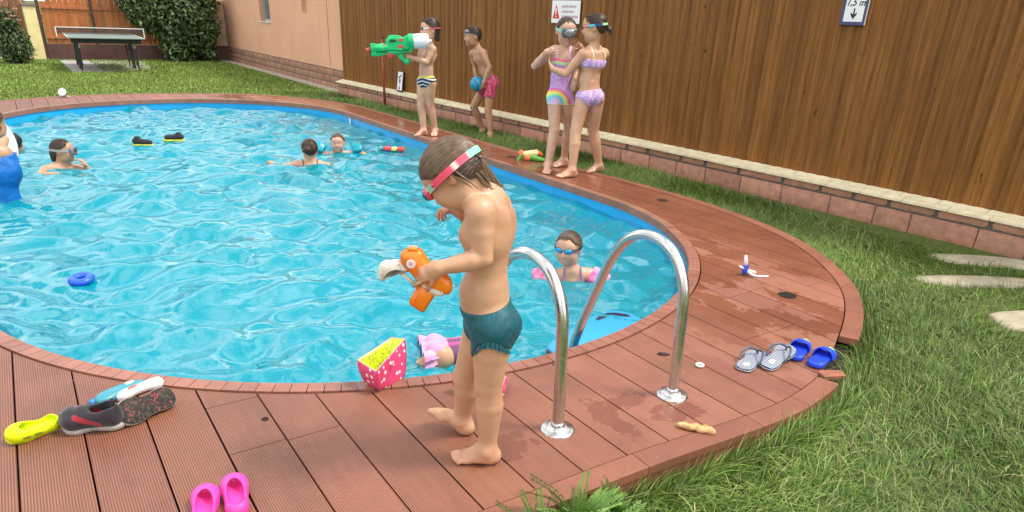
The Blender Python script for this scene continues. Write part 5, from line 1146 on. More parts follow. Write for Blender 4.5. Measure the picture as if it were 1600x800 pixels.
# girl with bun
J = J_s_bun; a_, l_ = away(J), leftof(J)
root, H_, S_ = swim(J, 'girl with dark bun and thin straps seen from behind in the middle of the pool', 1.02, a_ * .98 + l_ * .12, 1.0, skin=(.58, .33, .21), hands=dict(L=dict(n=V(0, 0, -1), L=.13, side=1), R=dict(n=V(0, 0, -1), L=.13, side=-1)))
pt = [('e', H_.w(-.02, -.098, .000), V(.030, .026, .030), None, .015, False, ''), ('c', H_.w(-.045, -.07, .01), H_.w(-.075, -.08, -.02), .022, .012, .02, None, 1.0, False, '')]
hair_cap(H_, root, M('auburn_wet_hair', (.055, .022, .012), .35, noise=(40, .4)), .007, .010, low=.02, extra=pt, strands=110, seed=14, strand_r=(.001, .0028))
fr = S_.fr
for q in (-1, 1): mk('shoulder_strap', tube(spline([fr['C'] + fr['lat'] * q * .05 - fr['fwd'] * .085, fr['uc'] + fr['lat'] * q * .066 - fr['fwd'] * .070 + fr['up'] * .015, fr['N'] * .45 + fr['J']['LS' if q > 0 else 'RS'] * .55 + fr['up'] * .035 - fr['fwd'] * .02, fr['uc'] + fr['lat'] * q * .06 + fr['fwd'] * .07], 6), .0045, 6), M('dark_strap', (.05, .02, .05), .6), root, smooth=True)
# smiling boy with armbands
J = J_s_smile; a_, l_ = away(J), leftof(J)
root, H_, S_ = swim(J, 'smiling boy with short brown hair and teal square armbands facing the camera', 1.0, -a_ * .98 + l_ * .12, .98, smile=True, skin=(.62, .37, .26), hands=dict(L=dict(n=V(0, 0, -1), L=.13, side=1)))
eyes(H_, root, hm=m_hair_b); hair_cap(H_, root, m_hair_b, .0065, .008, lift=.008, strands=120, seed=15, strand_r=(.001, .0026))
mk('teeth', rbox((0, 0, 0), (.011, .002, .0022), .001, 2) if False else (lambda v, f: (H_.ws(v + V(0, .0865, -.0735)), f))(*rbox((0, 0, 0), (.012, .003, .0024), .001, 2)), M('teeth', (.75, .72, .66), .3), root, smooth=True)
m_band_t = M('teal_armband', (.0, .30, .38), .3, noise=(12, .25))
def armband(c_, ax_, sz, ln, mat, hole=.033, up=V(0, 0, 1)):
    """square inflatable cuff round an arm: rounded box with a hole"""
    ax_ = nrm(ax_); u_ = nrm(up - ax_ * up.dot(ax_)); w_ = np.cross(ax_, u_); n = 32; vs = []; A = np.linspace(0, 2 * np.pi, n, endpoint=False)
    sq = lambda a, r: r / max(abs(math.cos(a)), abs(math.sin(a))) * (1 - .10 * (1 - abs(math.cos(2 * a)))); prof = []
    for t, r, k_ in ((-.5, hole, 0), (-.5, hole + .008, .3), (-.47, sz * .90, 1), (-.38, sz, 1), (0, sz * 1.06, 1), (.38, sz, 1), (.47, sz * .90, 1), (.5, hole + .008, .3), (.5, hole, 0)):
        for a in A: rr = r * (1 - k_) + sq(a, r) * k_ * .92; vs.append(V(*c_) + ax_ * ln * t + (u_ * math.sin(a + .785) + w_ * math.cos(a + .785)) * rr)
    m_ = 9; f = [(i * n + j, i * n + (j + 1) % n, ((i + 1) % m_) * n + (j + 1) % n, ((i + 1) % m_) * n + j) for i in range(m_) for j in range(n)]; return np.array(vs), f
for sd in 'LR':
    E_, S0 = V(*J[sd + 'E']), V(*J[sd + 'S']); mk('armband', armband(E_ * .8 + S0 * .2 + V(0, 0, .04), E_ - S0, .062, .115, m_band_t), m_band_t, root, smooth=True)
# girl with blue goggles
J = J_s_gog; a_, l_ = away(J), leftof(J)
root, H_, S_ = swim(J, 'smiling girl with big blue swimming goggles and pink armbands in the water', 1.0, -a_ * .92 + l_ * .34, .97, smile=True, cell=.0052, skin=(.60, .35, .235), pitch=-6, hands=dict(R=dict(n=V(0, 0, -1), L=.12, side=-1), L=dict(n=V(0, 0, -1), L=.12, side=1)))
eyes(H_, root); hr = hair_cap(H_, root, hair_mat((.06, .034, .02)), .0045, .007, low=.02, lift=.004, strands=300, seed=16, strand_r=(.0008, .0022), smat=hair_mat((.085, .05, .03)))
locks(H_, hr, [[(.070, .01, -.01), (.076, .012, -.04), (.070, .02, -.08), (.066, .02, -.13)], [(-.068, .0, -.01), (-.075, .0, -.05), (-.068, .0, -.09), (-.060, .0, -.12)]], m_hair_bl, .003, .001, 'side_lock')
mk('teeth', (lambda v, f: (H_.ws(v + V(0, .0865, -.0735)), f))(*rbox((0, 0, 0), (.013, .003, .0026), .001, 2)), M('teeth2', (.75, .72, .66), .3), root, smooth=True)
goggles(H_, root, -.006, -.002, lambda a: V(.015, .018, .05), (.012, .015, .05), (.03, .33, .62), off=.010, w_=.016, lens_r=(.030, .016, .020), lens_y=.086, metal=.5)
fr = S_.fr; tcg = coords(fr, 't'); purp = M('purple_swim_fabric', (.22, .14, .36), .55, noise=(30, .3))
garment('swimsuit', S_, root, ('torso',), .005, .006, lambda G: tcg(G)[2] - .035, lambda P: np.tile(V(.3, .1, .4), (len(P), 1)), mat=purp)
for q in (-1, 1): mk('shoulder_strap', tube(spline([fr['C'] + fr['lat'] * q * .048 + fr['fwd'] * .082 + fr['up'] * .03, fr['uc'] + fr['lat'] * q * .055 + fr['fwd'] * .064 + fr['up'] * .02, fr['N'] * .55 + fr['J']['LS' if q > 0 else 'RS'] * .45 + fr['up'] * .034 + fr['fwd'] * .012, fr['uc'] + fr['lat'] * q * .06 - fr['fwd'] * .07], 6), .0050, 6), purp, root, smooth=True)
m_band_p = M('pink_armband', (.80, .06, .30), .3, noise=(26, .5), tint2=(.85, .40, .50))
for sd in 'LR':
    E_, S0 = V(*J[sd + 'E']), V(*J[sd + 'S']); mk('armband', armband(E_ * .7 + S0 * .3 + V(0, 0, .0), E_ - S0, .060, .12, m_band_p), m_band_p, root, smooth=True)
# child in pink frilled suit face down at the pool edge
J = dict(J_s_pink); Cc, Pp = V(*J['C']), V(*J['P']); dd = nrm(Pp - Cc); Cc = V(1.58, 2.61, -.135); Pp = V(1.44, 2.66, -.135); dd = nrm(Pp - Cc); sd_ = nrm(np.cross(dd, V(0, 0, 1)))
J = dict(C=Cc, P=Pp, W=(Cc + Pp) / 2, N=Cc - dd * .07 - V(0, 0, .06), H=Cc - dd * .10 - V(0, 0, .20), LS=Cc - dd * .08 + sd_ * .10, RS=Cc - dd * .08 - sd_ * .10, LH=Pp + sd_ * .05, RH=Pp - sd_ * .05,
         LK=Pp + dd * .04 + sd_ * .10 + V(0, 0, -.04), LA=Pp + dd * .05 + sd_ * .27 + V(0, 0, -.07), RK=Pp + dd * .20 - sd_ * .04 + V(0, 0, -.12), RA=Pp + dd * .34 - sd_ * .05 + V(0, 0, -.25), LF=Pp, RF=Pp)
J['LE'] = J['LS'] - dd * .1 + sd_ * .06 + V(0, 0, -.08); J['LW'] = J['LE'] - dd * .12; J['LT'] = J['LW'] - dd * .08; J['RE'] = J['RS'] - dd * .1 - sd_ * .06 + V(0, 0, -.08); J['RW'] = J['RE'] - dd * .12; J['RT'] = J['RW'] - dd * .08
H_ = Head(J['H'], nrm(dd * .9 - V(0, 0, .3)), nrm(-dd * .3 - V(0, 0, 1)), .94); root = person('small swimmer in a pink frilled swimsuit floating face down at the pool edge', J, z=WZ)
S_ = body_sdf(J, .80, 1.0, Hd=H_, legs=True, feet=False, hands=dict(L=dict(n=V(0, 0, -1), L=.1, side=1), R=dict(n=V(0, 0, -1), L=.1, side=-1))); finish_body(S_, root, .007, SK, [])
hair_cap(H_, root, m_hair_b, .007, .009, low=.03, strands=60, seed=18); fr = S_.fr; hcp = coords(fr); tcp = coords(fr, 't')
garment('swimsuit', S_, root, ('torso',), .006, .006, lambda G: (tcp(G)[2] - .05), lambda P: np.where((hcp(P)[2] > .035)[:, None], np.where((np.abs(np.abs(hcp(P)[0]) - .03) < .010)[:, None], V(.75, .05, .22), V(.13, .03, .11)), V(.78, .30, .55)))
r = np.random.default_rng(3); vs = []; n = 90
for k_ in range(3):
    for i in range(n): a = 2 * np.pi * i / n; rr = .085 + .034 * k_ + .008 * math.sin(a * 13 + k_) * k_; vs.append(Pp + dd * (.0 + .045 * k_) + sd_ * math.cos(a) * rr + V(0, 0, 1) * (math.sin(a) * .060 * (1 - .22 * k_) + .012 + .010 * math.sin(a * 9) * k_))
mk('frill', (np.array(vs), [(k_ * n + i, k_ * n + (i + 1) % n, (k_ + 1) * n + (i + 1) % n, (k_ + 1) * n + i) for k_ in range(2) for i in range(n)]), M('pink_frill', (.80, .36, .58), .6, noise=(20, .25)), root, smooth=True)
# ================================================================ OBJECTS
def plastic(name, col, rough=.32, **k): return M(name, col, rough, **k)
def slab(poly, t, b=.003, inset=None):
    """extruded outline with bevelled rims; local x,y in plane, z thickness"""
    P = np.array(poly, float); n = len(P); ar = sum(P[i][0] * P[(i + 1) % n][1] - P[(i + 1) % n][0] * P[i][1] for i in range(n))
    if ar < 0: P = P[::-1]
    N_ = []
    for i in range(n):
        e1 = nrm(P[i] - P[i - 1]); e2 = nrm(P[(i + 1) % n] - P[i]); n1, n2 = V(e1[1], -e1[0]), V(e2[1], -e2[0]); m_ = nrm(n1 + n2); N_.append(m_ / max(.5, m_.dot(n1)))
    N_ = np.array(N_); rings = [(-t / 2, -b), (-t / 2 + b, 0), (t / 2 - b, 0), (t / 2, -b)]
    v = np.vstack([np.c_[P + N_ * o, np.full(n, z)] for z, o in rings]); f = [(k * n + i, k * n + (i + 1) % n, (k + 1) * n + (i + 1) % n, (k + 1) * n + i) for k in range(3) for i in range(n)]
    f += [tuple(range(n))[::-1], tuple(3 * n + i for i in range(n))]; return v, f
def sm(poly, n=4): return [tuple(p) for p in spline(poly, n, closed=True)]
def disc(c, r, t, n=24): v, f = lathe([(.0001, 0), (r * .92, 0), (r, t * .3), (r, t * .7), (r * .92, t), (.0001, t)], n); return v + np.array(c), f
def frame_m(o, x, y): x = nrm(x); y = nrm(np.asarray(y) - x * np.dot(x, y)); z = np.cross(x, y); m = np.eye(4); m[:3, 0], m[:3, 1], m[:3, 2], m[:3, 3] = x, y, z, o; return Matrix(m.tolist())
def place(root, Mx): root.matrix_world = Mx
# ---- fence fittings
def on_fence(s_, z, o=.004): p = FA + fd * s_ + fn * o; return frame_m((p[0], p[1], z), (fd[0], fd[1], 0), (0, 0, 1))
def text_mesh(txt, size, shear=0, ext=.0006, bold=.0):
    cu = bpy.data.curves.new('t', 'FONT'); cu.body = txt; cu.size = size; cu.align_x = 'CENTER'; cu.align_y = 'CENTER'; cu.shear = shear; cu.extrude = ext; cu.offset = bold
    o = bpy.data.objects.new('t', cu); C.objects.link(o); dg = bpy.context.evaluated_depsgraph_get(); me = bpy.data.meshes.new_from_object(o.evaluated_get(dg)); v = np.array([q.co[:] for q in me.vertices]); f = [tuple(p.vertices) for p in me.polygons]
    bpy.data.objects.remove(o); bpy.data.curves.remove(cu); bpy.data.meshes.remove(me); return v, f
def mv(vf, x=0, y=0, z=0): return np.asarray(vf[0]) + V(x, y, z), vf[1]
m_sw = M('sign_white', (.80, .80, .80), .4); m_ink = M('sign_ink', (.02, .02, .03), .5); m_red = M('sign_red', (.62, .03, .05), .5); m_pinkink = M('faded_text', (.62, .38, .42), .6); m_navy = M('navy_frame', (.05, .06, .15), .35)
ws = thing('warning_sign', 'white warning sign with a red triangle, behind the girl in the diving mask', 'sign'); place(ws, on_fence(6.385, 1.455, .006)); ORG[ws.name] = np.zeros(3)
mk('panel', bbox(-.255, .255, -.125, .125, -.002, .004, .001), m_sw, ws)
tri = mk('red_triangle', slab([(-.235, -.075), (-.105, -.075), (-.17, .080)], .003, .0005), m_red, ws); tri.location = (0, 0, .0052)
mk('exclamation_mark', join(slab([(-.178, -.030), (-.162, -.030), (-.158, .035), (-.182, .035)], .002, .0003), mv(disc((0, 0, 0), .009, .002, 12), -.17, -.052)), m_sw, tri).location = (0, 0, .0022)
ln = []
for row, (y, segs_) in enumerate(((.060, ((-.07, .04), (.055, .175))), (.005, ((-.07, -.03), (-.015, .135))), (-.050, ((-.07, -.02), (-.005, .22))))):
    ln = []
    for a, b_ in segs_:
        x = a
        r = np.random.default_rng(row * 7 + int(a * 100) % 5)
        while x < b_: 
            w_ = r.uniform(.010, .020); h_ = .013 if r.random() < .7 else .020; ln.append(box(x, x + w_ * .30, y - .013, y + h_, .0045, .0052)); ln.append(box(x, x + w_ * .75, y - .013, y - .008, .0053, .0060)); ln.append(box(x + w_ * .5, x + w_ * .8, y - .0125, y + .010, .0061, .0066)); x += w_
    mk('text_line', join(*ln), m_pinkink, ws)
ds = thing('depth_sign', 'narrow white depth sign reading 1,5 m in a navy frame on the fence', 'sign'); place(ds, on_fence(9.995, 1.70, .012))
mk('frame', bbox(-.108, .108, -.285, .285, -.008, .006, .003), m_navy, ds); mk('panel', bbox(-.080, .086, -.258, .262, .0065, .009, .0006), m_sw, ds)
mk('edge_strip', box(.109, .113, -.285, .285, -.006, .006), M('clear_edge', (.8, .75, .75), .2), ds)
arrow = lambda y, s_: slab([(-.006, y), (.006, y), (.006, y - s_ * .045), (.026, y - s_ * .028), (.026, y - s_ * .046), (0, y - s_ * .082), (-.026, y - s_ * .046), (-.026, y - s_ * .028), (-.006, y - s_ * .045)][::-1 if s_ > 0 else 1], .001, .0001)
mk('lettering', mv(text_mesh('1,5 m', .072, .25, .0004, .0012), .003, -.115, .0098), m_ink, ds)
mk('arrow', mv(arrow(-.158, 1), .003, 0, .0098), m_ink, ds); mk('arrow', mv(arrow(-.072, -1), .003, 0, .0098), m_ink, ds)
ss = thing('small_sign', 'small white sign with dark marks leaning on the fence footing beside the red post', 'sign'); place(ss, on_fence(2.345, .325, .045) @ rotm('X', -7)); 
mk('frame', bbox(-.098, .098, -.165, .165, -.008, .004, .003), M('dark_frame', (.03, .03, .035), .4), ss); mk('panel', bbox(-.078, .084, -.142, .150, .0045, .007, .0006), m_sw, ss)
mk('pictogram', join(*[mv(slab([(-.05, .09), (-.02, .065), (.02, .10), (.045, .12), (.05, .105), (.015, .06), (-.01, .045), (-.05, .06)], .001, .0001), 0, 0, .0078), mv(box(-.05, .05, .018, .030, 0, .001), 0, 0, .0075)]), m_ink, ss)
mk('arrow', mv(arrow(-.02, -1), 0, -.03, .0078), m_ink, ss); mk('arrow', mv(arrow(-.06, 1), 0, .0, .0078), m_ink, ss)
rp = thing('red_post', 'thin faded red metal post standing in the grass behind the green water gun', 'post', (FA[0] + fd[0] * 2.06 + fn[0] * .20, FA[1] + fd[1] * 2.06 + fn[1] * .20, GZ))
mk('pole', tube([(0, 0, 0), (0, 0, 1.10)], .021, 10), M('red_paint_faded', (.36, .07, .045), .5, noise=(12, .3)), rp, smooth=True); mk('cap', sphere((0, 0, 1.11), .026, 8), M('rust', (.10, .04, .02), .8), rp, smooth=True)
# ---- ladder
m_ss = NT('stainless_steel'); n_ = m_ss.noise(m_ss.map(), 30, 3); m_ss = m_ss.out((.62, .61, .59), m_ss.ramp(n_, [(.3, .20), (.7, .32)]), Metallic=1.0)
ld = thing('pool_ladder', 'stainless steel pool ladder with two curved handrails bolted to the deck', 'ladder', (1.66, 1.75, 0), world=True)
rail_yz = [(1.625, .015), (1.628, .15), (1.635, .30), (1.645, .43), (1.675, .51), (1.735, .575), (1.82, .602), (1.905, .592), (1.985, .545), (2.055, .455), (2.11, .34), (2.17, .20), (2.225, .06), (2.27, -.10), (2.29, -.35), (2.29, -.95)]
for x, y0 in ((1.38, .03), (1.94, 0)):
    rl = mk('handrail', tube(spline([(x, y + y0, z) for y, z in rail_yz], 6), .0218, 20), m_ss, ld, smooth=True)
    fl = mk('flange', lathe([(.0235, .020), (.030, .0195), (.038, .015), (.044, .010), (.056, .0085), (.0625, .005), (.064, .001)], 32, (x, 1.625 + y0, 0)), m_ss, rl, smooth=True)
    mk('collar', lathe([(.0222, .034), (.0250, .033), (.0255, .020)], 24, (x, 1.625 + y0, 0)), m_ss, fl, smooth=True)
for z in (-.35, -.62, -.9): mk('step', bbox(1.40, 1.92, 2.25, 2.33, z - .01, z + .01, .004), m_ss, ld)
# ---- orange water blaster held by the child   (local x = towards photo right, y = up, z = towards camera side)
hdA = nrm(V(1.02, 1.70, 0)); uA = V(hdA[1], -hdA[0], 0)
og = thing('water_blaster', 'orange and cream toy water blaster held by the standing child', 'toy'); place(og, frame_m((.822 + .030 * .514, 1.642 + .030 * .857, .690), uA, (0, 0, 1)))
k_ = 1 / 556.; q2 = lambda *pts: [((x - 652) * k_, -(y - 432) * k_ * 1.06) for x, y in pts]
m_or = NT('orange_plastic'); n_ = m_or.noise(m_or.map(), 25, 3); m_or = m_or.out(m_or.ramp(n_, [(.3, (.74, .155, .008)), (.7, (.86, .22, .012))]), .22, Subsurface_Weight=.1)
m_cm = plastic('cream_plastic', (.74, .66, .55), .35)
mk('tank', slab(sm(q2((624, 405), (631, 398), (655, 397), (663, 408), (672, 418), (698, 438), (705, 452), (700, 463), (688, 463), (660, 452), (636, 428), (626, 414)), 5), .048, .012), m_or, og, smooth=True)
mk('filler_cap', slab(q2((636, 392.5), (651, 393), (651, 399), (636, 398.5)), .030, .003), m_or, og)
em = mk('round_emblem', mv(disc((0, 0, 0), .0125, .002), (641 - 652) * k_, -(415 - 432) * k_ * 1.06, .0235), plastic('emblem_white', (.82, .74, .74)), og)
mk('emblem_mark', join(mv(tube([(.007 * math.cos(a), .007 * math.sin(a), 0) for a in np.linspace(0, 6.283, 24)], .0007, 5), (641 - 652) * k_, -(415 - 432) * k_ * 1.06, .0258), mv(slab([(-.003, -.004), (.003, -.004), (.003, .001), (0, .005), (-.003, .001)], .001, .0001), (641 - 652) * k_, -(415 - 432) * k_ * 1.06, .0258)), plastic('emblem_pink', (.66, .22, .25)), og)
mk('handle', slab(sm(q2((589, 436), (590, 424), (597, 416), (610, 414), (623, 413), (630, 421), (637, 429), (630, 433), (618, 431), (608, 434), (602, 441), (597, 446), (591, 444)), 4), .024, .008), m_cm, og, smooth=True)
mk('pump_rod', tube([((622 - 652) * k_, 0, 0), ((634 - 652) * k_, -.018, 0), ((650 - 652) * k_, -.042, 0)], .0052, 8), m_cm, og, smooth=True)
mk('trigger_block', slab(sm(q2((656, 450), (662, 442), (674, 441), (691, 455), (690, 465), (682, 467), (668, 461)), 4), .044, .007), m_cm, og, smooth=True)
mk('grille_slot', join(*[mv(tube([(-.006, .0035, 0), (.006, -.0035, 0)], .0011, 5), (666 - 652) * k_, -(450 + i * 3 - 432) * k_, .0225) for i in range(3)]), plastic('slot_brown', (.22, .08, .04)), og)
mk('screws', join(*[sphere(((x - 652) * k_, -(y - 432) * k_, .0125 if x < 640 else .0225), .0017, 5) for x, y in ((594, 436), (612, 435), (622, 418), (624, 424), (645, 451), (641, 448), (686, 460))]), plastic('screw_dark', (.12, .06, .05)), og, smooth=True)
mk('bottle', slab(q2((652, 448), (658, 449), (677, 463), (676, 468), (661, 492), (656, 494), (637, 482), (636, 477)), .042, .009), m_or, og, smooth=False, auto=50)
# ---- green blaster
hdB = V(.4625, .8866, 0); uB = V(hdB[1], -hdB[0], 0); gg = thing('water_gun', 'big green toy water gun with white tank held by the boy in striped briefs', 'toy'); place(gg, frame_m((3.81, 7.795, .99), uB, (0, 0, 1)))
kB = 1 / 134.; gq = lambda *pts: [((x - 636) * kB, -(y - 79) * kB) for x, y in pts]
gp = lambda x, y, z=0: V((x - 636) * kB, -(y - 79) * kB, z)
m_gr = plastic('green_plastic', (.01, .50, .16), .3, noise=(14, .25)); m_rd = plastic('red_plastic', (.70, .09, .06)); m_wt = plastic('white_tank', (.78, .78, .80), .3)
mk('body', slab(gq((605, 84), (605, 66), (610, 62.5), (632, 62), (638, 58), (646, 57.5), (648, 60), (648, 78), (642, 83), (630, 85), (616, 87)), .085, .012), m_gr, gg, auto=40)
mk('carry_handle', slab(sm(gq((609, 63), (612, 60), (625, 60), (628, 63)), 3), .035, .006), m_gr, gg)
mk('opening_shade_inset', mv(slab(sm(gq((611, 70), (612, 66.5), (620, 66), (621, 69)), 3), .004, .001), 0, 0, .043), plastic('opening_shade', (.02, .06, .03)), gg)  # dark slab on the body, painted shade instead of a cut hole
mk('side_rail', tube([gp(592, 83, .035), gp(612, 80, .045), gp(640, 79.5, .045)], .012, 8), plastic('dark_green', (.005, .30, .10)), gg, smooth=True)
mk('rear_collar', lathe([(.06, 0), (.082, .01), (.086, .04), (.078, .07)], 20), m_gr, gg, smooth=True).matrix_local = Matrix.Translation(gp(638, 68)) @ rotm('Y', 90)
mk('barrel', tube([gp(609, 77), gp(590, 79.5), gp(582, 80)], [.050, .044, .046], 14), m_gr, gg, smooth=True); mk('lower_barrel', tube([gp(610, 85), gp(584, 88.5)], .022, 12), m_gr, gg, smooth=True)
mk('muzzle', slab(gq((581, 73), (589, 72), (591, 90), (583, 91)), .06, .010), m_gr, gg); mk('nozzle', lathe([(.0001, 0), (.02, .0), (.026, .02), (.014, .05), (.0001, .052)], 14), m_rd, gg, smooth=True).matrix_local = Matrix.Translation(gp(581, 82)) @ rotm('Y', -90)
mk('pump_grip', slab(sm(gq((606, 82), (615, 82), (616, 90), (611, 93), (606, 90)), 3), .06, .012), m_rd, gg, smooth=True)
mk('grip', slab(gq((618, 83), (628, 83), (634, 93), (640, 96), (639, 101), (633, 100), (624, 92)), .045, .010), m_gr, gg); mk('trigger_knob', sphere(gp(636, 96.5), .035, 10), m_gr, gg, smooth=True)
for x, y, w_, h_ in ((628, 66, 3, 2), (627.5, 75, 4, 2), (603, 75, 3, 2)): mk('red_inset', mv(slab([(-w_ * kB, -h_ * kB), (w_ * kB, -h_ * kB), (w_ * kB, h_ * kB), (-w_ * kB, h_ * kB)], .01, .002), *gp(x, y, .043 if x > 610 else .036)), m_rd, gg)
mk('tank', tube([gp(644, 67.5), gp(650, 67.3), gp(665, 66), gp(669, 66), gp(671, 66)], [.075, .080, .080, .07, .03], 20), m_wt, gg, smooth=True)
mk('tank_cap', tube([gp(671, 66), gp(674, 67)], .022, 12), m_wt, gg, smooth=True)
# ---- ball
bl = NT('blue_ball'); bc_ = bl.n('ShaderNodeTexWave', wave_type='BANDS'); bl.l(bl.map((1, 1, 1), (0, 0, 0), (.6, .4, 0)), bc_.inputs[0]); bc_.inputs['Scale'].default_value = 5; bc_.inputs['Distortion'].default_value = 3
bl = bl.out(bl.ramp(bc_.outputs['Fac'], [(.45, (.01, .30, .50)), (.6, (.02, .42, .58)), (.95, (.04, .12, .30))]), .35)
tag(mk('ball', sphere(tuple(ballc + V(-.02, .03, .06)), .095, 14), bl, smooth=True), 'turquoise ball held low by the boy in pink shorts', 'ball')
# ---- arm-band cuffs on the deck
dp = NT('polka_pink_vinyl'); vor = dp.n('ShaderNodeTexVoronoi'); vor.inputs['Scale'].default_value = 34; vor.inputs['Randomness'].default_value = .55; dp.l(dp.obj, vor.inputs['Vector'])
n_ = dp.noise(dp.map(), 11, 3); m_pd = dp.out(dp.mix(dp.ramp(vor.outputs['Distance'], [(.24, 1.), (.28, 0.)]), dp.ramp(n_, [(.3, (.60, .035, .13)), (.7, (.74, .07, .20))]), (.80, .72, .72)), .25, Coat_Weight=.3)
li = NT('lime_vinyl'); n_ = li.noise(li.map((1, 1, 1)), 90, 5, .8); li = li.out(li.mix(li.ramp(n_, [(.52, 0.), (.56, .75)]), (.60, .68, .03), (.10, .14, .02)), .35)
li2 = plastic('lime_rim', (.62, .68, .05)); m_sm = plastic('pink_seam', (.78, .30, .38))
def cuff(label, foot, top, loc=None):
    """foot/top: 3-4 corner loops (world); puffed outer wall, lime inner wall"""
    n = 36; fo, to = np.array(foot, float), np.array(top, float); c_ = fo.mean(0)
    def loop(P, k):
        P = np.array(P); out = []
        m_ = len(P)
        for i in range(m_):
            a, b_ = P[i], P[(i + 1) % m_]
            for t in np.linspace(0, 1, n // m_, endpoint=False): out.append(a + (b_ - a) * t)
        out = np.array(out); cc = out.mean(0); return cc + (out - cc) * k
    t = thing('swim_armband', label, 'armband', tuple(c_), world=True); rings = []
    for z, k in ((0, .90), (.04, .98), (.2, 1.05), (.5, 1.08), (.8, 1.05), (.96, 1.0), (1., .97)): rings.append(loop(fo * (1 - z) + to * z, k))
    m_ = len(rings[0]); rg = np.vstack(rings); f = [(i * m_ + j, i * m_ + (j + 1) % m_, (i + 1) * m_ + (j + 1) % m_, (i + 1) * m_ + j) for i in range(len(rings) - 1) for j in range(m_)]
    mk('outer_wall', (rg, f), m_pd, t, smooth=True)
    rings = [loop(to, .97), loop(to, .93), loop(to * .9 + fo * .1, .82), loop(to * .5 + fo * .5, .68), loop(to * .05 + fo * .95, .74)]; rg = np.vstack(rings); f = [(i * m_ + j, i * m_ + (j + 1) % m_, (i + 1) * m_ + (j + 1) % m_, (i + 1) * m_ + j) for i in range(len(rings) - 1) for j in range(m_)]
    iw = mk('inner_wall', (rg, f), li, t, smooth=True); mk('rim_seam', tube(np.vstack([loop(to, .97), loop(to, .97)[:1]]), .0022, 6, cap=False), m_sm, t, smooth=True)
    mk('valve', tube([to[1] * .55 + to[2] * .45 + (0, 0, -.03) + (to[1] - to[0]) * .12, to[1] * .55 + to[2] * .45 + (0, 0, -.025) + (to[1] - to[0]) * .22], .005, 8), m_sm, t, smooth=True)
    return t
cuff('pink polka-dot armband with lime lining standing upright at the pool rim', [(.912, 2.30, .004), (.935, 2.225, .004), (1.07, 2.275, .004), (1.04, 2.35, .004)], [(.885, 2.315, .115), (.915, 2.205, .105), (1.11, 2.345, .145), (1.07, 2.385, .145)])
cuff('pink polka-dot armband lying behind the legs of the standing child', [(1.20, 2.10, .006), (1.23, 2.01, .006), (1.335, 1.945, .006), (1.40, 2.02, .006)], [(1.19, 2.075, .085), (1.235, 1.99, .085), (1.33, 1.945, .05), (1.40, 2.03, .04)])
# ---- footwear
def clog_sdf(L, s1, c_=(0, 0, 0)):
    S_ = SDF(); k = L / .2
    S_.cone((-.075 * k, 0, .018 * k), (.055 * k, 0, .018 * k), .036 * k, .040 * k, .02, (0, 1, 0), 1.0); S_.ell((.045 * k, 0, .034 * k), (.056 * k, .042 * k, .034 * k), .02)
    S_.ell((-.075 * k, 0, .035 * k), (.034 * k, .036 * k, .034 * k), .01)
    S_.ell((-.025 * k, 0, .062 * k), (.072 * k, .029 * k, .044 * k), .006, None, True); S_.cone((-.065 * k, 0, .045 * k), (.06 * k, 0, .034 * k), .027 * k, .025 * k, .006, None, 1, True)
    return S_
def clog(label, mat, L, Mx, holes=True, grp=None, seed=0, sad=None):
    t = thing('clog', label, 'shoe', group=grp); place(t, Mx); S_ = clog_sdf(L, 1); D, l, ax = S_.grid(.003, .01); G2 = ax[2][None, None, :]; D = np.maximum(D, -(G2 - .0)).astype(np.float32); P, F = nets(D, l, .003); mk('upper', (P, F), mat, t, smooth=True); k = L / .2
    mk('sole', slab(sm([(-.108 * k, 0), (-.095 * k, .030 * k), (-.04 * k, .033 * k), (.04 * k, .043 * k), (.09 * k, .028 * k), (.103 * k, 0), (.09 * k, -.03 * k), (.04 * k, -.043 * k), (-.04 * k, -.033 * k), (-.095 * k, -.03 * k)], 4), .014 * k, .003), mat, t, smooth=False, auto=50).location = (0, 0, .004 * k)
    if holes:
        mk('vent_hole_dots', join(*[sphere(((.03 + .018 * i) * k, (j * .018) * k, (.066 - .007 * i - abs(j) * .006) * k), .0035 * k, 6, (1, 1, .5)) if False else mv(sphere((0, 0, 0), .0038 * k, 6, (1, 1, .5)), (.03 + .018 * i) * k, j * .018 * k, (.0675 - .006 * i - abs(j) * .0065) * k) for i in range(3) for j in (-1, 0, 1)]), M('hole_shade', tuple(c * .25 for c in mat.diffuse_color[:3]), .7), t, smooth=True)  # solid dots in a darkened foam colour, painting the shade inside holes
    return t
m_pink = plastic('hot_pink_foam', (.80, .06, .36), .45); m_lime = plastic('neon_lime_foam', (.60, .72, .0), .45)
m_pink.diffuse_color = (.86, .055, .42, 1); m_lime.diffuse_color = (.6, .72, 0, 1)
clog('hot pink foam clog at the bottom edge, the left one of the pair', m_pink, .18, trm(.205, 1.825, .004) @ rotm('Z', 74) @ Matrix.Diagonal((1, 1, .8, 1)), grp='pair of pink clogs'); clog('hot pink foam clog at the bottom edge, the right one of the pair', m_pink, .18, trm(.295, 1.835, .004) @ rotm('Z', 80) @ Matrix.Diagonal((1, 1, .8, 1)) , grp='pair of pink clogs')
t = clog('neon lime foam clog tilted on its side at the left, away from the other shoes', m_lime, .152, trm(-.195, 2.535, .014) @ rotm('Z', 192) @ rotm('X', -28))
mk('painted_slot', join(*[mv(sphere((0, 0, 0), 1, 8, (.013, .004, .004)), x, .0335, .030) for x in (-.01, .025)]), M('slot_shadow', (.12, .14, .0), .7), t, smooth=True)  # dark ellipsoids on the side, slot shade put into their colour
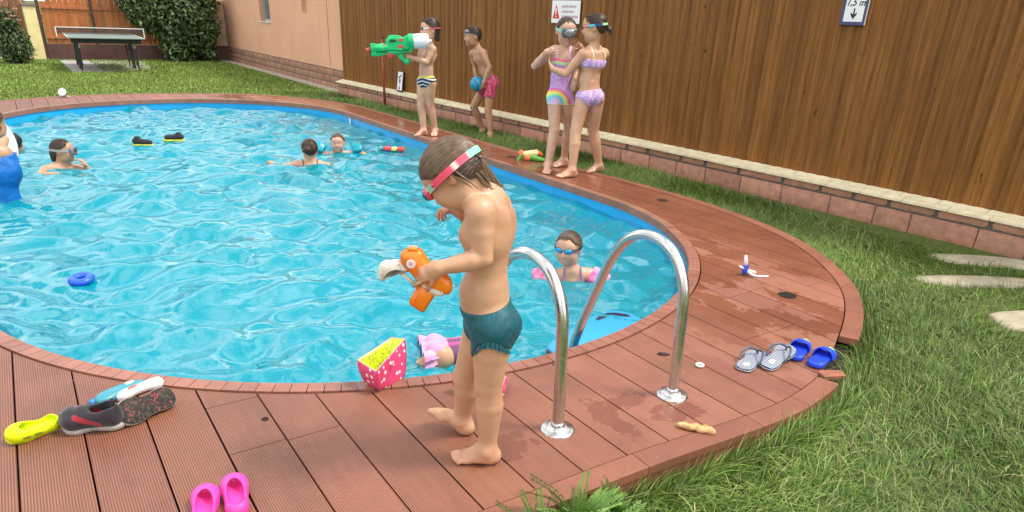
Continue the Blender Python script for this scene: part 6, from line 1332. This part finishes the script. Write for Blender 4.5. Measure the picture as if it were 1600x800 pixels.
def flat_sole(L, wd):
    return sm([(-.5 * L, 0), (-.46 * L, .30 * wd), (-.30 * L, .42 * wd), (0, .36 * wd), (.22 * L, .50 * wd), (.40 * L, .42 * wd), (.5 * L, .05 * wd), (.44 * L, -.32 * wd), (.22 * L, -.47 * wd), (-.05 * L, -.36 * wd), (-.30 * L, -.40 * wd), (-.46 * L, -.30 * wd)], 4)
st_ = NT('striped_insole'); x_ = st_.xyz()[0]; st_m = st_.out(st_.ramp(st_.math('FRACT', st_.math('MULTIPLY', x_, 84.)), [(.42, (.52, .55, .60)), (.46, (.025, .035, .09))]), .6)
m_nv = plastic('navy_rubber', (.025, .035, .08), .45); m_strap2 = plastic('grey_strap', (.07, .09, .13), .35)
def flipflop(label, Mx, L=.24):
    t = thing('flip_flop', label, 'flip-flop', group='pair of striped flip-flops'); place(t, Mx); P = flat_sole(L, .098)
    mk('sole', slab(P, .012, .002), m_nv, t, auto=40).location = (0, 0, .0062); mk('white_layer', slab([(x * 1.006, y * 1.006) for x, y in P], .0035, .0005), plastic('white_foam', (.7, .7, .7)), t, auto=40).location = (0, 0, .0065)
    mk('insole', slab([(x * .97, y * .95) for x, y in P], .002, .0004), st_m, t).location = (0, 0, .0132)
    mk('size_mark', slab(sm([(-.085, 0), (-.075, .012), (-.050, .009), (-.045, -.006), (-.06, -.012), (-.08, -.010)], 3), .0006, .0001), plastic('printed_cream', (.72, .70, .45)), t).location = (0, 0, .0148)
    mk('strap', join(*[tube(spline([(.070, 0, .014), (.066, q * .004, .034), (.035, q * .030, .050), (-.005, q * .046, .040), (-.035, q * .041, .012)], 6), .0042, 8, flat=1.4) for q in (-1, 1)]), m_strap2, t, smooth=True); mk('toe_post', tube([(.071, 0, .012), (.067, 0, .036)], .0032, 8), m_nv, t, smooth=True)
flipflop('navy and white striped flip-flop on the left of the pair', trm(2.47, 1.655, .002) @ rotm('Z', 19)); flipflop('navy and white striped flip-flop on the right of the pair, against the blue slides', trm(2.585, 1.600, .016) @ rotm('Z', 12) @ rotm('Y', -6) @ rotm('X', 4), .255)
m_bs = plastic('royal_blue_foam', (.012, .07, .72), .4)
def slide(label, Mx, L=.205, deco=True):
    t = thing('slide_sandal', label, 'sandal', group='pair of blue slides'); place(t, Mx); P = flat_sole(L, .092); mk('sole', slab(P, .024, .005), m_bs, t, auto=50).location = (0, 0, .0125)
    mk('footbed', slab([(x * .86, y * .82) for x, y in P], .004, .001), plastic('blue_footbed', (.008, .045, .55), .5), t).location = (0, 0, .0245)
    vs = []; n, m_ = 14, 9
    for i in range(n):
        a = math.pi * i / (n - 1)
        for j in range(m_):
            x = .002 + .068 * j / (m_ - 1) ; w_ = .046 - .004 * (j / 8.) ** 2; h_ = .050 - .020 * (j / 8.) ** 1.5; vs.append((x, math.cos(a) * w_, .014 + math.sin(a) ** .8 * h_))
    v1 = np.array(vs); v2 = v1 * V(1, .90, 1) - V(0, 0, .004); N_ = len(v1); f = [(i * m_ + j, (i + 1) * m_ + j, (i + 1) * m_ + j + 1, i * m_ + j + 1) for i in range(n - 1) for j in range(m_ - 1)]; f2 = [tuple(a + N_ for a in q)[::-1] for q in f]; rim = [(i * m_ + e, (i + 1) * m_ + e, (i + 1) * m_ + e + N_, i * m_ + e + N_)[::(1 if e == 0 else -1)][::-1] for i in range(n - 1) for e in (0, m_ - 1)]
    st = mk('strap', (np.vstack([v1, v2]), f + f2 + rim), m_bs, t, smooth=True)
    if deco: mk('strap_print', join(*[tube(spline([(.058 + d_, -.040, .026), (.060 + d_, -.020, .044), (.062 + d_, .0, .047)], 4), .0022, 5) for d_ in (0, .006)]), M('rainbow_print', (.15, .60, .25), .4, noise=(60, .3), tint2=(.75, .65, .10)), st, smooth=True)
slide('royal blue slide sandal half hidden behind the striped flip-flop', trm(2.745, 1.605, .003) @ rotm('Z', 24)); slide('royal blue slide sandal with a rainbow print nearest the broken deck corner', trm(2.765, 1.500, .003) @ rotm('Z', 14))
# sports shoes
def sneaker(label, Mx, L=.205, tall=1.0):
    t = thing('sports_shoe', label, 'shoe', group='pair of dark sports shoes'); place(t, Mx @ Matrix.Diagonal((1, 1.08, tall, 1))); k = L / .22; S_ = SDF()
    S_.cone((-.07 * k, 0, .036 * k), (.06 * k, 0, .032 * k), .034 * k, .036 * k, .02, (0, 1, 0), 1.0); S_.ell((.065 * k, 0, .036 * k), (.046 * k, .040 * k, .028 * k), .02); S_.ell((-.068 * k, 0, .055 * k), (.034 * k, .030 * k, .042 * k), .015); S_.cone((-.05 * k, 0, .05 * k), (.02 * k, 0, .052 * k), .030 * k, .026 * k, .02)
    S_.ell((-.045 * k, 0, .094 * k), (.046 * k, .020 * k, .044 * k), .005, None, True); S_.cone((-.06 * k, 0, .055 * k), (.02 * k, 0, .05 * k), .020 * k, .016 * k, .005, None, 1, True)
    D, l, ax = S_.grid(.0032, .01); Z_ = ax[2][None, None, :]; D = np.maximum(D, (.016 - Z_)).astype(np.float32); P, F = nets(D, l, .0032)
    c_ = np.tile(V(.022, .020, .032), (len(P), 1)); c_[(np.abs(P[:, 2] - (.040 + .35 * (P[:, 0] + .02))) < .008) & (P[:, 0] > -.04 * k) & (P[:, 0] < .05 * k)] = V(.36, .02, .04); c_[(P[:, 0] > .085 * k)] = V(.05, .05, .05); c_[np.hypot(P[:, 1], (P[:, 2] - .06)) < .018] = V(.012, .012, .016)
    up = mk('upper', (P, F), m_vc, t, smooth=True, col=c_)
    O_ = flat_sole(L, .098 * k); mk('midsole', slab(O_, .016, .004), plastic('grey_midsole', (.33, .30, .26), .6), t, auto=50).location = (0, 0, .013)
    r = np.random.default_rng(3); OP = np.array([(x * .96, y * .94) for x, y in O_]); so_ = mk('outsole', slab([tuple(p) for p in OP], .006, .001), M('outsole_black', (.035, .028, .022), .85, noise=(80, .5), bump=(90, 1, .004)), t, auto=50); so_.location = (0, 0, .003)
    lug, lug2 = [], []
    while len(lug) < 130:
        x, y = r.uniform(-.5 * L, .5 * L), r.uniform(-.05 * k, .05 * k)
        if inside(OP * .93, np.array([x]), np.array([y]))[0]: a = r.uniform(0, 3.14); v, f = slab([(-.005, -.0016), (.005, -.0016), (.004, .0018), (-.004, .0018)], .005, .0004); R_ = np.array(Matrix.Rotation(a, 3, 'Z')); lug.append((v @ R_.T + V(x, y, -.001), f))
    for l_ in lug[::4]: lug2.append(l_)
    mk('tread_lugs', join(*[l_ for i, l_ in enumerate(lug) if i % 4]), M('lug_grey', (.085, .070, .055), .85, noise=(60, .5)), so_); mk('red_lugs', join(*lug2), M('lug_red', (.30, .045, .06), .7), so_)
    mk('heel_tab', tube(spline([(-.090 * k, 0, .085 * k), (-.098 * k, 0, .104 * k), (-.088 * k, 0, .108 * k)], 4), .006, 8, flat=.5), M('heel_tab', (.02, .02, .025), .7), t, smooth=True)
    mk('laces', join(*[tube(spline([(x, -.020, .058 - .25 * x), (x + .006, 0, .070 - .28 * x), (x, .020, .058 - .25 * x)], 3), .0022, 5) for x in (.015 * k, .032 * k, .048 * k)] + [tube(spline([(.02, -.03, .055), (.03, -.052, .04), (.035, -.056, .008)], 6), .0026, 6)]), M('red_lace', (.52, .06, .05), .6), t, smooth=True)
sneaker('dark sports shoe with red trim standing upright, its toe towards the lime clog', trm(-.010, 2.490, .010) @ rotm('Z', 158) @ rotm('X', -24), .205, 1.35); sneaker('dark sports shoe lying on its side with the lugged sole showing', trm(.155, 2.475, .048) @ rotm('Z', 203) @ rotm('X', 128), .215)
# teal and white toy blaster behind the shoes
tb = thing('toy_blaster', 'small teal and white toy water pistol lying behind the sports shoes', 'toy'); place(tb, trm(.115, 2.675, .022) @ rotm('Z', 12) @ rotm('X', 14)); m_te = plastic('teal_plastic', (.05, .27, .33)); 
mk('body', slab(sm([(-.115, -.02), (-.10, .018), (-.04, .034), (.03, .036), (.065, .022), (.05, -.004), (-.02, -.012), (-.07, -.03)], 4), .030, .008), m_te, tb, smooth=True)
mk('grip', slab(sm([(-.05, -.030), (-.03, -.002), (.03, .006), (.07, .014), (.115, .014), (.125, -.012), (.105, -.032), (.06, -.026), (.02, -.030), (-.02, -.042)], 4), .036, .009), plastic('white_plastic', (.76, .76, .76)), tb, smooth=True)
mk('badge', mv(slab(sm([(-.016, -.006), (.014, 0), (.016, .008), (-.014, .003)], 3), .003, .0008), .012, -.012, .019), m_rd, tb); mk('window', mv(slab(sm([(-.014, -.006), (.012, -.004), (.014, .006), (-.01, .007)], 3), .003, .0008), .015, .022, .016), plastic('white_window', (.8, .8, .8)), tb); mk('nozzle', tube([(-.115, 0, 0), (-.135, -.012, 0)], .012, 10), plastic('blue_nozzle', (.03, .20, .42)), tb, smooth=True)
mk('orange_tip', mv(slab([(-.016, -.003), (.016, -.003), (.012, .005), (-.012, .005)], .014, .002), .012, .039), plastic('orange_tip', (.70, .32, .18)), tb)
# ---- little things on the deck
m_blk2 = M('hole_black', (.018, .010, .006), .9, bump=(60, .8, .004))
o = mk('floor_drain', join(disc((0, 0, 0), .050, .003), *[box(-.04, .04, -.034 + i * .011, -.030 + i * .011, .003, .0045) for i in range(7)]), m_blk2, loc=(3.36, 2.11, .001)); tag(o, 'dark round drain grate in the deck near the striped flip-flops', 'drain')
for x, y, r_, lab in ((.50, 2.25, .0125, 'small black screw hole in the cut deck panel below the pool rim'), (4.37, 4.09, .045, 'dark round cover in the deck beside the pool near the fence'), (4.29, 6.27, .05, 'dark round cover in the deck beside the colourful toy by the girls')):
    o = mk('deck_hole_cover', join(disc((0, 0, 0), r_, .0015), mv(lathe([(r_ * .6, .0016), (r_ * .65, .003), (r_ * .72, .0016)], 20), 0, 0, 0)), m_blk2, loc=(x, y, .0012)); tag(o, lab, 'cover')
o = mk('dark_leaf', slab(sm([(-.028, -.004), (-.01, -.012), (.02, -.010), (.030, .002), (.008, .011), (-.02, .009)], 3), .006, .002), M('dry_leaf', (.035, .018, .01), .7), loc=(2.18, 1.91, .004), rot=(0, .1, -.6)); tag(o, 'curled dark leaf on the deck between the ladder rails', 'leaf')
v, f = tube([(math.cos(a) * .014, math.sin(a) * .014, 0) for a in np.linspace(0, 2 * np.pi, 25)], .0062, 10, cap=False); o = mk('white_ring', (v, f), plastic('white_rubber', (.75, .70, .66)), smooth=True, loc=(2.235, 1.745, .007)); tag(o, 'small white plastic ring lying on the deck right of the ladder', 'ring')
cr_b = NT('baked_crust'); n_ = cr_b.noise(cr_b.map(), 45, 5, .7); cr_b.bump(n_, .8, .006); m_crust = cr_b.out(cr_b.ramp(n_, [(.3, (.45, .18, .05)), (.55, (.66, .40, .17)), (.75, (.72, .60, .36))]), .6)
S_ = SDF(); r = np.random.default_rng(8)
for i in range(9): t_ = i / 8; S_.ell((-.055 + .11 * t_, .006 * math.sin(i * 2), .010), (.016, .0095 + .004 * (i % 2), .009 + .002 * (i % 3)), .008)
for i in range(8): S_.ell((-.02 + .010 * i, .014 + .004 * (i % 3), .007 + .003 * (i % 2)), (.011, .008, .005 + .002 * (i % 3)), .006)
D, l, ax = S_.grid(.0022, .01); P, F = nets(D, l, .0022); o = mk('pizza_crust', (P, F), m_crust, smooth=True, loc=(1.815, 1.385, .003), rot=(0, 0, -.95)); tag(o, 'bitten pizza crust lying on the deck edge trim near the ladder', 'food')
# little blue and white toy
ty = thing('small_toy', 'tiny blue and white plastic toy with a curved white tail on the deck', 'toy'); place(ty, trm(3.42, 2.46, .0)); m_w2 = plastic('toy_white', (.80, .78, .76)); m_b2 = plastic('toy_blue', (.03, .08, .50))
S_ = SDF(); S_.ell((0, 0, .032), (.022, .018, .030), .01).ell((.004, 0, .060), (.017, .015, .016), .01); D, l, ax = S_.grid(.003, .01); mk('body', nets(D, l, .003), m_b2, ty, smooth=True)
mk('hat', tube([(0, 0, .066), (-.006, .004, .095), (-.010, .006, .125)], [.013, .011, .007], 10), m_w2, ty, smooth=True); mk('arm', tube([(-.018, 0, .045), (-.045, .012, .060)], .006, 8), m_w2, ty, smooth=True)
mk('tail', tube(spline([(.008, -.012, .030), (.016, -.028, .018), (.030, -.055, .008), (.075, -.085, .006), (.105, -.095, .005)], 6), np.linspace(.010, .004, 25), 8), m_w2, ty, smooth=True); mk('leg', tube(spline([(.02, 0, .025), (.05, -.012, .018), (.075, -.02, .010)], 5), .010, 8), m_w2, ty, smooth=True)
# colourful toy by the girls
cy = thing('dive_toy', 'green, yellow and orange soft toy lying on the wet deck left of the girls', 'toy'); place(cy, trm(4.36, 6.04, .0) @ rotm('Z', -25))
for nm, ps in (('green_leg', [((.02, -.03, .03), (.13, -.10, .02), .032, .018), ((-.09, .0, .05), (-.13, -.02, .0), .016, .012)]), ('yellow_body', [((-.04, 0, .06), (.06, .01, .07), .036, .036)]), ('orange_knob', [((.08, .04, .075), (.13, .05, .05), .032, .022), ((-.03, -.05, .03), (-.03, -.055, .03), .03, .03), ((-.085, .03, .07), (-.09, .02, .06), .032, .03)])):
    cmap = dict(green_leg=(.10, .36, .05), yellow_body=(.70, .66, .28), orange_knob=(.72, .16, .06)); pm_ = plastic(nm + '_cloth', cmap[nm], .5)
    for a, b_, ra, rb in ps: S_ = SDF(); S_.cone(a, b_, ra, rb, .01); D, l, ax = S_.grid(.006, .02); mk(nm, nets(D, l, .006), pm_, cy, smooth=True)
# spotlight on far deck edge
lp = thing('pool_spotlight', 'small white and grey round lamp on the far end of the deck', 'lamp'); place(lp, trm(.57, 13.02, .0) @ rotm('Z', -20) @ Matrix.Scale(.8, 4)); hd_ = mk('housing', lathe([(.0001, -.07), (.03, -.068), (.05, -.04), (.072, .0), (.078, .03), (.070, .032)], 20), plastic('grey_housing', (.30, .31, .33), .4), lp, smooth=True); hd_.matrix_local = trm(0, 0, .085) @ rotm('X', 62)
le = mk('lens', lathe([(.0001, .040), (.04, .038), (.070, .028)], 20), plastic('white_lens', (.75, .76, .78), .2), hd_, smooth=True); mk('bracket', tube([(.0, 0, .05), (.06, .03, .01), (.11, .04, .006)], .010, 8), plastic('grey_bracket', (.45, .45, .45)), lp, smooth=True); mk('foot', disc((0, 0, 0), .04, .02), plastic('grey_foot', (.3, .3, .3)), lp)
# loose broken board at the gap
o = mk('broken_board', slab([(-.06, -.03), (.055, -.026), (.062, .02), (.01, .028), (-.055, .025)], .022, .003), M('broken_composite', (.34, .12, .07), .6, noise=(20, .3)), loc=(2.70, 1.405, -.008), rot=(.03, .06, -.35)); tag(o, 'short broken piece of brown board at the damaged deck corner', 'board')
# ---- things on the water
def torus(R_, r_, n=40, m_=14): v, f = tube([(math.cos(a) * R_, math.sin(a) * R_, 0) for a in np.linspace(0, 2 * np.pi, n + 1)], r_, m_, cap=False); return v, f
rf = mk('dive_ring', torus(.046, .024), plastic('blue_ring_plastic', (.015, .10, .62), .3), smooth=True, loc=(.085, 4.49, WZ + .018), rot=(.12, -.08, 0)); rf.scale = (1, 1, .85); tag(rf, 'small thick blue ring floating in the pool at the left', 'ring')
def float_shoe(label, x, y, rz):
    t = thing('floating_shoe', label, 'shoe', group='black and yellow shoes floating in the pool'); place(t, trm(x, y, WZ + .004) @ rotm('Z', rz)); S_ = SDF(); S_.cone((-.08, 0, .05), (.07, 0, .038), .036, .032, .02).ell((-.055, 0, .082), (.035, .028, .030), .015); S_.ell((-.045, 0, .115), (.030, .016, .040), .004, None, True)
    D, l, ax = S_.grid(.006, .02); D = np.maximum(D, .02 - ax[2][None, None, :]).astype(np.float32); mk('upper', nets(D, l, .006), M('black_canvas', (.02, .022, .025), .7), t, smooth=True); mk('sole', slab(flat_sole(.235, .095), .022, .004), plastic('yellow_sole', (.55, .55, .05)), t, auto=50).location = (0, 0, .010)
float_shoe('dark shoe with a yellow sole floating in the pool, the left one', 1.07, 9.02, -28); float_shoe('dark shoe with a yellow sole floating in the pool, the right one', 1.43, 9.24, 160)
rt = thing('floating_toy', 'red, yellow and teal toy floating by the far right pool wall', 'toy'); place(rt, trm(3.56, 7.74, WZ + .015) @ rotm('Z', -38))
for nm, x0, x1, col in (('red_piece', -.10, -.01, (.75, .08, .10)), ('yellow_piece', .0, .06, (.75, .72, .25)), ('red_piece', .07, .15, (.75, .08, .07)), ('teal_piece', -.16, -.11, (.05, .45, .45))): mk(nm, rbox(((x0 + x1) / 2, 0, .01), ((x1 - x0) / 2, .045, .022), .015, 2), plastic(nm, col), rt, smooth=True)
kb = thing('kickboard', 'light blue board with black grip slots floating under the deck edge by the ladder', 'kickboard'); place(kb, trm(2.27, 2.440, WZ + .016) @ rotm('Z', 9) @ rotm('X', 3))
KS = .88
kp = sm([(x * KS, y * KS) for x, y in [(-.42, -.13), (-.44, .0), (-.36, .06), (-.1, .12), (.16, .155), (.29, .12), (.335, .02), (.30, -.12), (.12, -.2), (-.2, -.2)]], 5); m_kb = plastic('light_blue_foam', (.035, .32, .70), .4)
mk('board', slab(kp, .034, .010), m_kb, kb, smooth=True); mk('black_tail', mv(slab(sm([(-.40, -.11), (-.405, -.01), (-.335, .04), (-.29, .02), (-.305, -.11)], 4), .030, .008), 0, 0, -.006), plastic('black_foam', (.02, .02, .025)), kb, smooth=True)
for x, y, a_ in ((.12, .085, 5), (.215, .055, -50)): g_ = mk('grip_slot', slab(sm([(-.062, .0), (-.02, .018), (.045, .016), (.065, -.002), (.03, -.014), (-.03, -.010)], 4), .004, .001), plastic('slot_black', (.015, .015, .02)), kb, smooth=True); g_.location = (x, y, .0185); g_.rotation_euler = (0, 0, math.radians(a_))
wr = NT('printed_ring_vinyl'); vv_ = wr.n('ShaderNodeTexVoronoi'); vv_.inputs['Scale'].default_value = 16; wr.l(wr.obj, vv_.inputs['Vector']); m_wr = wr.out(wr.mix(wr.ramp(vv_.outputs['Distance'], [(.20, 1.), (.26, 0.)]), (.76, .74, .72), vv_.outputs['Color'], 'MULTIPLY'), .25)
o = mk('swim_ring', torus(.17, .055, 40, 16), m_wr, smooth=True, loc=(-.235, 8.15, .13), rot=(math.radians(78), math.radians(15), math.radians(62))); tag(o, 'white printed inflatable swim ring held up at the left edge of the pool', 'swim ring')
o = mk('wall_pipe', tube([(PCX + PR - .018, 9.98, -.05), (PCX + PR - .018, 9.98, -.75)], .012, 8), plastic('white_pipe', (.75, .78, .8)), smooth=True); tag(o, 'thin white pipe on the far right pool wall', 'pipe')
